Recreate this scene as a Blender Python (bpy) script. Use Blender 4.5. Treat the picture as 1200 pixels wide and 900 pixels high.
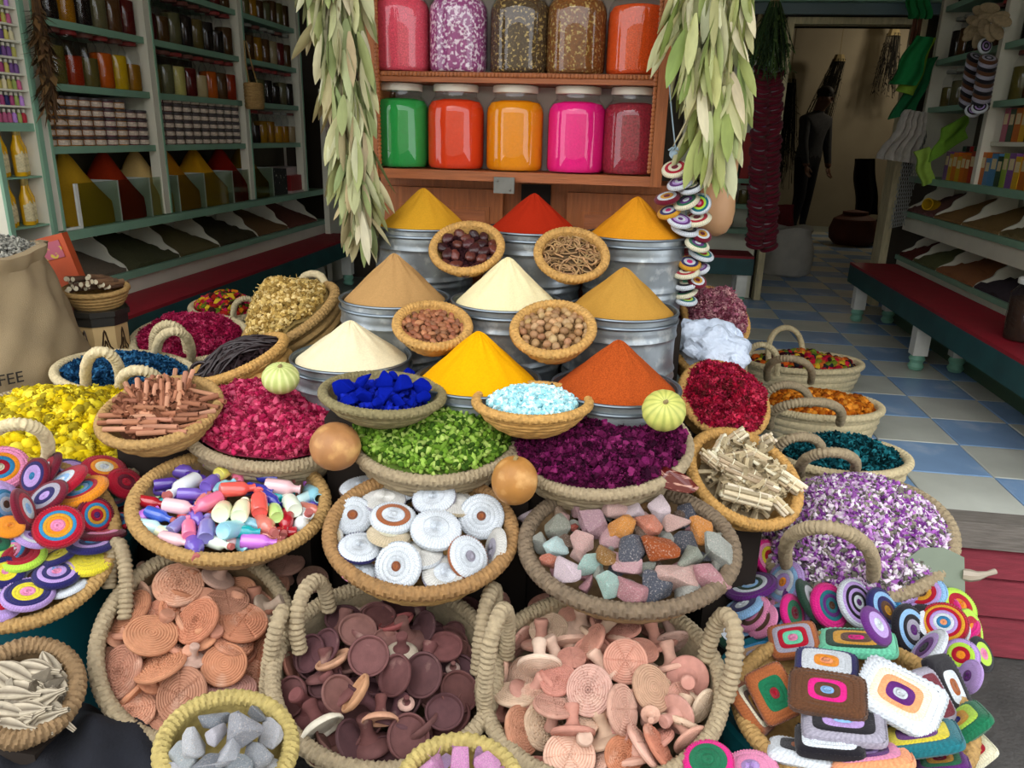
import bpy, math, random
import numpy as np
from mathutils import Vector, Matrix

for o in list(bpy.data.objects):
    bpy.data.objects.remove(o)
SC = bpy.context.scene
COL = SC.collection
random.seed(7)
RNG = np.random.default_rng(11)
R = math.radians
PI = math.pi

# ---------------------------------------------------------------- camera
F = 900.0                                   # focal length in pixels of the 1200 x 900 frame
CAM = Vector((0, 0, 1.45))
PITCH, ROLL = R(18), R(1.5)
FW = Vector((0, math.cos(PITCH), -math.sin(PITCH)))
_up = Vector((0, math.sin(PITCH), math.cos(PITCH)))
_rt = Vector((1, 0, 0))
RT = _rt * math.cos(ROLL) + _up * math.sin(ROLL)
UP = _up * math.cos(ROLL) - _rt * math.sin(ROLL)
cd = bpy.data.cameras.new('camera')
cd.sensor_width = 36
cd.lens = F / 1200 * 36
cd.clip_start = 0.05
cam = bpy.data.objects.new('camera', cd)
COL.objects.link(cam)
cam.matrix_world = Matrix(((RT.x, UP.x, -FW.x, CAM.x), (RT.y, UP.y, -FW.y, CAM.y), (RT.z, UP.z, -FW.z, CAM.z), (0, 0, 0, 1)))
SC.camera = cam

# ---------------------------------------------------------------- light
w = bpy.data.worlds.new('sky')
SC.world = w
w.use_nodes = True
bg = w.node_tree.nodes['Background']
bg.inputs[0].default_value = (0.93, 0.96, 1.0, 1)
bg.inputs[1].default_value = 2.5
sd = bpy.data.lights.new('sun', 'SUN')
sd.energy = .9
sd.angle = R(50)
sd.color = (1, 0.96, 0.9)
so = bpy.data.objects.new('sun', sd)
COL.objects.link(so)
so.rotation_euler = (R(38), 0, R(-28))       # soft hazy sun behind the photographer's left shoulder
SC.view_settings.view_transform = 'Standard'
SC.view_settings.look = 'None'
SC.view_settings.gamma = 1
SC.view_settings.use_curve_mapping = False
SC.view_settings.exposure = 0.2

# ---------------------------------------------------------------- projection helpers (a pixel plus a height or a distance gives a point in the place)
def ray(u, v):
    return FW + RT * ((u - 600) / F) + UP * ((450 - v) / F)
def pz(u, v, z):
    d = ray(u, v)
    return CAM + d * ((z - CAM.z) / d.z)
def py(u, v, Y):
    d = ray(u, v)
    return CAM + d * (Y / d.y)
YAW = R(8)                                    # the shop stands turned by 8 degrees
CX = Vector((math.cos(YAW), -math.sin(YAW), 0))
DX = Vector((math.sin(YAW), math.cos(YAW), 0))
def S(c, d, z):
    return CX * c + DX * d + Vector((0, 0, z))
def pc(u, v, c):
    d = ray(u, v)
    return CAM + d * (c / d.dot(CX))
def pd(u, v, k):
    d = ray(u, v)
    return CAM + d * (k / d.dot(DX))
def shop(P):
    return P.dot(CX), P.dot(DX), P.z
def SM(c, d, z, rz=0):
    return Matrix.Translation(S(c, d, z)) @ Matrix.Rotation(-YAW + rz, 4, 'Z')
def basis(x, y, z, P):
    return Matrix(((x.x, y.x, z.x, P.x), (x.y, y.y, z.y, P.y), (x.z, y.z, z.z, P.z), (0, 0, 0, 1)))
def T(x, y, z):
    return Matrix.Translation((x, y, z))
def RZ(a):
    return Matrix.Rotation(a, 4, 'Z')
def RX(a):
    return Matrix.Rotation(a, 4, 'X')
def RY(a):
    return Matrix.Rotation(a, 4, 'Y')
def along(P, axis, x=None):
    z = Vector(axis).normalized()
    t = Vector(x) if x is not None else (Vector((0, 0, 1)) if abs(z.z) < .9 else Vector((1, 0, 0)))
    x = (t - z * t.dot(z)).normalized()
    return basis(x, z.cross(x), z, Vector(P))
def fr(u, v, wd, h, ang=0, k=1.0, z=None, Y=None, flip=1, P=None):
    """frame of a disc or basket rim seen as an ellipse wd x h pixels: matrix, rx, ry"""
    if P is None:
        P = pz(u, v, z) if z is not None else py(u, v, Y)
    d = (P - CAM).dot(FW)
    view = (CAM - P).normalized()
    a = R(ang)
    e = RT * math.cos(a) - UP * math.sin(a)
    x = (e - view * e.dot(view)).normalized()
    m = view.cross(x)
    c = max(-0.985, min(0.985, h / (wd * k)))
    n = view * c + m * (flip * math.sqrt(1 - c * c))
    rx = wd / 2 * d / F
    return basis(x, n.cross(x), n, P), rx, rx * k

# ---------------------------------------------------------------- colour
def lin(h):
    if not isinstance(h, str):
        return tuple(h)
    c = [int(h[i:i + 2], 16) / 255 for i in (0, 2, 4)]
    return tuple(x / 12.92 if x <= .04045 else ((x + .055) / 1.055) ** 2.4 for x in c)
def rgba(h):
    return (*lin(h), 1.0)
def vary(h, a=.12):
    c = lin(h)
    f = 1 + random.uniform(-a, a)
    return tuple(min(1, max(0, x * f * (1 + random.uniform(-a, a) * .4))) for x in c)

# ---------------------------------------------------------------- materials
MATS = {}
def mat(name, col=None, attr=None, rough=.75, metal=0, noise=None, bump=None, bumpkind='noise', spec=.4, stretch=None, col2=None, col2s=None, sheen=0, coat=0, emit=0):
    if name in MATS:
        return MATS[name]
    m = bpy.data.materials.new(name)
    m.use_nodes = True
    nt = m.node_tree
    N, L = nt.nodes, nt.links
    b = N['Principled BSDF']
    b.inputs['Roughness'].default_value = rough
    b.inputs['Metallic'].default_value = metal
    b.inputs['Specular IOR Level'].default_value = spec
    if sheen:
        b.inputs['Sheen Weight'].default_value = sheen
    if coat:
        b.inputs['Coat Weight'].default_value = coat
    tc = N.new('ShaderNodeTexCoord')
    mp = N.new('ShaderNodeMapping')
    L.new(tc.outputs['Object'], mp.inputs[0])
    if stretch:
        mp.inputs['Scale'].default_value = stretch
    vec = mp.outputs[0]
    if attr == 'obj':
        oi = N.new('ShaderNodeObjectInfo')
        src = oi.outputs['Color']
        va = N.new('ShaderNodeVectorMath'); va.operation = 'ADD'
        L.new(vec, va.inputs[0]); L.new(oi.outputs['Location'], va.inputs[1])
        vec = va.outputs[0]
    elif attr:
        a = N.new('ShaderNodeAttribute')
        a.attribute_name = attr
        src = a.outputs['Color']
    else:
        r = N.new('ShaderNodeRGB')
        r.outputs[0].default_value = rgba(col)
        src = r.outputs[0]
    if col2:
        t = N.new('ShaderNodeTexNoise')
        t.inputs['Scale'].default_value = col2s[0]
        t.inputs['Detail'].default_value = 5
        L.new(vec, t.inputs['Vector'])
        rp = N.new('ShaderNodeMapRange')
        rp.inputs[1].default_value = col2s[1]; rp.inputs[2].default_value = col2s[2]
        L.new(t.outputs[0], rp.inputs[0])
        mx = N.new('ShaderNodeMix'); mx.data_type = 'RGBA'
        L.new(rp.outputs[0], mx.inputs[0]); L.new(src, mx.inputs[6])
        mx.inputs[7].default_value = rgba(col2)
        src = mx.outputs[2]
    if noise:
        t = N.new('ShaderNodeTexNoise')
        t.inputs['Scale'].default_value = noise[0]
        t.inputs['Detail'].default_value = 4
        L.new(vec, t.inputs['Vector'])
        rp = N.new('ShaderNodeMapRange')
        rp.inputs[1].default_value = .25; rp.inputs[2].default_value = .75
        rp.inputs[3].default_value = 1 - noise[1]; rp.inputs[4].default_value = 1 + noise[1]
        L.new(t.outputs[0], rp.inputs[0])
        vm = N.new('ShaderNodeVectorMath'); vm.operation = 'SCALE'
        L.new(src, vm.inputs[0]); L.new(rp.outputs[0], vm.inputs['Scale'])
        src = vm.outputs[0]
    L.new(src, b.inputs['Base Color'])
    if emit:
        L.new(src, b.inputs['Emission Color'])
        b.inputs['Emission Strength'].default_value = emit
    if bump:
        if bumpkind == 'wave':
            t = N.new('ShaderNodeTexWave'); t.inputs['Distortion'].default_value = 2
        elif bumpkind == 'voronoi':
            t = N.new('ShaderNodeTexVoronoi')
        else:
            t = N.new('ShaderNodeTexNoise'); t.inputs['Detail'].default_value = 3
        t.inputs['Scale'].default_value = bump[0]
        L.new(vec, t.inputs['Vector'])
        bp = N.new('ShaderNodeBump')
        bp.inputs['Distance'].default_value = bump[1]
        bp.inputs['Strength'].default_value = .8
        L.new(t.outputs[0], bp.inputs['Height'])
        L.new(bp.outputs[0], b.inputs['Normal'])
    MATS[name] = m
    return m
def glass(name, tint='ffffff', rough=.02, ior=1.45, gain=1.0):
    if name in MATS:
        return MATS[name]
    m = bpy.data.materials.new(name)
    m.use_nodes = True
    N, L = m.node_tree.nodes, m.node_tree.links
    N.remove(N['Principled BSDF'])
    t = N.new('ShaderNodeBsdfTransparent'); t.inputs[0].default_value = rgba(tint)
    g = N.new('ShaderNodeBsdfGlossy'); g.inputs['Roughness'].default_value = rough
    lw = N.new('ShaderNodeLayerWeight'); lw.inputs[0].default_value = .5
    pw = N.new('ShaderNodeMath'); pw.operation = 'POWER'; pw.inputs[1].default_value = 4.5
    mu = N.new('ShaderNodeMath'); mu.operation = 'MULTIPLY_ADD'; mu.inputs[1].default_value = .9; mu.inputs[2].default_value = .045 * gain; mu.use_clamp = True
    x = N.new('ShaderNodeMixShader')
    L.new(lw.outputs['Facing'], pw.inputs[0]); L.new(pw.outputs[0], mu.inputs[0]); L.new(mu.outputs[0], x.inputs[0]); L.new(t.outputs[0], x.inputs[1]); L.new(g.outputs[0], x.inputs[2])
    L.new(x.outputs[0], N['Material Output'].inputs[0])
    MATS[name] = m
    return m

# ---------------------------------------------------------------- geometry collector
class G:
    def __init__(s):
        s.v, s.f, s.m, s.c, s.n = [], [], [], [], 0
    def add(s, V, Fc, mi=0, col=None):
        V = np.asarray(V, float).reshape(-1, 3)
        n = s.n
        s.v.append(V)
        s.f += [tuple(i + n for i in f) for f in Fc]
        s.m += [mi] * len(Fc)
        c = np.ones((len(V), 3)) * .8
        if col is not None:
            c = np.asarray(col, float)
            if c.ndim == 1:
                c = np.tile(c, (len(V), 1))
        s.c.append(c)
        s.n += len(V)
        return s
    def box(s, x0, x1, y0, y1, z0, z1, mi=0, col=None, M=None):
        V = [(x0, y0, z0), (x1, y0, z0), (x1, y1, z0), (x0, y1, z0), (x0, y0, z1), (x1, y0, z1), (x1, y1, z1), (x0, y1, z1)]
        if M is not None:
            V = [M @ Vector(p) for p in V]
        return s.add(V, [(0, 3, 2, 1), (4, 5, 6, 7), (0, 1, 5, 4), (1, 2, 6, 5), (2, 3, 7, 6), (3, 0, 4, 7)], mi, col)
    def lathe(s, prof, n=32, sx=1, sy=1, mod=None, mi=0, col=None, M=None, cols=None):
        th = np.arange(n) * 2 * PI / n
        V = []
        for i, (r, z) in enumerate(prof):
            rr = np.full(n, max(r, 1e-5)); zz = np.full(n, float(z))
            if mod:
                dr, dz = mod(i, th)
                rr = rr + dr; zz = zz + dz
            V.append(np.stack([rr * np.cos(th) * sx, rr * np.sin(th) * sy, zz], 1))
        V = np.concatenate(V)
        if M is not None:
            A = np.array(M)
            V = V @ A[:3, :3].T + A[:3, 3]
        Fc = [(i * n + j, i * n + (j + 1) % n, (i + 1) * n + (j + 1) % n, (i + 1) * n + j) for i in range(len(prof) - 1) for j in range(n)]
        if cols is not None:
            col = np.repeat(np.asarray([lin(c) for c in cols]), n, axis=0)
        return s.add(V, Fc, mi, col)
    def tube(s, path, rad, n=8, closed=False, mi=0, col=None, mod=None, flat=1.0, cap=True):
        P = np.asarray(path, float)
        m = len(P)
        rad = np.broadcast_to(np.asarray(rad, float), (m,))
        if closed:
            tg = np.roll(P, -1, 0) - np.roll(P, 1, 0)
        else:
            tg = np.gradient(P, axis=0)
        tg /= np.linalg.norm(tg, axis=1)[:, None] + 1e-12
        up = np.array([0, 0, 1.]) if abs(tg[0][2]) < .9 else np.array([1., 0, 0])
        a = np.cross(tg[0], up); a /= np.linalg.norm(a)
        ph = np.arange(n) * 2 * PI / n
        V = []
        for i in range(m):
            a = a - tg[i] * a.dot(tg[i]); a /= np.linalg.norm(a)
            b = np.cross(tg[i], a)
            rr = rad[i] * (np.ones(n) if mod is None else mod(i, ph))
            V.append(P[i] + (rr * np.cos(ph))[:, None] * a + (rr * np.sin(ph))[:, None] * b * flat)
        V = np.concatenate(V)
        k = m if closed else m - 1
        Fc = [(i * n + j, i * n + (j + 1) % n, ((i + 1) % m) * n + (j + 1) % n, ((i + 1) % m) * n + j) for i in range(k) for j in range(n)]
        if not closed and cap:
            Fc += [tuple(range(n - 1, -1, -1)), tuple(range((m - 1) * n, m * n))]
        return s.add(V, Fc, mi, col)
    def blob(s, P, rx, ry, rz, n=12, m=8, mi=0, col=None, M=None, noise=0, seed=0):
        rg = np.random.default_rng(seed)
        V = []
        for i in range(m + 1):
            a = -PI / 2 + PI * i / m
            for j in range(n):
                b = 2 * PI * j / n
                V.append((math.cos(a) * math.cos(b), math.cos(a) * math.sin(b), math.sin(a)))
        V = np.array(V)
        if noise:
            for _ in range(5):
                d = rg.normal(size=3); d /= np.linalg.norm(d)
                V = V * (1 + noise * np.sin(V @ d * rg.uniform(1.5, 4) + rg.uniform(0, 6)))[:, None]
        V = V * np.array([rx, ry, rz]) + np.array(P)
        if M is not None:
            A = np.array(M)
            V = V @ A[:3, :3].T + A[:3, 3]
        Fc = [(i * n + j, i * n + (j + 1) % n, (i + 1) * n + (j + 1) % n, (i + 1) * n + j) for i in range(m) for j in range(n)]
        return s.add(V, Fc, mi, col)
    def mesh(s, name, mats, smooth=True, sharp=38):
        me = bpy.data.meshes.new(name)
        V = np.concatenate(s.v)
        me.from_pydata(V.tolist(), [], s.f)
        for m in (mats if isinstance(mats, (list, tuple)) else [mats]):
            me.materials.append(m)
        if any(s.m):
            me.polygons.foreach_set('material_index', s.m)
        at = me.color_attributes.new('Col', 'FLOAT_COLOR', 'POINT')
        c = np.concatenate(s.c)
        at.data.foreach_set('color', np.concatenate([c, np.ones((len(c), 1))], 1).ravel())
        me.polygons.foreach_set('use_smooth', [smooth] * len(me.polygons))
        if smooth and sharp:
            me.set_sharp_from_angle(angle=R(sharp))
        me.update()
        return me

def raw_mesh(name, V, Fc, C, m, smooth=False):
    """numpy mesh: V (n,3), Fc (k,s) all faces with s corners, C (n,3) colours"""
    me = bpy.data.meshes.new(name)
    k, s_ = Fc.shape
    me.vertices.add(len(V)); me.vertices.foreach_set('co', V.astype(np.float32).ravel())
    me.loops.add(k * s_); me.loops.foreach_set('vertex_index', Fc.astype(np.int32).ravel())
    me.polygons.add(k); me.polygons.foreach_set('loop_start', (np.arange(k) * s_).astype(np.int32))
    me.polygons.foreach_set('use_smooth', [smooth] * k)
    me.materials.append(m)
    me.update(calc_edges=True)
    at = me.color_attributes.new('Col', 'FLOAT_COLOR', 'POINT')
    at.data.foreach_set('color', np.concatenate([C, np.ones((len(C), 1))], 1).astype(np.float32).ravel())
    return me
def rand_rot(n, rg=RNG):
    q = rg.normal(size=(n, 4)); q /= np.linalg.norm(q, axis=1)[:, None]
    a, b, c, d = q.T
    return np.stack([np.stack([1 - 2 * (c * c + d * d), 2 * (b * c - a * d), 2 * (b * d + a * c)], 1),
                     np.stack([2 * (b * c + a * d), 1 - 2 * (b * b + d * d), 2 * (c * d - a * b)], 1),
                     np.stack([2 * (b * d - a * c), 2 * (c * d + a * b), 1 - 2 * (b * b + c * c)], 1)], 1)

# ---------------------------------------------------------------- objects
def ob(name, me, parent=None, M=None, color=None):
    o = bpy.data.objects.new(name, me)
    COL.objects.link(o)
    if parent is not None:
        o.parent = parent
    if M is not None:
        o.matrix_basis = M
    if color is not None:
        o.color = rgba(color)
    return o
def tag(o, label, cat=None, group=None, kind=None):
    o['label'] = label
    if cat:
        o['category'] = cat
    if group:
        o['group'] = group
    if kind:
        o['kind'] = kind
    return o
def thing(name, label, cat, M=None, group=None):
    return tag(ob(name, None, None, M), label, cat, group)
def struct(name, me, label, M=None):
    o = ob(name, me, None, M)
    o['kind'] = 'structure'
    o['label'] = label
    return o
MC = {}
def cached(key, fn):
    if key not in MC:
        MC[key] = fn()
    return MC[key]

# common materials
m_obj = mat('painted_object', attr='obj', rough=.55, noise=(30, .06))
m_green = mat('green_paint', '7fa58c', rough=.5, noise=(6, .1), bump=(60, .001))
m_white = mat('cream_white_paint', 'd9d6c4', rough=.5, noise=(5, .08))
m_wall = mat('plaster', 'cfc8b4', rough=.9, noise=(3, .1), bump=(20, .003))
m_dark = mat('dark_wood', '2a211b', rough=.8, noise=(8, .25))
m_glass = glass('jar_glass')
m_plexi = glass('acrylic', 'dfe6dc', .05, 1.4)
m_col = mat('vertex_matte', attr='Col', rough=.85, noise=(40, .08))
m_colshine = mat('vertex_satin', attr='Col', rough=.4)
m_yarn = mat('crochet_yarn', attr='Col', rough=.95, noise=(350, .22), bump=(900, .0012), sheen=.2, spec=.1)
m_clay = mat('clay', attr='obj', rough=.9, noise=(60, .13), bump=(500, .0006), spec=.1, col2='d8bca8', col2s=(18, .6, .95))
m_clay2 = mat('glazed_clay', attr='obj', rough=.75, noise=(50, .18), bump=(500, .0006), spec=.25, col2='9a7a70', col2s=(16, .66, .85))
m_straw = mat('straw', 'a5834f', rough=.8, noise=(90, .28), bump=(260, .0016), stretch=(1, 1, 2.2))
m_straw2 = mat('golden_straw', 'bd9150', rough=.75, noise=(70, .3), bump=(260, .0016), stretch=(1, 1, 2.2))
m_strawd = mat('grey_brown_straw', '866c4c', rough=.85, noise=(60, .3), bump=(260, .0016))
m_palm = mat('pale_palm_fibre', 'cdbd96', rough=.85, noise=(90, .18), bump=(240, .0018))
m_palmy = mat('greyish_palm_fibre', '9a8a6e', rough=.85, noise=(90, .22), bump=(240, .0018))
m_powder = mat('spice_powder', attr='obj', rough=1, noise=(220, .09), bump=(900, .0009), spec=.05)
m_grain = mat('coarse_spice', attr='obj', rough=1, noise=(330, .38), bump=(420, .003), spec=.1)
m_flower = mat('dried_flower', attr='Col', rough=.9, noise=(160, .15), spec=.1)
# ================================================================ the setting
FL = .35                                       # shop floor above the street
g = G(); g.box(-6, 6, -6, 9, -.1, 0)
struct('ground', g.mesh('ground', mat('asphalt', '4a4846', rough=.95, noise=(9, .25), bump=(70, .006)), False), 'dark grey street paving in front of the shop')
m_slab = mat('floor_slab', '8f9a94', rough=.4, noise=(4, .1))
g = G(); g.box(-2.6, -1.55, 2.45, 5.8, .2, FL - .004); g.box(-1.55, .5, 2.64, 5.8, .2, FL - .004); g.box(.5, 4.3, 2.36, 11.4, .2, FL - .004)
floor = struct('floor', g.mesh('floor', m_slab, False), 'blue and grey checkered tile floor of the shop', SM(0, 0, 0))
m_tb = mat('blue_marbled_tile', '8fb2dc', rough=.25, noise=(3, .14), col2='c4d4e6', col2s=(5, .56, .8), spec=.5)
m_tg = mat('grey_marbled_tile', 'd0d4ca', rough=.25, noise=(4, .12), col2='d2d6cc', col2s=(4, .55, .8), spec=.5)
def tile_mesh(m, nm):
    g = G()
    a, b = .148, .1445
    V = [(-a, -a, -.012), (a, -a, -.012), (a, a, -.012), (-a, a, -.012), (-a, -a, -.002), (a, -a, -.002), (a, a, -.002), (-a, a, -.002), (-b, -b, 0), (b, -b, 0), (b, b, 0), (-b, b, 0)]
    g.add(V, [(0, 1, 5, 4), (1, 2, 6, 5), (2, 3, 7, 6), (3, 0, 4, 7), (4, 5, 9, 8), (5, 6, 10, 9), (6, 7, 11, 10), (7, 4, 8, 11), (8, 9, 10, 11)])
    return g.mesh(nm, m, False)
tmb, tmg = tile_mesh(m_tb, 'tile_blue'), tile_mesh(m_tg, 'tile_grey')
for i in range(10):
    for j in range(27):
        c, d = .58 + .3 * i, 2.52 + .3 * j
        if d < 5.7 and c > 2.0:
            continue
        if d > 5.7 and c < .9:
            continue
        ob('tile', tmb if (i + j) % 2 else tmg, floor, T(c, d, FL + .006) @ RZ(random.choice((0, PI / 2, PI))))
m_grey_wood = mat('weathered_wood', '77716a', rough=.9, noise=(14, .3), stretch=(1, 12, 12), bump=(40, .003))
g = G(); g.box(.5, 3.2, 2.29, 2.372, .27, FL + .008)
struct('trim_1', g.mesh('trim_1', m_grey_wood, False), 'weathered grey wooden edge of the tiled floor', SM(0, 0, 0))
m_maroon = mat('maroon_paint', '7a2633', rough=.75, noise=(10, .25), bump=(50, .003), stretch=(1, 10, 10))
g = G(); g.add([(.5, 2.34, .27), (3.2, 2.34, .27), (3.2, 2.34, 0), (.5, 2.34, 0), (3.2, 2.13, 0), (.5, 2.13, 0)], [(0, 1, 4, 5), (0, 3, 2, 1), (0, 5, 3), (1, 2, 4), (3, 5, 4, 2)])
rs = struct('wall_front', g.mesh('wall_front', m_maroon, False), 'maroon painted sloping boards below the shop floor edge', SM(0, 0, 0))
for k in range(3):
    a, b = k / 3 + .012, (k + 1) / 3 - .012
    g = G()
    q = lambda t, o: (2.335 - .21 * t - o * .8, .27 - .27 * t + o * .6)
    (y0, z0), (y1, z1), (y2, z2), (y3, z3) = q(a, 0), q(b, 0), q(a, .012), q(b, .012)
    g.add([(.5, y0, z0), (3.2, y0, z0), (3.2, y1, z1), (.5, y1, z1), (.5, y2, z2), (3.2, y2, z2), (3.2, y3, z3), (.5, y3, z3)], [(4, 7, 6, 5), (0, 4, 5, 1), (3, 2, 6, 7), (0, 3, 7, 4), (1, 5, 6, 2)])
    ob('board', g.mesh('board', m_maroon, False), rs)
# walls, ceiling, back room
def sbox(name, c0, c1, d0, d1, z0, z1, m, label):
    g = G(); g.box(c0, c1, d0, d1, z0, z1)
    return struct(name, g.mesh(name, m, False), label, SM(0, 0, 0))
DOOR0, DOOR1, DTOP = 1.0, 1.78, 2.18
sbox('wall_left', -2.72, -2.6, 2.1, 5.9, 0, 3.4, m_wall, 'plastered left wall behind the shelves')
sbox('wall_right', 2.18, 2.3, 2.1, 5.76, 0, 3.4, m_wall, 'plastered right wall behind the shelves')
g = G(); g.box(-2.6, DOOR0 - .02, 5.8, 5.9, 0, 3.4); g.box(DOOR1 + .02, 2.3, 5.8, 5.9, 0, 3.4); g.box(DOOR0 - .02, DOOR1 + .02, 5.8, 5.9, DTOP, 3.4)
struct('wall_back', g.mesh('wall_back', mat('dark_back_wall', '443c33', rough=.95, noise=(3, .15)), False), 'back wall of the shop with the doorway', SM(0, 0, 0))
sbox('ceiling', -2.72, 2.3, 2.1, 5.9, 2.85, 2.95, m_wall, 'ceiling above the shop shelves')
sbox('wall_lintel', -4, 4, 2.1, 2.2, 2.55, 3.6, m_wall, 'lintel above the shop opening')
m_awn = mat('added_awning_canvas', 'b9ad92', rough=.9, noise=(3, .1))
sbox('added_awning', -3.6, 3.6, .95, 2.1, 2.85, 2.88, m_awn, 'unseen canvas awning added over the display to cut sky light')  # out of view, added and sized to hold back the sky light
sbox('added_wall_opposite', -7, 7, -5.6, -5.4, 0, 3.4, m_wall, 'unseen plastered house front added across the street to block low sky light')  # behind the camera, added to keep low sky light out of the shop
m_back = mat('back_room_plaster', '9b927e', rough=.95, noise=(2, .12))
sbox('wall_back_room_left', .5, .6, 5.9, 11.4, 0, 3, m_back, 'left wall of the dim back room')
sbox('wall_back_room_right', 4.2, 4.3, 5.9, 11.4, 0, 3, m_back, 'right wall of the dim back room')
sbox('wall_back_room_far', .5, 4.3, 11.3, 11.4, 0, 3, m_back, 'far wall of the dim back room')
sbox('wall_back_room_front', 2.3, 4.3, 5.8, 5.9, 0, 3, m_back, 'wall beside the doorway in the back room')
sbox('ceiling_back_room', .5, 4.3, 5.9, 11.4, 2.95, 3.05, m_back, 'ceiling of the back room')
# door frame
m_frame = mat('worn_cream_paint', 'c4b791', rough=.6, noise=(20, .22), stretch=(3, 3, .6))
dr = struct('door_1', None, 'narrow worn cream door frame of the back room', SM(0, 0, 0))
g = G(); g.box(DOOR0 - .05, DOOR0 - .005, 5.68, 5.86, FL, DTOP); ob('frame_post', g.mesh('frame_post', m_frame, False), dr)
g = G(); g.box(DOOR1 - .02, DOOR1 + .03, 5.68, 5.86, FL, DTOP); ob('frame_post', g.mesh('frame_post', m_frame, False), dr)
g = G(); g.box(DOOR0 - .05, DOOR1 + .03, 5.68, 5.86, DTOP, DTOP + .04); ob('frame_head', g.mesh('frame_head', m_frame, False), dr)

# ================================================================ furniture helper in shop coordinates
def furn(name, label, cat, c, d, z, group=None):
    return thing(name, label, cat, SM(c, d, z), group), (c, d, z)
def fb(root, name, m, *boxes, smooth=False):
    e, (c, d, z) = root
    g = G()
    for b in boxes:
        g.box(b[0] - c, b[1] - c, b[2] - d, b[3] - d, b[4] - z, b[5] - z)
    return ob(name, g.mesh(name, m, smooth), e)

m_teal_paint = mat('dark_teal_paint', '1f4a4c', rough=.5, noise=(8, .25))
m_red_top = mat('red_bench_top', '8e1526', rough=.6, noise=(14, .12))
m_leg = mat('white_leg_paint', 'dcdcd4', rough=.5, noise=(20, .08))
m_mint = mat('mint_leg_paint', '7fb8a0', rough=.45)
def bench(label, c0, c1, d0, d1, legs):
    b = furn('bench', label, 'bench', (c0 + c1) / 2, (d0 + d1) / 2, FL)
    fb(b, 'seat_top', m_red_top, (c0, c1, d0, d1, .70, .715))
    fb(b, 'apron', m_teal_paint, (c0, c0 + .03, d0, d1, .59, .70), (c1 - .03, c1, d0, d1, .59, .70), (c0 + .03, c1 - .03, d0, d0 + .03, .59, .70), (c0 + .03, c1 - .03, d1 - .03, d1, .59, .70))
    for c, d in legs:
        g = G(); x, y = c - (c0 + c1) / 2, d - (d0 + d1) / 2
        g.box(x - .035, x + .035, y - .035, y + .035, .09, .34)
        L_ = ob('leg', g.mesh('leg', m_leg, False), b[0])
        g = G()
        for zz in (.012, .05):
            g.lathe([(0, zz), (.03, zz), (.04, zz + .018), (.03, zz + .038), (0, zz + .038)], 14, M=T(x, y, 0))
        ob('turned_foot', g.mesh('turned_foot', m_mint), L_)
    return b
bench('red topped bench with dark teal apron in front of the acrylic spice bins', -2.22, -1.96, 2.72, 5.55, [(-2.0, 2.9), (-2.0, 4.3), (-2.0, 5.4), (-2.17, 3.4)])
bench('red topped bench with white legs below the boxed goods and seed bins', 1.46, 1.75, 2.3, 5.27, [(1.51, 4.02), (1.51, 5.12), (1.51, 2.6), (1.7, 4.02), (1.7, 5.12)])
bench('short red topped bench beside the doorway', .2, .86, 5.3, 5.6, [(.28, 5.36), (.8, 5.36), (.28, 5.54), (.8, 5.54)])

# ================================================================ small jars
JS = {}
def jar_set(R_, H):
    k = (R_, H)
    if k not in JS:
        t = .0025
        g = G(); g.lathe([(0, 0), (R_ * .92, 0), (R_, .008), (R_, H * .78), (R_ * .8, H * .88), (R_ * .74, H * .9), (R_ * .74, H * .97)], 18)
        glass_me = g.mesh('jar_glass', m_glass)
        g = G(); g.lathe([(0, .003), (R_ * .9, .003), (R_ * .95, .012), (R_ * .95, H * .7), (R_ * .8, H * .715), (0, H * .73)], 16)
        cont = g.mesh('jar_contents', m_grain)
        g = G(); g.lathe([(0, H * .955), (R_ * .8, H * .955), (R_ * .82, H * .965), (R_ * .82, H * 1.03), (R_ * .78, H * 1.045), (0, H * 1.045)], 16)
        lid = g.mesh('jar_lid', m_obj)
        JS[k] = (glass_me, cont, lid)
    return JS[k]
def small_jar(P, R_, H, ccol, lcol, label, group, fill=1.0):
    gl, co, li = jar_set(R_, H)
    j = tag(ob('glass_jar', gl, None, Matrix.Translation(P)), label, 'jar', group)
    c = ob('contents', co, j, Matrix.Diagonal((1, 1, fill, 1)), vary(ccol))
    ob('lid', li, j, None, lcol)
    return j

# ================================================================ left shelf unit
LF = -2.22
lu = furn('shelf_unit', 'green and cream shelf unit of spice jars above the acrylic bins', 'shelf unit', LF, 2.78, FL)
fb(lu, 'back_panel', mat('shelf_back', '57503f', rough=.9, noise=(5, .2)), (-2.56, -2.53, 2.8, 5.6, FL, 2.6))
for d in (2.79, 3.55, 4.45, 5.24):
    fb(lu, 'post', m_white, (LF - .05, LF, d - .022, d + .022, 1.04, 2.6))
    fb(lu, 'post_edge', m_green, (LF - .052, LF + .004, d + .0221, d + .034, 1.04, 2.6))
    fb(lu, 'divider', m_white, (-2.53, LF - .05, d - .008, d + .008, 1.36, 2.6))
BAYS = [(2.83, 3.525), (3.585, 4.425), (4.485, 5.215)]
for zz in (1.36, 1.595, 1.83, 2.07, 2.31):
    for a, b in BAYS:
        fb(lu, 'shelf_board', m_green, (-2.53, LF - .012, a, b, zz - .028, zz))
fb(lu, 'bin_back', m_white, (-2.53, -2.5, 2.8, 5.57, .815, 1.0))
fb(lu, 'counter_board', m_green, (-2.53, LF + .02, 2.8, 5.57, 1.0, 1.035))
fb(lu, 'ledge', m_green, (-2.53, LF + .02, 2.8, 5.57, .785, .815))
fb(lu, 'kick_board', m_white, (-2.53, LF - .004, 2.8, 5.57, .35, .785))
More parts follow.
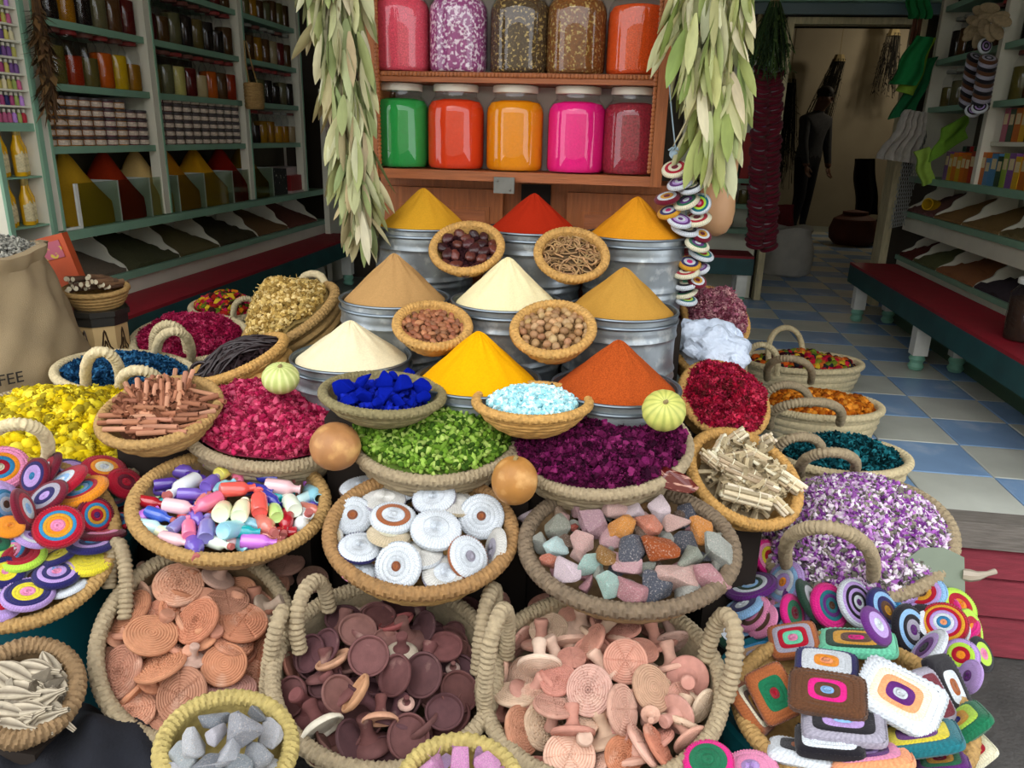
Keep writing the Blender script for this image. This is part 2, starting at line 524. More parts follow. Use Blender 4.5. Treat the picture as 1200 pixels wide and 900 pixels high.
# narrow column bay
cu = furn('shelf_column', 'narrow green framed shelf column of tiny bottles and oil bottles', 'shelf unit', LF, 2.55, FL)
fb(cu, 'side_panel', m_white, (-2.5, LF, 2.745, 2.765, FL, 2.4))
fb(cu, 'side_panel', m_white, (-2.5, LF, 2.53, 2.55, FL, 2.4))
fb(cu, 'front_edge', m_green, (LF, LF + .012, 2.745, 2.768, FL, 2.4))
fb(cu, 'front_edge', m_green, (LF, LF + .012, 2.53, 2.552, FL, 2.4))
fb(cu, 'back_panel', m_white, (-2.52, -2.5, 2.53, 2.765, FL, 2.4))
ZC = [1.255 + 0, 1.075, 1.445] + [1.505 + .0555 * i for i in range(13)]
for zz in ZC:
    fb(cu, 'shelf_board', m_green if zz < 1.5 else m_white, (-2.5, LF - .003, 2.55, 2.745, zz - (.03 if abs(zz - 1.445) < .01 else .007), zz))
# tiny bottles
def tiny_bottle():
    g = G()
    g.lathe([(0, 0), (.0085, 0), (.009, .002), (.009, .028), (.005, .033), (.005, .036)], 8, mi=0)
    g.lathe([(.0055, .035), (.006, .036), (.006, .046), (0, .047)], 8, mi=1)
    return g.mesh('tiny_bottle', [m_obj, m_white])
tb = tiny_bottle()
NAMES = {'pink': 'b8587c', 'purple': '6a4480', 'yellow': 'b8ae58', 'navy': '27275c', 'red': 'b02436', 'lilac': 'b07fc8', 'cream': 'd9d2a8', 'lime': '98a658', 'magenta': 'a03c6a'}
for i in range(13):
    zz = ([1.446] + [1.505 + .0555 * k for k in range(13)])[i]
    for k in range(8):
        nm = random.choice(list(NAMES))
        tag(ob('tiny_bottle', tb, None, SM(-2.245, 2.563 + k * .0235, zz), vary(NAMES[nm])), f'tiny {nm} bottle with pale cap on the narrow shelf column', 'bottle', f'tiny {nm} bottles in the shelf column')
# oil bottles
def oil_parts():
    g = G(); g.lathe([(0, 0), (.021, 0), (.023, .004), (.023, .1), (.012, .13), (.009, .15), (.009, .16)], 12)
    a = g.mesh('oil_bottle', mat('golden_oil', 'd8a514', rough=.15, spec=.7, noise=(8, .15)))
    g = G(); g.lathe([(.0095, .145), (.0105, .147), (.0105, .172), (0, .173)], 10)
    b = g.mesh('bottle_cap', mat('gold_cap', 'c9b26a', rough=.3, metal=.6))
    g = G()
    n = 7
    for i in range(n):
        pass
    th = np.linspace(-PI * .35, PI * .35, n)
    V = [(.0236 * math.cos(t), .0236 * math.sin(t), z_) for z_ in (.015, .075) for t in th] + [(.0236, 0, .092)]
    g.add(V, [(i, i + 1, n + i + 1, n + i) for i in range(n - 1)] + [(n + i, n + i + 1, 2 * n) for i in range(n - 1)])
    c = g.mesh('bottle_label', mat('bottle_label', 'cdbf94', rough=.6, noise=(120, .35)))
    return a, b, c
oa, obb, oc = oil_parts()
for zz, nm in ((1.256, 'upper'), (1.076, 'lower')):
    for k in range(4):
        o = tag(ob('oil_bottle', oa, None, SM(-2.25 - .03 * (k % 2), 2.577 + k * .0485, zz)), f'golden oil bottle with arched label on the {nm} oil shelf of the column', 'bottle', f'oil bottles on the {nm} shelf of the column')
        ob('cap', obb, o); ob('label_sticker', oc, o, RZ(R(-15)))
# jars on the shelves
SP = {'mustard': 'b8860f', 'olive': '5d5226', 'paprika': '8a2a0c', 'orange': 'b8560c', 'turmeric': 'b89410', 'brown': '4e3318', 'black': '1d1612', 'beige': 'a5916a', 'cream': 'b8a878', 'grey green': '5c5a3c', 'dark red': '501410', 'pale yellow': 'b5a860', 'ochre': '94660f'}
def jar_row(bay, zz, cols, Rj, H, c=-2.285, unit='left', where=''):
    a, b = bay
    n = len(cols)
    for i, nm in enumerate(cols):
        d = a + (b - a) * (i + .5) / n
        small_jar(S(c, d, zz), Rj, H, SP[nm], random.choice(('8a2c28', '6a3a30', '7a7a70')), f'clear glass jar of {nm} spice {where}', f'{nm} spice jars {where}', random.choice((1, 1, .8)))
jar_row(BAYS[0], 1.83, ['brown', 'black', 'ochre', 'black', 'grey green', 'brown', 'dark red'], .046, .2, where='on the third shelf, first bay')
jar_row(BAYS[0], 1.595, ['mustard', 'olive', 'paprika', 'olive', 'orange', 'turmeric', 'ochre'], .046, .2, where='on the second shelf, first bay')
jar_row(BAYS[1], 2.07, ['brown', 'grey green', 'black', 'olive', 'brown', 'black', 'dark red', 'brown'], .046, .19, where='on the top shelf, second bay')
jar_row(BAYS[1], 1.83, ['dark red', 'brown', 'grey green', 'black', 'olive', 'black', 'black', 'brown'], .047, .2, where='on the third shelf, second bay')
jar_row(BAYS[1], 1.595, ['olive', 'grey green', 'pale yellow', 'dark red', 'cream', 'orange', 'brown', 'paprika'], .046, .19, where='on the second shelf, second bay')
jar_row(BAYS[2], 2.07, ['grey green', 'olive', 'ochre', 'brown', 'grey green', 'brown', 'olive', 'brown'], .04, .18, where='on the top shelf, third bay')
jar_row(BAYS[2], 1.83, ['brown', 'brown', 'ochre', 'brown', 'beige', 'dark red', 'brown'], .042, .19, where='on the third shelf, third bay')
jar_row(BAYS[2], 1.595, ['black', 'black', 'grey green', 'black', 'black', 'grey green', 'black'], .042, .19, where='on the second shelf, third bay')
jar_row(BAYS[2], 1.36, ['black', 'black', 'ochre', 'ochre', 'mustard', 'ochre', 'beige'], .042, .18, where='on the lowest shelf, third bay')
# small cream pots stacked on the lowest shelf
g = G(); g.lathe([(0, 0), (.03, 0), (.032, .003), (.032, .026), (.029, .028)], 14)
pot_a = g.mesh('cream_pot', mat('pot_body', attr='obj', rough=.25, noise=(30, .1)))
g = G(); g.lathe([(.0335, .0265), (.034, .028), (.034, .0365), (.032, .038), (0, .038)], 14)
pot_b = g.mesh('pot_lid', mat('dark_pot_lid', '4a4344', rough=.3))
g = G()
th = np.linspace(-PI * .4, PI * .4, 7)
g.add([(.0326 * math.cos(t), .0326 * math.sin(t), z_) for z_ in (.004, .023) for t in th], [(i, i + 1, 8 + i, 7 + i) for i in range(6)])
pot_c = g.mesh('pot_label', mat('pot_label', 'c9b8a6', rough=.6, noise=(150, .4)))
for bi, (n, rows, cols_) in enumerate(((9, 5, ('6b2a33', '7a3340', '5a2730', 'a86a1c', '9a5a2a')), (10, 6, ('5a4a44', '6a4a48', '4c4440', '70544a')))):
    a, b = BAYS[bi]
    for i in range(n):
        cc = random.choice(cols_)
        for r_ in range(rows - (1 if (bi == 0 and i > 6) else 0)):
            o = tag(ob('cream_pot', pot_a, None, SM(-2.275, a + (b - a) * (i + .5) / n, 1.36 + r_ * .0385), vary(cc)), f'small round {("reddish", "brownish")[bi]} cosmetic pot in the {("lowest", "second lowest", "middle", "second highest", "fifth", "highest")[r_]} layer of the stacked pots', 'pot', f'{("reddish", "brownish")[bi]} cosmetic pots, stack layer {r_ + 1}')
            ob('lid', pot_b, o); ob('label_sticker', pot_c, o)
# acrylic bins with spice cones on the counter
BE = [2.80, 2.93, 3.205, 3.44, 3.68, 3.93, 4.235, 4.50, 4.755]
CN = [('mustard yellow', 'b98a14'), ('mustard yellow', 'b48a22'), ('brick red', '8c2a10'), ('pale beige', 'cfae6e'), ('ochre', 'b87818'), ('golden yellow', 'c8901a'), ('dark red', '861c12'), ('olive brown', '8a6a22')]
def acrylic(label, a, b):
    e = furn('acrylic_bin', label, 'bin', (-2.36), (a + b) / 2, 1.036)
    t = .004
    fb(e, 'front_pane', m_plexi, (LF - .012, LF - .008, a + .004, b - .004, 1.036, 1.215))
    fb(e, 'side_pane', mat('acrylic_edge', 'b9c0ba', rough=.2), (-2.5, LF - .008, b - .006, b - .001, 1.036, 1.215))
    return e
for i in range(1, 8):
    nm, hx = CN[i]
    a, b = BE[i], BE[i + 1]
    acrylic(f'clear acrylic bin holding the {nm} spice cone on the counter', a, b)
    g = G()
    hw = (b - a) / 2 - .012
    n = 24
    th = np.arange(n) * 2 * PI / n
    prof = [(1, 0), (1, .05), (.98, .09), (.8, .14), (.5, .215), (.25, .27), (.1, .293), (0, .298)]
    V = []
    for r_, z_ in prof:
        p_ = 8 if r_ > .97 else (4 if r_ > .7 else 2.2)
        q = r_ / ((abs(np.cos(th)) ** p_ + abs(np.sin(th)) ** p_) ** (1 / p_))
        V.append(np.stack([q * np.cos(th) * .13, q * np.sin(th) * hw, np.full(n, z_)], 1))
    g.add(np.concatenate(V), [(k * n + j, k * n + (j + 1) % n, (k + 1) * n + (j + 1) % n, (k + 1) * n + j) for k in range(7) for j in range(n)])
    tag(ob('spice_cone', g.mesh('spice_cone', m_powder), None, SM(-2.37, (a + b) / 2, 1.037), hx), f'cone of {nm} ground spice behind clear acrylic', 'spice')
# first bin: the cone standing beside the white framed edge
e = furn('acrylic_bin', 'white edged clear bin at the end of the counter', 'bin', -2.36, 2.86, 1.036)
fb(e, 'white_frame', m_leg, (LF - .012, LF - .002, 2.918, 2.934, 1.036, 1.215), (LF - .012, LF - .002, 2.83, 2.918, 1.036, 1.046))
# boxes at the far end of the counter
e = furn('box', 'black printed carton at the end of the acrylic bins', 'box', -2.33, 4.88, 1.036)
fb(e, 'carton', mat('black_carton', '232322', rough=.5, col2='b8b4aa', col2s=(45, .62, .66)), (-2.42, -2.24, 4.78, 4.98, 1.036, 1.2))
e = furn('box', 'red and white wrapped carton beyond the black carton', 'box', -2.33, 5.15, 1.036)
fb(e, 'carton', mat('red_carton', '8e2a2c', rough=.4), (-2.42, -2.24, 5.04, 5.28, 1.05, 1.15)); fb(e, 'wrapper', mat('pale_wrapper', 'b9a9a4', rough=.3), (-2.43, -2.23, 5.03, 5.29, 1.036, 1.05), (-2.43, -2.3, 5.03, 5.29, 1.15, 1.2))
# open bins with scalloped dividers
def scallop(sign, h, dep):
    pts = [(0, 0), (dep, 0), (dep, h)]
    for t in np.linspace(0, 1, 14)[1:-1]:
        pts.append((dep * (1 - t * .55) - .012 * math.sin(t * 5 * PI) * 1.0 - .45 * dep * (t ** 1.6) * 0, h * (1 - t) + 0.0))
    pts = [(x, z_) for x, z_ in pts]
    pts = [(0, 0), (dep, 0), (dep, h), (dep * .62, h)]
    for t in np.linspace(0, 1, 16):
        pts.append((dep * (.60 - .58 * t ** 1.2) + .010 * math.sin(t * 4 * PI), h * (.93 - .88 * t)))
    V = [(sign * x, y, z_) for y in (-.006, .006) for x, z_ in pts]
    n = len(pts)
    Fc = [tuple(range(n)), tuple(range(2 * n - 1, n - 1, -1))] + [(i, (i + 1) % n, n + (i + 1) % n, n + i) for i in range(n)]
    g = G(); g.add(V, Fc)
    return g
def bin_tier(root, face, sign, edges, z0, h, heaps, where):
    dep = .26
    g0 = scallop(sign, h, dep)
    me = g0.mesh('divider', m_white, False)
    c, d, z = root[1]
    for e_ in edges:
        ob('scalloped_divider', me, root[0], T(face - c, e_ - d, z0 - z))
    for i, (nm, hx, grain) in enumerate(heaps):
        a, b = edges[i] + .008, edges[i + 1] - .008
        nx, ny = 10, 14
        V = []
        for ix in range(nx):
            t = ix / (nx - 1)
            for iy in range(ny):
                s_ = iy / (ny - 1)
                zz = .012 + (h * .72) * (t ** .8) * (1 - .55 * (2 * s_ - 1) ** 2 * (1 - .2 * t)) + random.uniform(-.004, .004) * (3 if grain else 1)
                V.append((sign * (dep * t * .98), (a - b) / 2 + (b - a) * s_, zz))
        Fc = [(ix * ny + iy, (ix + 1) * ny + iy, (ix + 1) * ny + iy + 1, ix * ny + iy + 1) for ix in range(nx - 1) for iy in range(ny - 1)]
        nb = len(V)
        V += [(sign * dep * .98, (a - b) / 2, 0), (sign * dep * .98, (b - a) / 2, 0), (0, (a - b) / 2, 0), (0, (b - a) / 2, 0)]
        Fc += [(nb + 2, nb + 3) + tuple(range(ny - 1, -1, -1)), (nb + 1, nb) + tuple((nx - 1) * ny + k for k in range(ny)),
               (nb, nb + 2) + tuple(ix * ny for ix in range(nx)), (nb + 3, nb + 1) + tuple((nx - 1 - ix) * ny + ny - 1 for ix in range(nx)), (nb, nb + 1, nb + 3, nb + 2)]
        g = G(); g.add(V, Fc)
        tag(ob('spice_heap', g.mesh('spice_heap', m_grain), None, SM(face, (a + b) / 2, z0 + .001), hx), f'heap of {nm} in an open bin {where}', 'spice', None, 'stuff')
bin_tier(lu, LF, -1, [2.84, 3.18, 3.61, 4.01, 4.47, 4.91, 5.41], .816, .175, [('grey brown seeds', '695e50', 0), ('dark green dried leaves', '4b4b34', 1), ('olive brown herbs', '645b3c', 0), ('blackish green curled leaves', '453f2e', 1), ('brown seeds', '75593c', 0), ('reddish brown spice', '6c4237', 0)], 'below the acrylic bins')

# ================================================================ right shelf unit
RF = 1.78
ru = furn('shelf_unit', 'green and cream shelf unit of jars and cartons above the long red bench', 'shelf unit', RF, 4.2, FL)
fb(ru, 'back_panel', mat('shelf_back', '57503f', rough=.9, noise=(5, .2)), (2.1, 2.13, 2.6, 5.5, FL, 2.7))
for d in (5.38, 4.47, 3.4):
    fb(ru, 'post', m_white, (RF, RF + .05, d - .022, d + .022, 1.26, 2.7))
    fb(ru, 'divider', m_white, (RF + .05, 2.1, d - .008, d + .008, 1.26, 2.7))
RB = [(4.5, 5.35), (3.43, 4.44)]
for a, b in RB:
    for zz in (1.67, 1.94, 2.235):
        fb(ru, 'shelf_board', m_green, (RF + .012, 2.1, a, b, zz - .03, zz))
fb(ru, 'shelf_board', m_white, (RF + .04, 2.1, 3.43, 4.44, 1.455, 1.475))
fb(ru, 'bin_back', m_white, (2.06, 2.1, 2.6, 5.4, 1.045, 1.225), (2.06, 2.1, 2.6, 5.4, .762, 1.012))
fb(ru, 'counter_board', m_green, (RF - .01, 2.1, 2.6, 5.4, 1.225, 1.262))
fb(ru, 'ledge', m_green, (RF - .01, 2.1, 2.6, 5.4, 1.012, 1.045))
fb(ru, 'fascia_board', m_white, (RF + .004, RF + .03, 2.6, 5.4, .925, 1.012))
fb(ru, 'ledge', m_green, (RF - .01, 2.1, 2.6, 5.4, .735, .762))
fb(ru, 'kick_board', m_white, (RF + .004, 2.1, 2.6, 5.4, FL, .735))
fb(ru, 'plinth', mat('moss_green_paint', '47604a', rough=.6), (RF - .03, RF + .003, 2.6, 5.4, FL, FL + .1))
bin_tier(ru, RF, 1, [3.1, 3.55, 4.05, 4.5, 4.9, 5.36], 1.046, .17, [('brown seeds', '765d3e', 0), ('mossy brown herbs', '776846', 1), ('brown seeds', '886c44', 0), ('ochre brown seeds', '8c6a42', 0), ('dusky brown petals', '76524e', 1)], 'on the upper right ledge')
bin_tier(ru, RF, 1, [3.1, 3.65, 4.2, 4.72, 5.1, 5.36], .763, .155, [('black berries', '373236', 1), ('black berries', '40383e', 1), ('rust brown chips', '996543', 1), ('dull green leaves', '676947', 1), ('dark red chillies', '602f29', 1)], 'on the lower right ledge')
jar_row(RB[0], 1.94, ['black', 'brown', 'black', 'dark red', 'black', 'brown', 'black'], .048, .22, c=RF + .1, where='on the second shelf above the bench')
jar_row(RB[0], 1.67, ['grey green', 'olive', 'grey green', 'cream', 'grey green', 'olive'], .05, .2, c=RF + .1, where='on the lower shelf above the bench')
jar_row(RB[0], 2.235, ['olive', 'black', 'brown', 'olive', 'black', 'brown', 'black'], .048, .2, c=RF + .1, where='on the top shelf above the bench')
jar_row(RB[1], 1.94, ['black', 'brown', 'black', 'grey green', 'black', 'brown', 'black'], .055, .22, c=RF + .1, where='on the second shelf near the shop front')
jar_row(RB[1], 1.67, ['ochre', 'brown', 'ochre', 'brown', 'ochre', 'brown', 'olive'], .055, .22, c=RF + .1, where='on the lower shelf near the shop front')
jar_row(RB[1], 2.235, ['black', 'dark red', 'black', 'brown', 'black', 'brown', 'black'], .055, .2, c=RF + .1, where='on the top shelf near the shop front')
# cartons
g = G(); g.box(-.04, .04, -.5, .5, 0, 1)
cart = g.mesh('carton', mat('printed_carton', attr='obj', rough=.45, noise=(25, .2)), False)
g = G(); g.box(-.0408, -.0402, -.36, .36, .52, .84)
cart_l = g.mesh('carton_panel', mat('carton_panel', 'd9c79a', rough=.5, noise=(60, .35)), False)
CB = {'orange': 'c8661e', 'yellow': 'cfa020', 'purple': '7a4a86', 'red': 'a02422', 'dark brown': '3a2420', 'blue': '4a7ea6', 'lime green': '8aa43a', 'pink': 'b0566e', 'dark green': '2c4a34'}
def carton_row(c, z, d0, d1, cols, w_, h_, where):
    d = d0
    i = 0
    while d < d1 - w_:
        nm = cols[i % len(cols)]; i += 1
        ww = w_ * random.uniform(.85, 1.15); hh = h_ * random.uniform(.88, 1.1)
        o = tag(ob('carton', cart, None, SM(c, d + ww / 2, z + .0005) @ RZ(random.uniform(-.04, .04)) @ Matrix.Diagonal((1, ww * .96, hh, 1)), vary(CB[nm])), f'{nm} printed carton {where}', 'carton', f'{nm} cartons {where}')
        ob('printed_panel', cart_l, o)
        d += ww
carton_row(RF + .06, 1.262, 3.45, 4.95, ['blue', 'blue', 'orange', 'dark brown', 'red', 'orange', 'orange', 'yellow', 'orange', 'yellow', 'purple', 'lime green', 'dark green'], .062, .15, 'on the counter below the shelves')
carton_row(RF + .1, 1.4755, 3.45, 4.42, ['lime green', 'red', 'yellow', 'dark brown', 'yellow', 'orange', 'dark green', 'pink'], .06, .16, 'on the cream shelf near the shop front')
g = G(); g.lathe([(0, 0), (.024, 0), (.025, .002), (.025, .03), (0, .031)], 10)
tinm = g.mesh('small_tin', mat('small_tin', attr='obj', rough=.35, noise=(40, .2)))
for r_ in range(6):
    for k in range(10):
        nm = random.choice(('dark green', 'red', 'dark brown', 'pink'))
        tag(ob('small_tin', tinm, None, SM(RF + .16, 4.56 + k * .052 + .0, 1.262 + .0315 * r_ + .0005), vary(CB[nm])), f'small {nm} tin stacked behind the cartons', 'tin', f'small {nm} tins stacked behind the cartons')
# jar with herbs on the right bench
small_jar(S(1.62, 3.27, .7155), .085, .235, '3c2c26', 'd8d8d2', 'large glass jar of brown berries with white lid on the red bench', 'large jar of berries')
g = G(); g.lathe([(0, 0), (.04, 0), (.06, .05), (.062, .055), (.057, .055), (.038, .008), (0, .006)], 20)
tag(ob('bowl', g.mesh('bowl', mat('blue_plastic', '2d62b4', rough=.35)), None, SM(1.60, 3.06, .7155)), 'small blue plastic bowl beside the berry jar', 'bowl')
# shelf over the doorway with jars and the far corner shelves
ou = furn('wall_shelf', 'blue green shelf of jars above the doorway', 'shelf', 1.3, 5.6, DTOP)
fb(ou, 'shelf_board', m_green, (.55, 1.9, 5.45, 5.8, DTOP + .1, DTOP + .125))
fb(ou, 'fascia_board', mat('grey_blue_paint', '5d7076', rough=.5), (.6, 1.86, 5.52, 5.56, DTOP + .035, DTOP + .1))
for k, nm in enumerate(['black', 'dark red', 'brown', 'black', 'grey green', 'brown', 'dark red', 'black', 'turmeric', 'black', 'brown', 'black']):
    small_jar(S(.62 + k * .105, 5.6, DTOP + .1255), .046, .2, SP[nm], '5a4a44', f'{nm} filled jar on the shelf above the doorway', f'{nm} filled jars above the doorway')
fu = furn('corner_shelf', 'green edged shelves between hanging leaves and doorway', 'shelf unit', .7, 5.6, FL)
fb(fu, 'back_panel', m_white, (.35, .93, 5.77, 5.79, FL, 2.1))
fb(fu, 'side_panel', m_green, (.85, .88, 5.6, 5.77, .8, 2.1))
for zz in (.86, 1.03, 1.2, 1.62):
    fb(fu, 'shelf_board', m_green, (.35, .85, 5.6, 5.77, zz - .03, zz))
for k, nm in enumerate(['blue', 'dark green', 'dark green', 'blue', 'dark green', 'red']):
    o = tag(ob('carton', cart, None, SM(.44 + k * .068, 5.67, 1.2005) @ RZ(-PI / 2) @ Matrix.Diagonal((1, .06, .3, 1)) @ RZ(PI), CB[nm]), f'tall {nm} box on the corner shelf beside the doorway', 'box', f'tall {nm} boxes on the corner shelf')
for k in range(6):
    nm = ('brown', 'dark red', 'olive')[k % 3]
    small_jar(S(.42 + k * .075, 5.67, 1.0305), .034, .13, SP[nm], '8a2c28', f'small jar of {nm} herbs on the corner shelf', f'small jars of {nm} herbs in the corner')
g = G(); g.blob((0, 0, 0), .2, .08, .08, 16, 8, noise=.1, seed=2)
tag(ob('spice_heap', g.mesh('spice_heap', m_grain), None, SM(.6, 5.68, .9), '55552a'), 'olive green herb heap on the corner ledge', 'spice', None, 'stuff')
# far left corner shelves seen past the leaf bunch
eu = furn('corner_shelf', 'dark corner shelves with pink packets beyond the spice shelves', 'shelf unit', -1.9, 5.65, FL)
fb(eu, 'side_panel', m_white, (-2.2, -2.16, 5.5, 5.75, FL, 1.72), (-1.5, -1.46, 5.5, 5.75, FL, 1.72))
for zz in (1.02, 1.2, 1.36, 1.7):
    fb(eu, 'shelf_board', m_green, (-2.16, -1.5, 5.5, 5.75, zz - .025, zz))
for k in range(7):
    o = tag(ob('packet', cart, None, SM(-2.1 + k * .085, 5.58, 1.3605) @ RZ(-PI / 2) @ Matrix.Diagonal((1, .08, .17, 1)) @ RZ(PI), 'a8164e'), 'magenta packet on the far corner shelf', 'packet', 'magenta packets on the far corner shelf')
for k in range(7):
    nm = ('black', 'ochre', 'olive')[k % 3]
    small_jar(S(-2.1 + k * .09, 5.6, 1.2005), .038, .13, SP[nm], '5a2c28', f'{nm} spice jar below the magenta packets', f'{nm} spice jars below the magenta packets')
# ================================================================ centre: jar cabinet, tins, spice cones
m_wood = mat('orange_brown_wood', '9c5a2e', rough=.45, noise=(7, .3), stretch=(14, 3, 1), bump=(30, .0015), spec=.4)
m_woodh = mat('orange_brown_wood_level', '9a5830', rough=.45, noise=(7, .3), stretch=(1, 6, 14), bump=(30, .0015), spec=.4)
CC0, CC1, CD0, CD1 = -.845, .10, 2.5, 2.725
ca = furn('jar_cabinet', 'carved orange brown wooden rack holding ten big jars', 'cabinet', (CC0 + CC1) / 2, 2.65, 1.305)
fb(ca, 'side_board', m_wood, (CC0, CC0 + .035, CD0, CD1, 1.305, 2.25))
fb(ca, 'side_board', m_wood, (CC1 - .035, CC1, CD0, CD1, 1.305, 2.25))
for zz in (1.335, 1.63, 1.93):
    fb(ca, 'shelf', m_woodh, (CC0 + .035, CC1 - .035, CD0 + .008, CD1, zz - .03, zz))
fb(ca, 'top_board', m_woodh, (CC0, CC1, CD0, CD1, 2.25, 2.28))
fb(ca, 'back_panel', mat('pale_lining', 'f0ebe4', rough=.8, noise=(4, .08)), (CC0 + .035, CC1 - .035, CD1 - .01, CD1, 1.335, 2.25))
def beads(p0, p1, n, r):
    g = G()
    for i in range(n):
        t = (i + .5) / n
        g.blob(tuple(p0[k] + (p1[k] - p0[k]) * t for k in range(3)), r, r * .8, r, 7, 4)
    return g.mesh('carved_beading', m_wood)
cx, cy_, cz = ca[1]
for c in (CC0 + .041, CC1 - .041):
    ob('carved_beading', beads((c - cx, CD0 + .002 - cy_, .04), (c - cx, CD0 + .002 - cy_, .94), 75, .0075), ca[0])
for zz in (1.622, 1.922):
    ob('carved_beading', beads((CC0 + .05 - cx, CD0 + .006 - cy_, zz - cz), (CC1 - .05 - cx, CD0 + .006 - cy_, zz - cz), 72, .0075), ca[0])
g = G(); g.box(-.033, .033, -.012, .002, -.025, .025); g.blob((-.02, -.013, .014), .004, .003, .004, 6, 4); g.blob((.02, -.013, -.014), .004, .003, .004, 6, 4)
ob('metal_plate', g.mesh('metal_plate', mat('dull_zinc', '74746e', rough=.5, metal=.5, noise=(20, .2)), False), ca[0], T(-.02, -.15, -.01))
# cupboard below the rack
cu2 = furn('cupboard', 'orange brown wooden cupboard with panelled doors behind the tins', 'cupboard', -.35, 2.82, FL)
fb(cu2, 'carcass', m_wood, (-.86, .16, 2.68, 2.98, FL, 1.30))
for a, b in ((-.83, -.42), (-.20, .13)):
    dd = fb(cu2, 'door', m_wood, (a, b, 2.645, 2.679, .45, 1.27))
    fb(cu2, 'door_panel', m_woodh, (a + .06, b - .06, 2.637, 2.646, .55, 1.20))
    fb(cu2, 'door_moulding', m_wood, (a + .045, b - .045, 2.64, 2.646, 1.20, 1.212), (a + .045, b - .045, 2.64, 2.646, .538, .55), (a + .045, a + .06, 2.64, 2.646, .55, 1.20), (b - .06, b - .045, 2.64, 2.646, .55, 1.20))
fb(cu2, 'gap_shade_strip', mat('cupboard_shadow', '1c1512', rough=.9), (-.36, -.26, 2.665, 2.679, .5, 1.29))  # solid near-black strip, shade between the doors put in as colour
# ten big jars
def big_jar_meshes():
    R_, H = .0935, .30
    sq = lambda p: [(a, b * .868) for a, b in p]
    out = [(0, 0), (R_ * .9, 0), (R_ * .97, .006), (R_, .022), (R_, .205), (R_ * .97, .225), (R_ * .86, .245), (R_ * .76, .256), (R_ * .73, .262), (R_ * .73, .287)]
    g = G(); g.lathe(sq(out), 40)
    a = g.mesh('big_jar', glass('thick_jar_glass', 'ffffff', .03, 1.5, 1.3))
    g = G(); g.lathe(sq([(0, .004), (R_ * .88, .004), (R_ * .955, .012), (R_ * .975, .024), (R_ * .975, .204), (R_ * .945, .223), (R_ * .83, .242), (R_ * .5, .25), (0, .252)]), 36)
    b = {}
    for nm, m in (('powder', m_powder), ('grain', m_grain)):
        b[nm] = g.mesh('jar_filling_' + nm, m)
    g = G(); g.lathe(sq([(0, .276), (R_ * .765, .276), (R_ * .78, .279), (R_ * .78, .296), (R_ * .76, .301), (R_ * .7, .303), (0, .303)]), 36)
    return a, b, g.mesh('jar_lid', mat('cream_enamel_lid', 'ded8c8', rough=.3))
bja, bjb, bjl = big_jar_meshes()
m_petal = mat('petal_mix', attr='obj', rough=.9, noise=(75, .2), col2='e6d3de', col2s=(95, .5, .58), bump=(120, .004))
m_herbm = mat('herb_mix', attr='obj', rough=.9, noise=(130, .4), col2='b39858', col2s=(110, .56, .62), bump=(140, .004))
def fill_mesh(m):
    me = bjb['grain'].copy(); me.materials.clear(); me.materials.append(m)
    return me
LOW = [(472, 'green', '2f9a48', m_powder), (535, 'vermilion red', 'd8401c', m_powder), (603, 'orange', 'e08a0e', m_powder), (674, 'hot pink', 'ea1f80', m_powder), (738, 'dark red berry', '8e1c2e', mat('berries', attr='obj', rough=.8, noise=(160, .5), bump=(170, .005)))]
TOPJ = [(472, 'salmon pink', 'e8586a', m_grain), (538, 'purple and white petal', '98447e', m_petal), (609, 'dark brown herb', '4c3a22', m_herbm), (674, 'amber brown seed', '7a4a1a', m_herbm), (745, 'orange red lentil', 'd8521e', m_grain)]
for row, zz, vb in ((LOW, 1.336, 190), (TOPJ, 1.631, 75)):
    for u, nm, hx, m in row:
        c = shop(pd(u, vb, 2.62))[0]
        j = tag(ob('big_jar', bja, None, SM(c, 2.61, zz)), f'big glass jar of {nm} {"granules" if m is not m_petal and m is not m_herbm else "mix"} on the {"lower" if row is LOW else "upper"} rack shelf', 'jar')
        ob('filling', fill_mesh(m), j, Matrix.Diagonal((1, 1, .93 if nm.startswith('orange red') else 1, 1)), hx)
        ob('lid', bjl, j)

# stand behind and below everything; risers are added while the things are placed
stand = thing('display_stand', 'dark wooden tiered stand carrying the tins and baskets', 'stand', T(0, 1.6, 0))
def riser(x0, x1, y0, y1, z1, rz=0, cx=0, cy=0):
    g = G(); g.box(x0, x1, y0, y1, 0, z1, M=RZ(rz))
    ob('riser', g.mesh('riser', m_dark, False), stand, T(cx, cy - 1.6, 0))

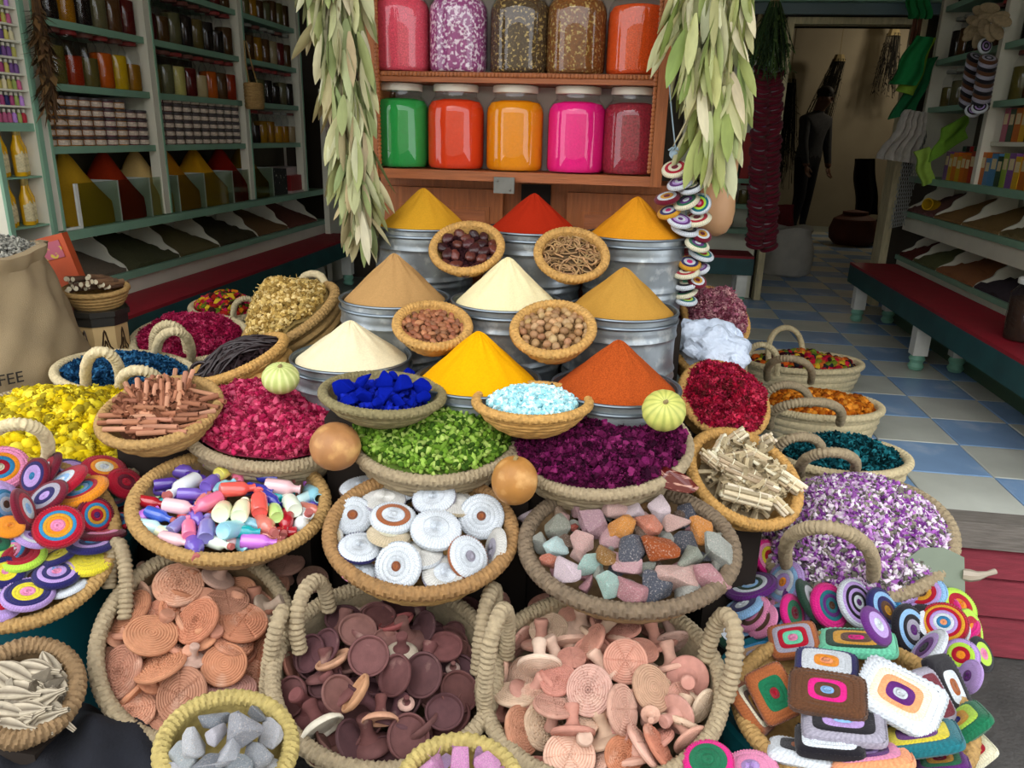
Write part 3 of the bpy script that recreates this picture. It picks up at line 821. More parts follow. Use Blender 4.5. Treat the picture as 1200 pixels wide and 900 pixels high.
# tins
m_zinc = mat('galvanised_steel', '8f969a', rough=.42, metal=.75, noise=(18, .22), col2='c2c6c6', col2s=(28, .55, .75), bump=(8, .003))
TR, TH = .155, .25
def tin_meshes():
    g = G()
    pr = [(0, .004), (TR * .985, .004), (TR * .99, 0)]
    for t in np.linspace(.01, TH - .035, 40):
        b = .0045 * (math.exp(-((t - .075) / .006) ** 2) + math.exp(-((t - .095) / .006) ** 2) + math.exp(-((t - .19) / .005) ** 2) * .8)
        pr.append((TR * .99 + b, t))
    pr += [(TR * .985, TH - .03), (TR * .985, TH), (TR * .965, TH), (TR * .965, TH - .06), (0, TH - .06)]
    def dent(i, th):
        return .0016 * np.sin(3 * th + i * .12) + .001 * np.sin(7 * th + 1 - i * .2), 0 * th
    g.lathe(pr, 64, mod=dent)
    body = g.mesh('tin_body', m_zinc)
    g = G()
    g.lathe([(TR * .985 + .004 * math.cos(a) + .002, TH + .004 * math.sin(a)) for a in np.linspace(0, 2 * PI, 9)], 64)
    g.lathe([(TR * .985 + .0045 * math.cos(a) + .002, TH - .022 + .005 * math.sin(a)) for a in np.linspace(0, 2 * PI, 9)], 64)
    return body, g.mesh('tin_rim', mat('rolled_steel_rim', '7a848c', rough=.35, metal=.8))
tinb, tinr = tin_meshes()
def cone_mesh(seed, hh=.13, rr=.143):
    rg = random.Random(seed)
    ph = [rg.uniform(0, 6) for _ in range(4)]
    pr = []
    for t in np.linspace(0, 1, 26):
        r_ = rr * (1 - t)
        z_ = hh * (t ** .97)
        if t > .93:
            z_ = hh * (.93 + (t - .93) * .55)
        pr.append((r_, z_ - .0))
    pr = [(0, -.05), (rr, -.05), (rr * 1.003, -.004)] + pr
    def md(i, th):
        k = min(1, max(0, (i - 3) / 5)) * .0016
        return k * (np.sin(5 * th + ph[0] + i * .2) + np.sin(9 * th + ph[1] - i * .3) + .7 * np.sin(17 * th + ph[2])), 0 * th
    g = G(); g.lathe(pr, 72, mod=md)
    return g
TINS = [(497, 262, 2.48, 1.168, 'mustard yellow', 'cc9628', m_powder, .125), (625, 268, 2.45, 1.168, 'deep red', 'a82a14', m_powder, .12), (744, 277, 2.40, 1.165, 'golden orange', 'd99020', m_powder, .125),
        (463, 350, 2.16, 1.0, 'tan brown', 'b28a58', m_powder, .135), (594, 352, 2.13, 1.005, 'pale cream', 'ecdfb0', m_powder, .132), (728, 362, 2.08, 1.0, 'ochre brown', 'b98a3c', m_powder, .125),
        (412, 415, 1.93, .888, 'ivory', 'e6d9b4', m_powder, .105), (560, 440, 1.82, .872, 'bright turmeric yellow', 'e6a408', m_powder, .13), (722, 447, 1.77, .877, 'rust red coarse', 'a84a1c', m_grain, .125)]
LAB = {1.168: 'topmost', 1.165: 'topmost', 1.0: 'middle', 1.005: 'middle'}
for i, (u, v, Y, zr, nm, hx, m, hh) in enumerate(TINS):
    P = py(u, v, Y); P.z = zr
    t = thing('spice_tin', f'round galvanised tin heaped with {nm} ground spice', 'tin', Matrix.Translation((P.x, P.y, zr - TH)) @ RZ(i * 1.1))
    ob('body', tinb, t); ob('rim', tinr, t)
    tag(ob('spice_cone', cone_mesh(i, hh).mesh('spice_cone', m), None, Matrix.Translation((P.x, P.y, zr - .006)), hx), f'smooth cone of {nm} ground spice in a galvanised tin', 'spice')
    riser(-.155, .155, -.155, .155, zr - TH, -YAW, P.x, P.y)

# ================================================================ baskets
class B:
    pass
def basket(label, M, rx, ry, depth, m, rim=.011, base=.62, coils=7, group=None, seg=84, inner=None, name='basket', amp=1.0, sup=True, rm=None, K=None, cat='basket'):
    b = B()
    b.M, b.rx, b.ry, b.depth, b.base = M, rx, ry, depth, base
    b.Mi = M.inverted()
    E_ = M @ T(0, 0, -depth)
    b.e = thing(name, label, cat, E_, group)
    mean = (rx + ry) / 2
    prof, kind = [(0, 0), (base * .5, 0)], [0, 0]
    nc = coils * 4
    for i in range(nc + 1):
        t = i / nc
        r_ = base + (1 - base) * math.sin(t * PI / 2) ** .85
        prof.append((r_, t * depth)); kind.append(1 + i)
    th_ = .010 / mean
    for i in range(8):
        t = 1 - i / 7
        r_ = base + (1 - base) * math.sin(t * PI / 2) ** .85 - th_
        prof.append((r_, max(.008, t * depth))); kind.append(0)
    prof.append((0, .008)); kind.append(0)
    ch = depth / coils
    A = min(.009, ch * .42) / mean * amp
    K = K or int(2 * PI * mean / .011)
    def md(i, th):
        k = kind[i]
        if not k:
            return 0 * th, 0 * th
        bump = abs(math.sin((k - 1) / 4 * PI))
        ci = (k - 1) // 4
        return A * bump * (.72 + .28 * np.sin(K * th + ci * 2.1)) , 0 * th
    g = G(); g.lathe(prof, max(seg, 40), rx, ry, mod=md)
    b.body = ob('body', g.mesh('basket_body', m), b.e)
    n = max(160, int(2 * PI * mean / .004))
    a = np.arange(n) * 2 * PI / n
    path = np.stack([(rx + rim * .2) * np.cos(a), (ry + rim * .2) * np.sin(a), np.full(n, depth)], 1)
    tw = max(10, int(2 * PI * mean / .02))
    g = G(); g.tube(path, rim, 12, True, mod=lambda i, ph: 1 - .12 + .32 * np.abs(np.sin(ph + tw * a[i])))
    b.rimo = ob('rim', g.mesh('basket_rim', rm or m), b.e)
    if sup:
        # a riser of the stand under the lowest point of the base
        zl = min((E_ @ Vector((base * rx * math.cos(q), base * ry * math.sin(q), 0))).z for q in np.arange(0, 2 * PI, .2))
        if zl > .05:
            c = E_ @ Vector((0, 0, 0))
            low = min(((E_ @ Vector((base * rx * math.cos(q), base * ry * math.sin(q), 0))) for q in np.arange(0, 2 * PI, .2)), key=lambda p: p.z)
            q = (c + low) / 2
            if sup == 'back':
                back = max((E_ @ Vector((base * rx * math.cos(t_), base * ry * math.sin(t_), 0)) for t_ in np.arange(0, 2 * PI, .2)), key=lambda p_: p_.y)
                riser(-.14, .14, -.05, .03, back.z - .012, 0, back.x, back.y - .0)
                return b
            s_ = min(rx, ry) * base * .8
            riser(-s_, s_, -s_, s_, zl, -YAW, q.x, q.y)
    return b
def rope(path, rad, m, wraps, name='handle'):
    P = np.asarray(path)
    n = wraps * 5
    L_ = np.concatenate([[0], np.cumsum(np.linalg.norm(np.diff(P, axis=0), axis=1))]); L_ /= L_[-1]
    t = np.linspace(0, 1, n)
    Q = np.stack([np.interp(t, L_, P[:, k]) for k in range(3)], 1)
    rr = rad * (.9 + .28 * np.abs(np.sin(t * wraps * PI)))
    g = G(); g.tube(Q, rr, 9, mod=lambda i, ph: 1 + .05 * np.sin(2 * ph + i))
    return g.mesh(name, m)
def plane_hit(b, u, v, zl=0):
    o = b.Mi @ CAM
    d = b.Mi.to_3x3() @ ray(u, v)
    return CAM + ray(u, v) * ((zl - o.z) / d.z)
def handle(b, p0, pa, p1, m, rad=.011, dz=0):
    A0, A1 = plane_hit(b, *p0), plane_hit(b, *p1)
    mid = (A0 + A1) / 2
    A = py(pa[0], pa[1], mid.y + dz)
    h = A - mid
    pts = []
    for t in np.linspace(0, PI, 26):
        s_ = math.sin(t) ** .75
        pts.append((b.e.matrix_basis.inverted() @ (mid - (A1 - A0) / 2 * math.cos(t) * (1 + .12 * math.sin(t)) + h * s_))[:])
    L_ = sum((Vector(pts[i + 1]) - Vector(pts[i])).length for i in range(25))
    return ob('handle', rope(pts, rad, m, max(14, int(L_ / (rad * .75)))), b.e)
def mound_hit(b, u, v, h, s=0.0):
    """camera ray meets the mound z = s + h(1 - x2/rx2 - y2/ry2) in the rim frame"""
    o = b.Mi @ CAM
    d = b.Mi.to_3x3() @ ray(u, v)
    ax, ay = 1 / b.rx ** 2, 1 / b.ry ** 2
    A = h * (ax * d.x ** 2 + ay * d.y ** 2)
    Bq = d.z + 2 * h * (ax * o.x * d.x + ay * o.y * d.y)
    Cq = o.z - s - h + h * (ax * o.x ** 2 + ay * o.y ** 2)
    D_ = Bq * Bq - 4 * A * Cq
    if D_ < 0 or abs(A) < 1e-9:
        t = (s - o.z) / d.z
    else:
        t = min(x for x in ((-Bq - math.sqrt(D_)) / (2 * A), (-Bq + math.sqrt(D_)) / (2 * A)))
        if t < 0:
            t = (s - o.z) / d.z
    return CAM + ray(u, v) * t
# --- scattered dried flowers, leaves and buds (uncountable heaps)
def ico(seed, j=.35, sc=(1, 1, 1)):
    rg = np.random.default_rng(seed)
    p = (1 + 5 ** .5) / 2
    V = np.array([(-1, p, 0), (1, p, 0), (-1, -p, 0), (1, -p, 0), (0, -1, p), (0, 1, p), (0, -1, -p), (0, 1, -p), (p, 0, -1), (p, 0, 1), (-p, 0, -1), (-p, 0, 1)], float) / 1.9
    V *= (1 + rg.uniform(-j, j, (12, 1)))
    Fc = np.array([(0, 11, 5), (0, 5, 1), (0, 1, 7), (0, 7, 10), (0, 10, 11), (1, 5, 9), (5, 11, 4), (11, 10, 2), (10, 7, 6), (7, 1, 8), (3, 9, 4), (3, 4, 2), (3, 2, 6), (3, 6, 8), (3, 8, 9), (4, 9, 5), (2, 4, 11), (6, 2, 10), (8, 6, 7), (9, 8, 1)])
    return V * np.array(sc), Fc
def petal_t(seed, w_=.6, curl=.35):
    rg = np.random.default_rng(seed)
    V = []
    for i, (x, ww) in enumerate(((-1, .15), (-.3, .8), (.4, 1), (1, .35))):
        for y in (-1, 0, 1):
            V.append((x, y * w_ * ww, curl * (x * x + .8 * y * y * ww) + rg.uniform(-.12, .12)))
    Fc = []
    for i in range(3):
        for j in range(2):
            a = i * 3 + j
            Fc += [(a, a + 3, a + 4), (a, a + 4, a + 1)]
    return np.array(V, float), np.array(Fc)
def flower_t(seed, n=5):
    Vs, Fs, o = [], [], 0
    rg = np.random.default_rng(seed)
    for k in range(n):
        V, Fc = petal_t(seed * 10 + k, .55, .3)
        V = V * .55 + np.array([.5, 0, 0])
        a = rg.uniform(.2, 1.1)
        Ry = np.array([[math.cos(a), 0, -math.sin(a)], [0, 1, 0], [math.sin(a), 0, math.cos(a)]])
        b = 2 * PI * k / n + rg.uniform(-.3, .3)
        Rz = np.array([[math.cos(b), -math.sin(b), 0], [math.sin(b), math.cos(b), 0], [0, 0, 1]])
        Vs.append(V @ Ry.T @ Rz.T); Fs.append(Fc + o); o += len(V)
    return np.concatenate(Vs), np.concatenate(Fs)
def stick_t(w_=.06):
    V = np.array([(x, y, z_) for x in (-1, 0, 1) for y, z_ in ((-w_, -w_), (w_, -w_), (w_, w_), (-w_, w_))], float)
    V[4:8, 2] += .15
    Fc = []
    for i in range(2):
        for j in range(4):
            a, b = i * 4 + j, i * 4 + (j + 1) % 4
            Fc += [(a, b, b + 4), (a, b + 4, a + 4)]
    return V, np.array(Fc)
def heap(b, h, s, n, size, cols, temps, label, cat='dried flowers', flat=0.0, under=None, spread=.965, p=1.0, layers=.4, m=None, name='flower_heap', svar=.3, lump=0.0, wt=None, smooth=False):
    Vs, Fs, Cs, off = [], [], [], 0
    ph = RNG.uniform(0, 6, 4)
    def Z(x, y):
        r2 = np.clip(x * x + y * y, 0, 1)
        return s + h * (1 - r2) ** p + lump * (np.sin(5 * x + ph[0]) * np.sin(6 * y + ph[1]) + .6 * np.sin(9 * x + ph[2] + 4 * y))
    lim = .985
    if s < 0 and hasattr(b, 'base'):          # stay inside the wall of the basket below the rim
        tt = max(.05, 1 + (s - size * .6) / b.depth)
        lim = min(lim, b.base + (1 - b.base) * math.sin(tt * PI / 2) ** .85 - .014 / ((b.rx + b.ry) / 2))
        spread = min(spread, lim - size * .3 / b.rx)
    # solid core
    nr, na = 9, 36
    core = np.array([(r_ * math.cos(a), r_ * math.sin(a)) for r_ in np.linspace(0.001, lim, nr) for a in np.arange(na) * 2 * PI / na])
    cz_ = Z(core[:, 0], core[:, 1]) - size * .55
    V = np.stack([core[:, 0] * b.rx, core[:, 1] * b.ry, cz_], 1)
    Fc = []
    for i in range(nr - 1):
        for j in range(na):
            a, c = i * na + j, i * na + (j + 1) % na
            Fc += [(a, a + na, c + na), (a, c + na, c)]
    Vs.append(V); Fs.append(np.array(Fc)); off += len(V)
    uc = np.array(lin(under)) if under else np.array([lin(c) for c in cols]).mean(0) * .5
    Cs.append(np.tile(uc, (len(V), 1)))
    per = np.array([lin(c) for c in cols])
    for k, (tv, tf) in enumerate(temps):
        nn = n // len(temps)
        r_ = np.sqrt(RNG.uniform(0, 1, nn)) * spread
        a = RNG.uniform(0, 2 * PI, nn)
        x, y = r_ * np.cos(a), r_ * np.sin(a)
        z_ = Z(x, y) + RNG.uniform(-layers, layers * .6, nn) * size
        Rm = rand_rot(nn)
        if flat:
            I = np.eye(3)[None]
            q = RNG.uniform(0, 2 * PI, nn)
            Rz = np.zeros((nn, 3, 3)); Rz[:, 0, 0] = np.cos(q); Rz[:, 0, 1] = -np.sin(q); Rz[:, 1, 0] = np.sin(q); Rz[:, 1, 1] = np.cos(q); Rz[:, 2, 2] = 1
            ti = RNG.normal(0, (1 - flat) * 1.2, nn)
            Rx = np.zeros((nn, 3, 3)); Rx[:, 0, 0] = 1; Rx[:, 1, 1] = np.cos(ti); Rx[:, 1, 2] = -np.sin(ti); Rx[:, 2, 1] = np.sin(ti); Rx[:, 2, 2] = np.cos(ti)
            Rm = np.einsum('nij,njk->nik', Rz, np.einsum('nij,njk->nik', Rx, Rz))
        sc = size * RNG.uniform(1 - svar, 1 + svar, nn)
        V = np.einsum('nij,vj->nvi', Rm, tv) * sc[:, None, None] * .5
        V += np.stack([x * b.rx, y * b.ry, z_], 1)[:, None, :]
        Fn = tf[None] + (np.arange(nn) * len(tv))[:, None, None] + off
        Vs.append(V.reshape(-1, 3)); Fs.append(Fn.reshape(-1, 3)); off += nn * len(tv)
        ci = RNG.choice(len(per), nn, p=wt)
        c = per[ci] * RNG.uniform(.72, 1.22, (nn, 1))
        Cs.append(np.repeat(np.clip(c, 0, 1), len(tv), 0))
    me = raw_mesh(name, np.concatenate(Vs), np.concatenate(Fs), np.concatenate(Cs), m or m_flower, smooth)
    return tag(ob(name, me, None, b.M), label, cat, None, 'stuff')
BUDS = [ico(i, .4) for i in range(4)]
BUDL = [ico(20 + i, .35, (1.5, .7, .7)) for i in range(3)]
FLOW = [flower_t(i) for i in range(1, 4)]
PET = [petal_t(i) for i in range(4)]
def pom_t(seed):
    rg = np.random.default_rng(seed)
    Vs, Fs = [], []
    V, Fc = ico(seed, .1); Vs.append(V * .6); Fs.append(Fc); o = 12
    d = rg.normal(size=(22, 3)); d /= np.linalg.norm(d, axis=1)[:, None]
    for k in range(22):
        a = np.cross(d[k], rg.normal(size=3)); a /= np.linalg.norm(a); b_ = np.cross(d[k], a)
        Vs.append(np.array([d[k] * .5, d[k] * .85 + a * .24, d[k] * 1.12 + b_ * .1, d[k] * .85 - a * .24])); Fs.append(np.array([(0, 1, 2), (0, 2, 3)]) + o); o += 4
    return np.concatenate(Vs), np.concatenate(Fs)
POM = [pom_t(i) for i in range(3)]
def lump_t(seed, sc=(1, 1, .85), j=.16):
    V, Fc = ico(seed, .05)
    V = list(V / np.linalg.norm(V, axis=1)[:, None]); mid = {}; out = []
    for a, b_, c in Fc:
        m3 = []
        for x, y in ((a, b_), (b_, c), (c, a)):
            k = (min(x, y), max(x, y))
            if k not in mid:
                q = V[x] + V[y]; V.append(q / np.linalg.norm(q)); mid[k] = len(V) - 1
            m3.append(mid[k])
        out += [(a, m3[0], m3[2]), (b_, m3[1], m3[0]), (c, m3[2], m3[1]), tuple(m3)]
    V = np.array(V)
    rg = np.random.default_rng(seed)
    V = V * (1 + rg.uniform(-j, j, (len(V), 1)))
    return V * np.array(sc), np.array(out)
LUMP = [lump_t(i) for i in range(3)]
LUMPL = [lump_t(9 + i, (1.5, .75, .75), .12) for i in range(3)]
def poisson(n, rmin, tries=4000, rmax=.9):
    pts = []
    for _ in range(tries):
        r_, a = math.sqrt(random.random()) * rmax, random.uniform(0, 2 * PI)
        p = (r_ * math.cos(a), r_ * math.sin(a))
        if all((p[0] - q[0]) ** 2 + (p[1] - q[1]) ** 2 > rmin * rmin for q in pts):
            pts.append(p)
            if len(pts) >= n:
                break
    return pts

# four small tilted baskets leaning between the tins
def small_tilted(u, v, wd, h, ang, Y, label, dep=.062):
    M, rx, ry = fr(u, v, wd, h, ang, 1, Y=Y)
    return basket(label, M, rx * .93, ry * .93, dep, m_straw2, rim=.011, base=.55, coils=6, seg=72, sup=False)
bd = small_tilted(547, 290, 84, 56, -7, 2.22, 'small golden straw basket of dark dates below the red cone')
br_ = small_tilted(670, 298, 84, 58, 8, 2.18, 'small golden straw basket of tangled roots below the red cone')
ba = small_tilted(507, 381, 88, 52, 3, 1.925, 'small golden straw basket of almonds between the tins')
bn = small_tilted(648, 385, 96, 62, -2, 1.87, 'small golden straw basket of nutmegs between the tins', .07)
def nuts(b, me, n, rmin, s, h, label, group, cols, name, cat, scale=(.9, 1.1), squash=True, rnd=True):
    core = G(); core.lathe([(0, s + h - .012), (.5 * b.rx, s + h * .75 - .012), (.9 * b.rx, s + h * .2 - .012), (.93 * b.rx, s - .03)], 24, 1, b.ry / b.rx)
    pts = poisson(n, rmin)
    for x, y in pts:
        z_ = s + h * (1 - x * x - y * y) + random.uniform(-.003, .002)
        q = random.uniform(*scale)
        Mx = b.M @ T(x * b.rx, y * b.ry, z_) @ RZ(random.uniform(0, 6)) @ RX(random.gauss(0, .35 if rnd else 0)) @ Matrix.Diagonal((q, q, q, 1))
        tag(ob(name, me, None, Mx, vary(random.choice(cols), .15)), label, cat, group)
    # packed lower layer that nobody could count
    Vs = [ico(k, .1, (.011, .011, .009)) for k in range(2)]
    for x, y in poisson(120, rmin * .8):
        pass
    return pts
m_nut = mat('nut_shell', attr='obj', rough=.6, noise=(120, .25), bump=(260, .001))
m_date = mat('date_skin', attr='obj', rough=.35, noise=(90, .3), bump=(120, .003), spec=.5)
def under(b, s, h, hx, label, nm='nut_layer'):
    heap(b, h, s - .009, 420, .014, [hx], BUDS[:2], label, 'nuts', name=nm, m=m_flower, spread=.88)
g = G(); g.blob((0, 0, 0), .0125, .0085, .0062, 10, 7); me_alm = g.mesh('almond', m_nut)
g = G(); g.blob((0, 0, 0), .0122, .0105, .0105, 12, 8, noise=.02, seed=3); me_nutm = g.mesh('nutmeg', m_nut)
g = G(); g.blob((0, 0, 0), .021, .015, .0135, 14, 10, noise=.09, seed=5); me_date = g.mesh('date', m_date)
nuts(ba, me_alm, 105, .155, -.013, .014, 'brown almond heaped in a small straw basket', 'almonds in the small basket', ['9a6242', '8a5236', 'a8704c', '84583e'], 'almond', 'nut')
under(ba, -.013, .014, '6a4630', 'lower layer of brown almonds in the small basket')
nuts(bn, me_nutm, 100, .175, -.013, .02, 'round tan nutmeg heaped in a small straw basket', 'nutmegs in the small basket', ['9c7650', 'a88458', '8e6844', 'ae8c62'], 'nutmeg', 'nut')
under(bn, -.013, .02, '6e5436', 'lower layer of tan nutmegs in the small basket')
nuts(bd, me_date, 30, .29, -.012, .014, 'dark wrinkled date in a small straw basket', 'dates in the small basket', ['3c1a1c', '4a2426', '2e1418', '5a2c24'], 'date', 'fruit', (.85, 1.2))
under(bd, -.012, .012, '2a1216', 'lower layer of dark dates in the small basket')
# tangled roots
g = G()
for k in range(85):
    a = random.uniform(0, 2 * PI); r0 = math.sqrt(random.random()) * .85
    p0 = np.array([r0 * math.cos(a) * br_.rx, r0 * math.sin(a) * br_.ry])
    q = random.uniform(0, 6); L_ = random.uniform(.02, .05)
    pts = []
    for t in np.linspace(-1, 1, 7):
        x, y = p0 + np.array([math.cos(q + t * .6), math.sin(q + t * .6)]) * L_ * t
        rr = min(1, (x / br_.rx) ** 2 + (y / br_.ry) ** 2)
        if rr > .75:
            x *= math.sqrt(.75 / rr); y *= math.sqrt(.75 / rr)
        pts.append((x, y, -.014 + .016 * (1 - rr) + .004 * math.sin(t * 3 + k) + random.uniform(0, .003)))
    g.tube(pts, random.uniform(.0016, .0028), 5, col=vary(random.choice(['9c7a52', 'b08c60', '84623e']), .15))
g.lathe([(0, -.004), (br_.rx * .6, -.01), (br_.rx * .9, -.022), (br_.rx * .8, -.04)], 24, 1, br_.ry / br_.rx, col=lin('5a452c'))
tag(ob('root_tangle', g.mesh('root_tangle', m_col), None, br_.M), 'tangle of thin tan dried roots in a small basket', 'roots', None, 'stuff')

# two wide bowls in front of the tins
M, rx, ry = fr(449, 461, 136, 46, 2, 1, Y=1.665)
bb = basket('wide grey green straw bowl heaped with ultramarine pigment blocks', M, rx, ry, .06, mat('greenish_straw', '7d7350', rough=.85, noise=(90, .3), bump=(260, .0016)), rim=.010, base=.5, coils=6, name='bowl_basket', sup='back')
M, rx, ry = fr(624, 470, 130, 40, 1, 1, Y=1.655)
bc = basket('wide golden straw bowl heaped with pale blue crystals', M, rx, ry, .068, m_straw2, rim=.010, base=.5, coils=7, name='bowl_basket', sup='back')
m_blue = mat('ultramarine_pigment', '0d1f9c', rough=1, noise=(60, .2), bump=(200, .002), spec=.02)
BLK = [(402, 452, 30), (428, 446, 34), (425, 462, 30), (450, 442, 32), (452, 458, 26), (472, 448, 34), (492, 452, 32), (496, 464, 24), (468, 466, 24), (412, 466, 24), (440, 470, 20), (478, 436, 22), (420, 436, 20), (444, 466, 18), (484, 468, 18), (460, 440, 20)]
def chunk(seed, fl=.75):
    rg = np.random.default_rng(seed)
    import bmesh
    bm = bmesh.new()
    n = rg.integers(10, 15)
    P = rg.normal(size=(n, 3)); P /= np.linalg.norm(P, axis=1)[:, None]
    P *= rg.uniform(.8, 1.05, (n, 1)) * np.array([1, rg.uniform(.7, .95), fl * rg.uniform(.85, 1.1)])
    for p in P:
        bm.verts.new(p)
    r_ = bmesh.ops.convex_hull(bm, input=bm.verts)
    bmesh.ops.delete(bm, geom=[x for x in r_['geom_interior'] if isinstance(x, bmesh.types.BMVert)], context='VERTS')
    bmesh.ops.bevel(bm, geom=list(bm.edges), offset=.06, segments=1, affect='EDGES', profile=.5)
    me = bpy.data.meshes.new('chunk')
    bm.to_mesh(me); bm.free()
    return me
for i, (u, v, sz) in enumerate(BLK):
    P = mound_hit(bb, u, v + 3, .045, -.012)
    me = chunk(100 + i, .85); me.materials.append(m_blue)
    r_ = sz / 2 * (P - CAM).dot(FW) / F * 1.1
    tag(ob('pigment_block', me, None, Matrix.Translation(P) @ RZ(i) @ RX(i * .7) @ Matrix.Scale(r_, 4)), 'ultramarine blue pigment block in the grey green bowl', 'pigment', 'blue pigment blocks in the bowl')
heap(bb, .03, -.02, 300, .016, ['0d1f9c', '12249e'], BUDS, 'crumbs of ultramarine pigment under the blue blocks', 'pigment', name='pigment_crumbs', m=m_flower)
heap(bc, .042, -.016, 1500, .0125, ['a8dbe2', 'c2ecf0', '8accd8', 'dff6f6', '9ed6e0'], BUDS, 'heap of pale turquoise crystals in a golden straw bowl', 'crystals', under='8cc4cc', name='crystal_heap', m=mat('crystal', attr='Col', rough=.35, spec=.6))
# ================================================================ flower baskets and trays
def bk(label, u, v, wd, h, z=None, Y=None, ang=0, k=1.0, depth=.12, m=None, flip=1, **kw):
    rim = kw.get('rim', .011)
    M, rx, ry = fr(u, v, wd, h, ang, k, z=z, Y=Y, flip=flip)
    R3 = M.to_3x3()
    uu, vv = u, v
    ca_, sa_ = math.cos(R(ang)), math.sin(R(ang))
    rx -= 1.2 * rim; ry -= 1.2 * rim
    for _ in range(6):                        # fit the outer edge of the rim to the ellipse measured in the photograph
        P = pz(uu, vv, z) if z is not None else py(uu, vv, Y)
        xs, ys = [], []
        for q in np.arange(0, 2 * PI, .1):
            p_ = P + R3 @ Vector(((rx + 1.2 * rim) * math.cos(q), (ry + 1.2 * rim) * math.sin(q), 0)) - CAM
            dd = p_.dot(FW)
            x_, y_ = 600 + F * p_.dot(RT) / dd - u, 450 - F * p_.dot(UP) / dd - v
            xs.append(x_ * ca_ + y_ * sa_); ys.append(-x_ * sa_ + y_ * ca_)
        mx, my = (min(xs) + max(xs)) / 2, (min(ys) + max(ys)) / 2
        uu -= (mx * ca_ - my * sa_); vv -= (mx * sa_ + my * ca_)
        rx *= wd / (max(xs) - min(xs)); ry *= h / (max(ys) - min(ys))
    M = basis(R3.col[0], R3.col[1], R3.col[2], P)
    return basket(label, M, rx, ry, depth, m or m_straw, **kw)
# --- row in front of the tins
b = bk('pale palm basket of rose pink dried buds behind the bottle tray', 316, 500, 216, 104, z=.758, k=.9, depth=.12, m=m_palmy, rim=.013, coils=7)
heap(b, .062, -.002, 3500, .017, ['a81e4a', 'bc3a5e', '8e1a3e', 'cc5674', '7c1834', 'c04a66'], LUMPL + POM + POM, 'heap of rose pink dried buds', lump=.006, p=.6)
b = bk('pale palm basket of green dried cardamom pods behind the white discs', 508, 514, 206, 108, z=.768, k=.9, depth=.12, m=m_palmy, rim=.013, coils=7)
heap(b, .074, .0, 4200, .0145, ['587a22', '6c9030', '40601a', '86a446', '304c14', '98ae58'], LUMPL + PET[:2], 'heap of fresh green cardamom pods', 'pods', lump=.005, p=.5, smooth=True)
b = bk('pale palm basket of deep purple hibiscus petals behind the stone tray', 704, 526, 218, 118, z=.768, k=.9, depth=.12, m=m_palmy, rim=.013, coils=7)
heap(b, .07, .0, 3600, .018, ['4c0c34', '621446', '3a0a28', '782456', '54103a', '2c0820'], FLOW[:2] + POM + BUDS[:1], 'heap of deep purple dried hibiscus petals', lump=.006, p=.5)
# --- left side
b = bk('large pale palm basket of yellow flower heads beside the crochet tray', 78, 512, 272, 116, z=.70, k=.85, depth=.2, m=m_palmy, rim=.014, coils=10)
handle(b, (-22, 545), (24, 497), (52, 548), m_palm, .012, -.17)
heap(b, .085, -.006, 1900, .026, ['d6bc14', 'e2cc2c', 'c0a610', 'a89018', 'e6d440', '8c7c1c'], LUMP + POM[:2], 'heap of bright yellow dried flower heads', lump=.012, smooth=True)
b = bk('palm basket of blue dried petals in front of the sack', 145, 438, 175, 52, z=.74, k=.9, depth=.16, m=m_palm, rim=.012)
handle(b, (101, 452), (120, 412), (141, 456), m_palm, .013, -.1)
handle(b, (142, 462), (165, 434), (190, 466), m_palm, .013, -.12)
heap(b, .045, -.006, 1900, .02, ['143a5c', '1e4c74', '0e2c48', '2c6088', '3a7298'], FLOW[:2] + PET[:2], 'heap of indigo blue dried petals')
b = bk('pale palm basket of fuchsia petals below the teal bench', 222, 398, 145, 56, z=.73, k=.9, ang=-6, depth=.2, m=m_palm, rim=.013)
handle(b, (181, 418), (197, 380), (220, 418), m_palm, .013, -.05)
handle(b, (184, 428), (203, 388), (224, 425), m_palm, .013, -.16)
heap(b, .075, -.006, 1900, .022, ['a41c48', 'bc2c5a', '881438', 'cc4c72', '941842'], POM + FLOW[:1], 'heap of fuchsia dried petals', lump=.008)
b = bk('pale palm basket of mixed red, yellow and green blossoms under the bench', 264, 362, 88, 26, z=.70, k=.95, depth=.2, m=m_palm, rim=.012)
handle(b, (274, 374), (287, 350), (302, 372), m_palm, .011, -.05)
heap(b, .06, -.004, 480, .03, ['a8281c', 'd07a1c', 'c8a828', '5a6a1c', '40201c', 'b81c4a'], BUDS, 'heap of mixed red, yellow and green blossoms behind the fuchsia petals')
# long basket of straw coloured everlasting flowers, tipped to the left
b = bk('tipped straw basket of pale everlasting flowers beside the tins', 340, 372, 132, 44, Y=2.36, ang=-33, k=1, depth=.15, m=m_straw, rim=.014, base=.72, coils=6)
handle(b, (352, 338), (366, 321), (380, 338), m_palm, .011, .06)
heap(b, .12, -.004, 2800, .0165, ['b89a58', 'c8ac6a', 'a08244', '8c7038', 'd6bc80'], BUDS + FLOW[:2], 'heap of straw coloured everlasting flowers', lump=.008)
heap(b, .118, -.002, 120, .04, ['c8ac6a', 'b89a58'], [stick_t(.03)], 'loose straw stems among the everlasting flowers', 'stems', name='stem_scatter', spread=.85)
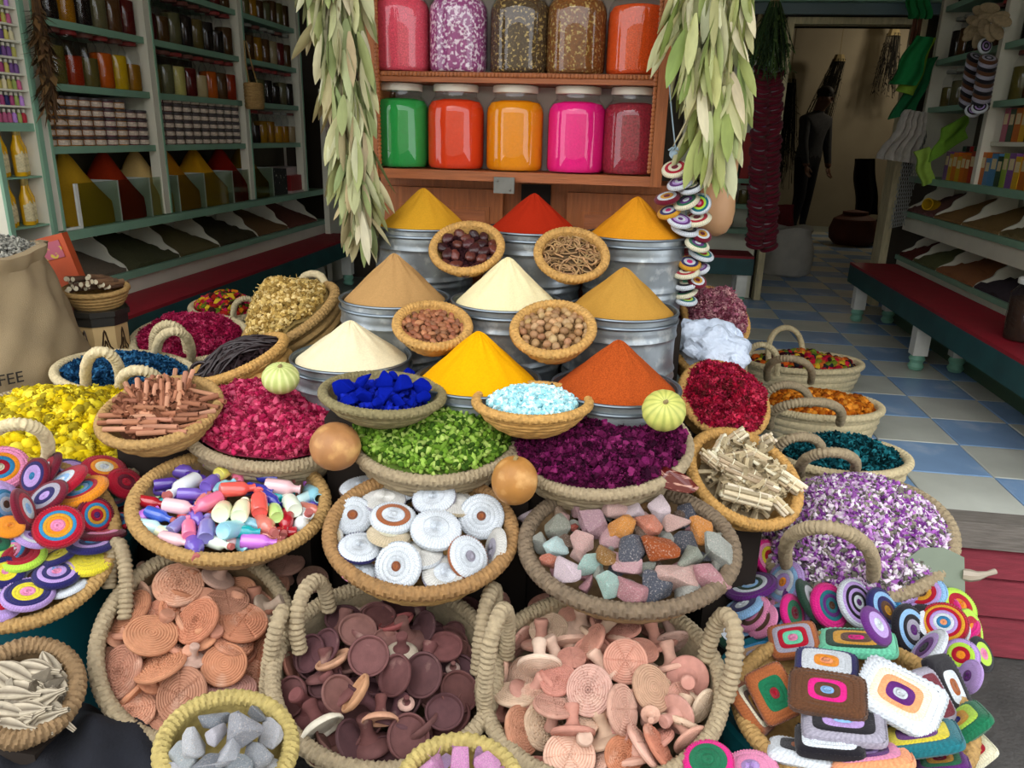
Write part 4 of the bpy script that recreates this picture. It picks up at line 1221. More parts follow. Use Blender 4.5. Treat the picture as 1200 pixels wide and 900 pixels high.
# basket of vanilla pods, tipped to the left
b = bk('tipped golden straw basket of black vanilla pods beside the ivory cone', 280, 422, 126, 30, Y=2.06, ang=-25, k=1, depth=.13, m=m_straw2, rim=.013, base=.72, coils=5, amp=1.6)
bvan = b
m_van = mat('vanilla_pod', '2a1e20', rough=.45, noise=(60, .3))
for k in range(46):
    L_ = random.uniform(.06, .1)
    x0, y0 = random.uniform(-.5, .5) * b.rx, random.uniform(-.62, .62) * b.ry
    a = random.gauss(0, .28) + (0 if k % 9 else 1)
    pts = []
    for t in np.linspace(-1, 1, 9):
        x, y = x0 + math.cos(a) * L_ * t - .012 * t * t * math.sin(a), y0 + math.sin(a) * L_ * t + .012 * t * t * (1 if k % 2 else -1)
        rr = (x / b.rx) ** 2 + (y / b.ry) ** 2
        if rr > .86:
            q = math.sqrt(.86 / rr); x *= q; y *= q
        pts.append((x, y, -.002 + .045 * (1 - min(1, rr)) + .004 * math.sin(k + 3 * t) + (k % 5) * .0022))
    g = G(); g.tube(pts, [.0022] + [.0042] * 7 + [.002], 6, flat=.75)
    tag(ob('vanilla_pod', g.mesh('vanilla_pod', m_van), None, b.M), 'long black vanilla pod in the tipped golden basket', 'pod', 'vanilla pods in the tipped basket')
heap(b, .04, -.012, 300, .02, ['2a1e20'], BUDL, 'dark crumbs beneath the vanilla pods', 'pods', name='pod_crumbs')
pts = [((.022 + .004 * math.sin(t)) * math.cos(t), (.022 + .004 * math.sin(t)) * math.sin(t), .004 * t / 6) for t in np.linspace(0, 12.5, 60)]
g = G(); g.tube(pts, .004, 6)
tag(ob('vanilla_coil', g.mesh('vanilla_coil', m_van), None, b.M @ T(-b.rx * .82, -b.ry * .1, .02) @ RX(R(35))), 'coiled bundle of vanilla pods at the basket edge', 'pod')
# cinnamon
b = bk('straw tray heaped with cinnamon sticks above the yellow flowers', 186, 484, 156, 74, Y=1.66, ang=-17, k=.95, depth=.075, m=m_straw, rim=.011, base=.55, coils=6, sup='back')
bcin = b
def cinnamon(L_, r_):
    g = G()
    n = 22
    prof = []
    for t in np.linspace(0, 1, n):
        a = t * 4.2 * PI
        rr = r_ * (1 - .42 * t)
        prof.append((rr * math.cos(a), rr * math.sin(a)))
    th = .0011
    V = []
    for x in (-L_ / 2, 0, L_ / 2):
        for s_ in (1, 1 - th / r_ * 1.6):
            V += [(x, p[0] * s_, p[1] * s_) for p in prof]
    m2 = n * 2
    Fc = []
    for k in range(2):
        o0, o1 = k * m2, (k + 1) * m2
        for i in range(n - 1):
            Fc += [(o0 + i, o1 + i, o1 + i + 1, o0 + i + 1), (o0 + n + i, o0 + n + i + 1, o1 + n + i + 1, o1 + n + i)]
    for i in range(n - 1):
        Fc += [(i, i + 1, n + i + 1, n + i), (2 * m2 + i, 2 * m2 + n + i, 2 * m2 + n + i + 1, 2 * m2 + i + 1)]
    g.add(V, Fc)
    return g.mesh('cinnamon_stick', m_cin)
m_cin = mat('cinnamon_bark', attr='obj', rough=.85, noise=(40, .22), stretch=(.4, 2, 2), bump=(60, .001))
cins = [cinnamon(l, r_) for l, r_ in ((.1, .0075), (.085, .0068), (.07, .0078))]
CIN = [(140, 487, 4), (165, 495, 5), (150, 478, 8), (185, 500, 10), (200, 492, 6), (160, 485, 3), (172, 478, 12), (135, 495, 2), (190, 485, 0), (145, 503, 4), (212, 487, -6), (178, 507, -4), (155, 470, 12), (200, 505, 16), (225, 480, -30), (232, 470, -45), (215, 500, -35), (170, 488, 4), (228, 487, -38), (240, 475, 30), (205, 478, 8), (150, 494, 6), (182, 492, 7), (165, 505, 2), (215, 472, 25), (222, 492, -32),
       (152, 458, 66), (162, 460, 76), (171, 461, 80), (181, 463, 82), (190, 462, 78), (198, 457, 76), (206, 456, 82), (214, 453, 84), (221, 448, 88), (186, 452, 80), (196, 466, 80), (157, 466, 60), (176, 452, 84), (210, 464, 80), (204, 446, 82), (168, 470, 70), (246, 466, 40), (236, 460, 35)]
for i, (u, v, a) in enumerate(CIN):
    P = mound_hit(b, u, v, .05, -.004 - .006 * (i % 3 == 2))
    e = RT * math.cos(R(a)) - UP * math.sin(R(a))
    nrm = b.M.to_3x3() @ Vector((0, 0, 1))
    x = (e - nrm * e.dot(nrm)).normalized()
    if 40 < a < 100:
        x = (x + nrm * -.25).normalized()
    z_ = (nrm - x * nrm.dot(x)).normalized()
    tag(ob('cinnamon_stick', cins[i % 3], None, basis(x, z_.cross(x), z_, P) @ RX(i * 1.3) @ Matrix.Scale(.92, 4), vary(random.choice(['a8745a', '9a6448', 'b88468', '8e5a42']), .1)), 'rolled cinnamon stick heaped on the straw tray', 'cinnamon stick', 'cinnamon sticks on the straw tray')
heap(b, .04, -.012, 420, .05, ['8e5c44', 'a06c52', '7a4c38'], [stick_t(.13)], 'bed of broken cinnamon bark under the sticks', 'cinnamon', name='bark_bed', spread=.8)

# sack of grey lavender at the left edge
m_sack = mat('burlap', '9a8768', rough=.95, noise=(5, .16), bump=(420, .0015), bumpkind='noise')
SP_ = Vector((-1.67, 2.27, 0)); SR, SH = .30, 1.09
def sk(i, th):
    z_ = sackp[i][1]
    return .011 * np.sin(3 * th + z_ * 9) + .007 * np.sin(8 * th + z_ * 23 + np.sin(th * 2)) + .004 * np.sin(17 * th - z_ * 31), .010 * np.sin(4 * th) * (z_ > .9)
sackp = [(.0, 0), (.26, 0), (.285, .03)] + [(SR - .012 * math.cos(z_ * 5) - .05 * max(0, z_ - .75) / .3, z_) for z_ in np.linspace(.08, SH - .04, 40)] + [(SR - .044, SH - .02), (SR - .04, SH), (SR - .06, SH + .005), (SR - .07, SH - .03), (SR - .07, SH - .06), (0, SH - .06)]
sack = thing('sack', 'brown burlap sack with rolled rim full of grey lavender', 'sack', Matrix.Translation(SP_))
g = G(); g.lathe(sackp, 96, mod=sk); ob('cloth', g.mesh('sack_cloth', m_sack), sack)
bs = B(); bs.M = Matrix.Translation(SP_ + Vector((0, 0, SH - .03))); bs.rx = bs.ry = SR - .06
heap(bs, .07, 0, 4200, .011, ['94938a', '7c7b72', 'a6a498', '5a5a54', 'b0aca0'], BUDL, 'heap of grey dried lavender in the burlap sack', p=.7, under='4a4a44')
def text_mesh(txt, size, m):
    cu_ = bpy.data.curves.new('print', 'FONT')
    cu_.body = txt; cu_.size = size; cu_.extrude = .0005; cu_.align_x = 'RIGHT'
    o = bpy.data.objects.new('print', cu_)
    COL.objects.link(o)
    me = bpy.data.meshes.new_from_object(o.evaluated_get(bpy.context.evaluated_depsgraph_get()))
    bpy.data.objects.remove(o)
    me.materials.clear(); me.materials.append(m)
    return me
m_ink = mat('black_ink', '2c2824', rough=.9)
tm = text_mesh('COFFEE', .046, m_ink)
pr_ = pz(25, 446, .6)
# wrap the lettering round the sack
A0 = math.atan2(-.30, -.06)
zt = py(25, 446, 1.98).z
rr_ = ray(27, 446); o2 = CAM - SP_
qa, qb, qc = rr_.x ** 2 + rr_.y ** 2, 2 * (o2.x * rr_.x + o2.y * rr_.y), o2.x ** 2 + o2.y ** 2 - (SR + .01) ** 2
rel = CAM + rr_ * ((-qb - math.sqrt(max(0, qb * qb - 4 * qa * qc))) / (2 * qa)) - SP_
A0 = math.atan2(rel.y, rel.x)
for vtx in tm.vertices:
    x, y, z_ = vtx.co
    a = A0 + x / (SR + .006) * .95
    rr = SR + .019 + z_
    vtx.co = (rr * math.cos(a), rr * math.sin(a), rel.z + y)
ob('lettering', tm, sack)
# orange packet leaning on the sack and the painted pedestal with a basket of sticks
g = G(); g.box(-.05, .05, -.018, .018, -.56, .24)
pk = tag(ob('packet', g.mesh('packet', mat('orange_packet', 'b8502c', rough=.5, noise=(12, .15)), False), None, Matrix.Translation(py(92, 352, 2.74)) @ RY(R(-15))), 'tall orange red packet with pink label standing behind the sack', 'packet')
g = G(); g.box(-.04, .03, -.021, -.0185, .16, .22)
ob('label_sticker', g.mesh('packet_label', mat('pink_label', 'b05a6a', rough=.5, col2='c8b040', col2s=(40, .55, .6)), False), pk)
PD = py(115, 360, 2.53)
pe = thing('pedestal', 'octagonal cream pedestal painted with brown arabesque arches', 'pedestal', Matrix.Translation((PD.x, PD.y, 0)) @ RZ(R(12)))
hz = PD.z
g = G(); g.lathe([(0, 0), (.085, 0), (.085, hz - .05)], 8); ob('body', g.mesh('pedestal_body', mat('cream_lacquer', 'c9ab78', rough=.4, noise=(9, .12)), False), pe)
g = G(); g.lathe([(.086, hz - .05), (.09, hz - .05), (.09, hz - .02), (.098, hz - .018), (.098, hz), (0, hz)], 8); ob('top', g.mesh('pedestal_top', mat('dark_lacquer', '2c2a26', rough=.35), False), pe)
g = G()
for k in range(8):
    a = (k + .5) * PI / 4
    ap = .085 * math.cos(PI / 8) + .0015
    Mx = RZ(a) @ T(ap, 0, 0)
    for sc_, rr in ((1, .0026), (.62, .002)):
        pts = []
        for t in np.linspace(-1, 1, 25):
            y = .030 * t * sc_
            z_ = hz - .075 - .13 * (1 - sc_) * .6 - .12 * sc_ * abs(t) ** 1.4 + .012 * sc_ * math.cos(t * 9)
            pts.append((Mx @ Vector((0, y, z_)))[:])
        g.tube(pts, rr, 4)
    for q in range(5):
        pts = [(Mx @ Vector((0, .010 * math.cos(t) * (1 - q * .1), hz - .14 - q * .022 + .010 * math.sin(t)))) [:] for t in np.linspace(0, 2 * PI, 13)]
        g.tube(pts, .0016, 4)
ob('painted_arabesque', g.mesh('painted_arabesque', mat('arabesque_brown', '3c2a1a', rough=.5)), pe)
M = Matrix.Translation((PD.x, PD.y, hz + .062)) @ RX(R(6))
b = basket('shallow straw basket of cut white sticks on the painted pedestal', M, .098, .088, .06, m_straw, rim=.008, base=.7, coils=5, sup=False)
g = G(); g.lathe([(0, -.05), (.0085, -.05), (.0085, .05), (0, .05)], 9)
stk = g.mesh('cut_stick', [mat('stick_bark', attr='obj', rough=.85, noise=(30, .3))])
g = G(); g.lathe([(0, -.0512), (.0072, -.0512), (.0072, -.05)], 9); stke = g.mesh('stick_end', mat('cut_wood', 'd8cdb0', rough=.8))
for k in range(26):
    x, y = -.075 + .15 * ((k * .37) % 1), -.045 + (k % 4) * .022
    Pk = M @ Vector((x * (1 if abs(y) < .03 else .8), .012 + .02 * (k % 3) - .02, .004 + .013 * (k // 9)))
    o = tag(ob('cut_stick', stk, None, along(Pk, (random.gauss(.1, .22), 1, random.gauss(-.12, .08))) @ Matrix.Diagonal((1.1, 1.1, .95, 1)), random.choice(['6a4a34', '7a5a40', '584030'])), 'short cut stick with pale end on the pedestal basket', 'stick', 'cut sticks on the pedestal')
    ob('cut_end', stke, o)

# --- right side
b = bk('tipped straw basket of dusty pink blossoms beside the tins', 838, 372, 90, 62, Y=2.55, ang=38, k=.95, depth=.12, m=m_straw2, rim=.012, base=.5)
heap(b, .085, .0, 1700, .023, ['a86478', 'c08490', '8c4458', 'd8a8a8', 'b47484', '7a3a4a'], POM + FLOW[:1], 'heap of dusty pink hydrangea like blossoms', lump=.014, spread=1.0)
b = bk('tipped straw basket stuffed with a clear plastic bag', 826, 415, 76, 56, Y=2.28, ang=30, k=.95, depth=.12, m=m_straw2, rim=.012, base=.5)
m_bag = mat('frosted_plastic', 'c4d0e2', rough=.25, noise=(12, .1), bump=(45, .012), spec=.5)
rg = np.random.default_rng(5)
g = G()
n, m_ = 40, 26
V = []
for i in range(m_ + 1):
    a = -PI / 2 + PI * i / m_
    for j in range(n):
        q = 2 * PI * j / n
        d_ = np.array([math.cos(a) * math.cos(q), math.cos(a) * math.sin(q), math.sin(a)])
        V.append(d_)
V = np.array(V)
f = np.ones(len(V))
for k in range(14):
    d_ = rg.normal(size=3); d_ /= np.linalg.norm(d_)
    f += .08 * np.abs(np.sin(V @ d_ * rg.uniform(2.5, 7) + rg.uniform(0, 6))) - .045
g.add(V * f[:, None] * np.array([.105, .085, .078]), [(i * n + j, i * n + (j + 1) % n, (i + 1) * n + (j + 1) % n, (i + 1) * n + j) for i in range(m_) for j in range(n)])
bag = tag(ob('plastic_bag', g.mesh('plastic_bag', m_bag, True, 22), None, b.M @ T(.01, 0, .035)), 'crumpled frosty white plastic bag in a straw basket', 'bag')
g = G()
for k, (dx, dy, L_) in enumerate(((.06, -.05, .12), (.03, .05, .09))):
    V = []
    for i in range(8):
        for j in range(6):
            t, s_ = i / 7, j / 5 - .5
            V.append((dx + t * L_ * .8, dy + s_ * .075 * (1 - .3 * t) - t * L_ * .45, .05 - t * t * .1 + .014 * math.sin(s_ * 9 + t * 5 + k)))
    V += [(x, y, z_ - .006) for x, y, z_ in V]
    Fc = [(i * 6 + j, (i + 1) * 6 + j, (i + 1) * 6 + j + 1, i * 6 + j + 1) for i in range(7) for j in range(5)]
    Fc += [tuple(48 + q for q in reversed(f_)) for f_ in Fc]
    g.add(V, Fc)
ob('loose_flap', g.mesh('bag_flap', m_bag), bag)
b = bk('tipped golden straw basket of crimson roses above the stick basket', 848, 470, 116, 84, Y=2.06, ang=34, k=.95, depth=.12, m=m_straw2, rim=.013, base=.5)
heap(b, .075, .0, 1900, .024, ['a01430', 'b82444', '801026', 'c43a54', '5e1c20', '981c3c'], POM + FLOW[:1], 'heap of crimson dried roses', lump=.012, spread=1.0)
# palm baskets standing on the tiles
def palm(label, u, v, wd, h, z, k, depth, **kw):
    M, rx, ry = fr(u, v, wd, h, kw.pop('ang', 0), k, z=z)
    P = M.translation
    M = Matrix.Translation(P) @ RZ(kw.pop('rz', 0))
    return basket(label, M, rx, ry, P.z - FL - .007, m_palm, rim=.013, base=.82, coils=5, sup=False, amp=.8, **kw)
b = palm('pale palm basket of mixed blossoms on the blue tiles', 940, 424, 134, 50, .50, .62, 0)
handle(b, (901, 426), (919, 384), (941, 420), m_palm, .012, .12)
handle(b, (872, 436), (894, 404), (910, 440), m_palm, .012, -.06)
handle(b, (899, 444), (926, 420), (950, 448), m_palmy, .013, -.24)
heap(b, .045, -.02, 560, .034, ['b81c34', 'c85a1c', 'caa82c', '6a7a24', '2a2a30', '40141c', '8a8f2c', 'd06a2c'], LUMP, 'heap of mixed red, orange, yellow and black blossoms', lump=.006, smooth=True)
b = palm('pale palm basket of orange dried flowers on the blue tiles', 960, 474, 138, 62, .50, .7, 0)
handle(b, (896, 486), (920, 451), (950, 482), m_palmy, .013, -.08)
handle(b, (902, 500), (946, 471), (984, 496), m_palmy, .014, -.2)
heap(b, .05, -.012, 1300, .023, ['c06a14', 'd07c20', 'a85410', 'e09030', '8a4410'], LUMP + POM[:1], 'heap of orange dried calendula flowers', lump=.006, smooth=True)
b = palm('pale palm basket of dark teal petals at the tiled floor edge', 984, 533, 152, 76, .50, .75, 0)
handle(b, (908, 545), (937, 512), (962, 540), m_palmy, .013, -.1)
handle(b, (937, 556), (974, 530), (1000, 556), m_palmy, .013, -.2)
heap(b, .06, -.012, 2300, .025, ['0c3c44', '14525c', '083034', '1c6a74', '2a7a84', '062428'], FLOW[:2] + PET, 'heap of dark teal dried petals', lump=.006)
# lavender and rosebud basket
b = bk('wide grey palm basket of lilac and white rosebuds on the street edge', 1004, 634, 244, 150, z=.46, k=.95, depth=.24, m=m_palmy, rim=.016, base=.8, coils=8)
handle(b, (924, 670), (968, 618), (1022, 682), m_palmy, .014, -.25)
heap(b, .13, .004, 8200, .0145, ['9a5aa8', 'b47cc0', 'd8c8d8', 'c8a8cc', '8a8478', '6c6a60', 'e6dce4', '7a3c8c'], PET + BUDL, 'heap of lilac and white dried rosebuds', lump=.008, spread=1.02, under='5a4c58')
# stick bundles
b = bk('tipped golden straw basket of bundled white liquorice sticks', 872, 562, 152, 100, Y=1.72, ang=36, k=.95, depth=.10, m=m_straw2, rim=.013, base=.55, coils=7)
m_lq = mat('liquorice_stick', attr='obj', rough=.85, noise=(50, .2), stretch=(2, 2, .4))
g = G(); g.lathe([(0, -.5), (1, -.5), (1, .5), (0, .5)], 8); st_me = g.mesh('liquorice_stick', m_lq)
BUN = [(843, 527, -58, .085, .012, 0), (858, 517, -40, .08, .012, 40), (893, 520, -30, .07, .011, 60), (868, 552, 36, .13, .012, 0), (880, 562, 30, .13, .012, 0), (874, 582, 12, .12, .014, 0), (921, 563, 52, .085, .013, 0), (905, 552, 48, .09, .012, 0), (850, 548, 58, .1, .010, 0), (890, 538, 40, .09, .012, 0), (912, 590, 70, .07, .010, 0), (840, 545, 60, .09, .009, 0), (866, 535, -20, .07, .010, 20)]
def stick_bundle(P, axis, L_, rad, i):
    e = thing('stick_bundle', 'tied bundle of peeled white liquorice sticks in the golden basket', 'sticks', along(P, axis), 'bundles of white sticks')
    rad *= 1.12
    rr = rad * .36
    pts = [(0, 0)] + [(rad * .58 * math.cos(q), rad * .58 * math.sin(q)) for q in np.arange(5) * 2 * PI / 5 + i] + [(rad * 1.0 * math.cos(q), rad * 1.0 * math.sin(q)) for q in np.arange(7) * 2 * PI / 7 + i]
    for x, y in pts:
        s_ = rr * random.uniform(.85, 1.2)
        ob('stick', st_me, e, T(x, y * .8, random.uniform(-.06, .06) * L_) @ RX(random.gauss(0, .03)) @ Matrix.Diagonal((s_, s_, L_ * random.uniform(.85, 1.05), 1)), vary(random.choice(['d2c3a4', 'bfae8c', 'ddd2b8', 'a8967a']), .1))
    g = G()
    for zz in (-.2, .22):
        q = np.arange(16) * 2 * PI / 16
        g.tube(np.stack([rad * 1.38 * np.cos(q), rad * 1.15 * np.sin(q), np.full(16, zz * L_)], 1), .0014, 5, True)
    ob('tie_string', g.mesh('tie_string', mat('string', 'e0d8bc', rough=.9)), e)
for i, (u, v, a, L_, rad, tip) in enumerate(BUN):
    P = mound_hit(b, u, v, .04, .004)
    e = RT * math.cos(R(a)) - UP * math.sin(R(a))
    nrm = b.M.to_3x3() @ Vector((0, 0, 1))
    x = (e - nrm * e.dot(nrm)).normalized()
    view = (CAM - P).normalized()
    x = (x * math.cos(R(tip)) + (view * .6 + nrm * .4) * math.sin(R(tip))).normalized()
    stick_bundle(P, x, L_, rad, i)
heap(b, .03, -.012, 420, .075, ['c8b896', 'b0a080', '9a8a6c'], [stick_t(.1)], 'loose peeled sticks under the tied bundles', 'sticks', name='loose_sticks', spread=.78, under='9a8a6c')

# ================================================================ gourds and stones lying between the baskets
def gourd(P, rx, rz, ribs, amp, col, label, cat='gourd', stem=True, tilt=(0, 0), m=None, stripes=None):
    g = G()
    prof = []
    for t in np.linspace(0, 1, 25):
        a = -PI / 2 + PI * t
        prof.append((rx * math.cos(a), rz * math.sin(a) - .10 * rz * math.exp(-(math.cos(a) / .25) ** 2) * math.sin(a)))
    n = 72
    th = np.arange(n) * 2 * PI / n
    def md(i, q):
        return -amp * rx * (np.abs(np.sin(ribs * q / 2)) < .35) * .5 * (prof[i][0] / rx) + amp * rx * .4 * np.sin(ribs * q) * (prof[i][0] / rx), 0 * q
    base = np.array(lin(col))
    st = np.array(lin(stripes or col))
    cc = []
    for i in range(25):
        for q in th:
            cc.append(base * (1 - (.5 + .5 * math.cos(ribs * q)) ** 3 * .8) + st * ((.5 + .5 * math.cos(ribs * q)) ** 3 * .8))
    g.lathe(prof, n, mod=md, col=np.array(cc))
    o = tag(ob('gourd', g.mesh('gourd', m or mat('gourd_skin', attr='Col', rough=.55, noise=(18, .22), col2='c89c60', col2s=(30, .5, .75), bump=(40, .001))), None, Matrix.Translation(P) @ RY(R(tilt[0])) @ RX(R(tilt[1]))), label, cat)
    if stem:
        g = G(); g.tube([(0, 0, rz * .86), (.001, 0, rz * .98), (.004, 0, rz * 1.06)], [.006, .0045, .004], 7)
        ob('stem', g.mesh('gourd_stem', mat('dry_stem', '8a7a50', rough=.9)), o)
    return o
m_mel = mat('melon_skin', attr='Col', rough=.5, noise=(50, .14))
gourd(py(393, 523, 1.57), .056, .053, 12, .02, 'a87648', 'round tan orange gourd resting beside the green cardamom', tilt=(8, 10), stem=False)
gourd(py(603, 563, 1.48), .049, .053, 12, .02, 'a87438', 'upright mottled orange gourd between cardamom and purple petals')
gourd(py(329, 443, 1.74), .044, .036, 14, .02, 'b6c070', 'pale green striped melon gourd beside the ivory cone', tilt=(5, 18), m=m_mel, stripes='dfe0a0')
gourd(py(778, 481, 1.555), .047, .040, 14, .02, 'c2c266', 'yellow green striped melon gourd in front of the rust red cone', tilt=(-8, 42), m=m_mel, stripes='8f9c48')
me = chunk(41, .6); me.materials.append(mat('red_jasper', '5a1c16', rough=.22, col2='b88a78', col2s=(1.6, .56, .62), spec=.6, stretch=(1, 1, 4)))
tag(ob('jasper_rock', me, None, Matrix.Translation(py(789, 563, 1.52)) @ RZ(R(-10)) @ RY(R(10)) @ Matrix.Diagonal((.066, .042, .042, 1))), 'glossy dark red jasper rock with white veins behind the stone tray', 'rock')
# ================================================================ trays and baskets of the front tiers
bbot = bk('oval straw tray of small coloured bottles with cork stoppers', 267, 594, 242, 134, z=.665, k=.84, depth=.075, m=m_strawd, rim=.013, base=.72, coils=5, ang=-3, rm=m_straw, sup='back')
bwh = bk('round straw tray of white crochet discs', 493, 628, 230, 150, z=.645, k=.9, depth=.09, m=m_straw, rim=.014, base=.72, coils=6, rm=mat('amber_straw', '8f6c42', rough=.8, noise=(70, .3), bump=(260, .0016)), sup='back')
bst = bk('wide dark straw tray of rough mineral stones', 738, 645, 262, 156, z=.645, k=.86, depth=.085, m=m_strawd, rim=.015, base=.74, coils=6, ang=4, rm=mat('dark_grey_straw', '6f5f4c', rough=.85, noise=(70, .35), bump=(260, .0016)), sup='back')
bs1 = bk('rope edged palm basket of terracotta clay scrubbers', 226, 760, 246, 240, z=.45, k=1.08, depth=.16, m=m_strawd, rim=.014, base=.7, coils=8, rm=m_palmy)
bs2 = bk('rope edged palm basket of maroon clay cups', 450, 796, 280, 232, z=.44, k=1.02, depth=.16, m=m_palmy, rim=.014, base=.7, coils=8)
bs3 = bk('rope edged palm basket of pale pink clay scrubbers', 706, 812, 298, 238, z=.44, k=1.0, depth=.16, m=m_palmy, rim=.014, base=.7, coils=8)
handle(bs1, (146, 726), (141, 640), (128, 690), m_palmy, .013, .06)
handle(bs1, (312, 815), (328, 722), (330, 770), m_palmy, .014, -.03)
handle(bs2, (352, 764), (360, 688), (386, 716), m_palmy, .014, .0)
handle(bs2, (560, 790), (574, 696), (580, 740), m_palmy, .014, .03)
handle(bs3, (568, 830), (584, 722), (594, 770), m_palmy, .014, -.03)
handle(bs3, (826, 775), (856, 726), (850, 820), m_palmy, .015, .02)
bcl = bk('long straw tray of round crochet discs on a teal tub', 14, 640, 262, 196, z=.63, k=1.0, ang=-18, depth=.07, m=m_straw, rim=.013, base=.74, coils=5, sup=False)
bpo = bk('round brown straw basket of dried grey seed pods', 28, 812, 146, 128, z=.50, k=1, depth=.09, m=m_strawd, rim=.014, base=.7, coils=6)
bgr = bk('small greenish straw basket of grey white crystals', 264, 880, 172, 140, z=.57, k=1, depth=.09, m=mat('yellow_green_straw', 'a8965a', rough=.8, noise=(80, .25), bump=(260, .0016)), rim=.012, base=.7, coils=6)
bpk = bk('small greenish straw basket of pink crystals', 538, 930, 156, 140, z=.56, k=1, depth=.09, m=MATS['yellow_green_straw'], rim=.012, base=.7, coils=6)
bcr = bk('wide straw basket of square crochet pads on a teal tub', 1003, 842, 300, 186, z=.43, k=.92, depth=.09, m=m_straw, rim=.014, base=.74, coils=6, ang=12, sup=False)
# teal plastic tubs
m_tub = mat('teal_plastic', '0d5560', rough=.35, noise=(6, .1))
def tub(P, r_, h_, label):
    o = thing('plastic_tub', label, 'tub', Matrix.Translation((P.x, P.y, 0)))
    g = G(); g.lathe([(0, 0), (r_ * .8, 0), (r_ * .82, .01), (r_ * .96, h_ - .06), (r_ * .96, h_ - .012), (r_ * .93, h_ - .012), (r_ * .8, h_ - .2), (0, h_ - .2)], 48); ob('body', g.mesh('tub_body', m_tub), o)
    g = G(); g.lathe([(r_ * .95, h_ - .05), (r_ * 1.02, h_ - .048), (r_ * 1.03, h_ - .01), (r_ * 1.0, h_), (r_ * .94, h_ - .004), (r_ * .94, h_ - .012)], 48); ob('rim', g.mesh('tub_rim', m_tub), o)
tub(pz(30, 650, .5) + Vector((-.02, .04, 0)), .24, .535, 'teal plastic tub under the tray of round crochet discs')
tub(pz(1000, 838, .34) + Vector((-.03, .03, 0)), .24, .345, 'teal plastic tub under the basket of crochet pads')
# dark cloth at the lower left
g = G()
n_ = 30
V = []
for i in range(n_):
    for j in range(n_):
        x, y = i / (n_ - 1) - .5, j / (n_ - 1) - .5
        V.append((x * .34, y * .24, .07 * math.exp(-(x * x + y * y) * 6) + .02 * math.sin(9 * x + 3 * y) * math.cos(7 * y - 2 * x) + .008 * math.sin(23 * x + 11 * y)))
V += [(x, y, -.08) for x, y, z_ in V]
q = n_ * n_
Fc = [(i * n_ + j, (i + 1) * n_ + j, (i + 1) * n_ + j + 1, i * n_ + j + 1) for i in range(n_ - 1) for j in range(n_ - 1)]
rim_ = [(i, 0) for i in range(n_)] + [(n_ - 1, j) for j in range(1, n_)] + [(i, n_ - 1) for i in range(n_ - 2, -1, -1)] + [(0, j) for j in range(n_ - 2, 0, -1)]
ids = [i * n_ + j for i, j in rim_]
Fc += [(ids[k], ids[(k + 1) % len(ids)], q + ids[(k + 1) % len(ids)], q + ids[k]) for k in range(len(ids))] + [tuple(q + k for k in reversed(ids))]
g.add(V, Fc)
dP = pz(100, 890, .34)
tag(ob('folded_cloth', g.mesh('folded_cloth', mat('navy_cloth', '15171f', rough=.95, noise=(20, .3), bump=(200, .002))), None, Matrix.Translation(dP)), 'crumpled dark navy cloth between the seed pod and scrubber baskets', 'cloth')
riser(-.15, .15, -.1, .1, dP.z - .08, 0, dP.x, dP.y)

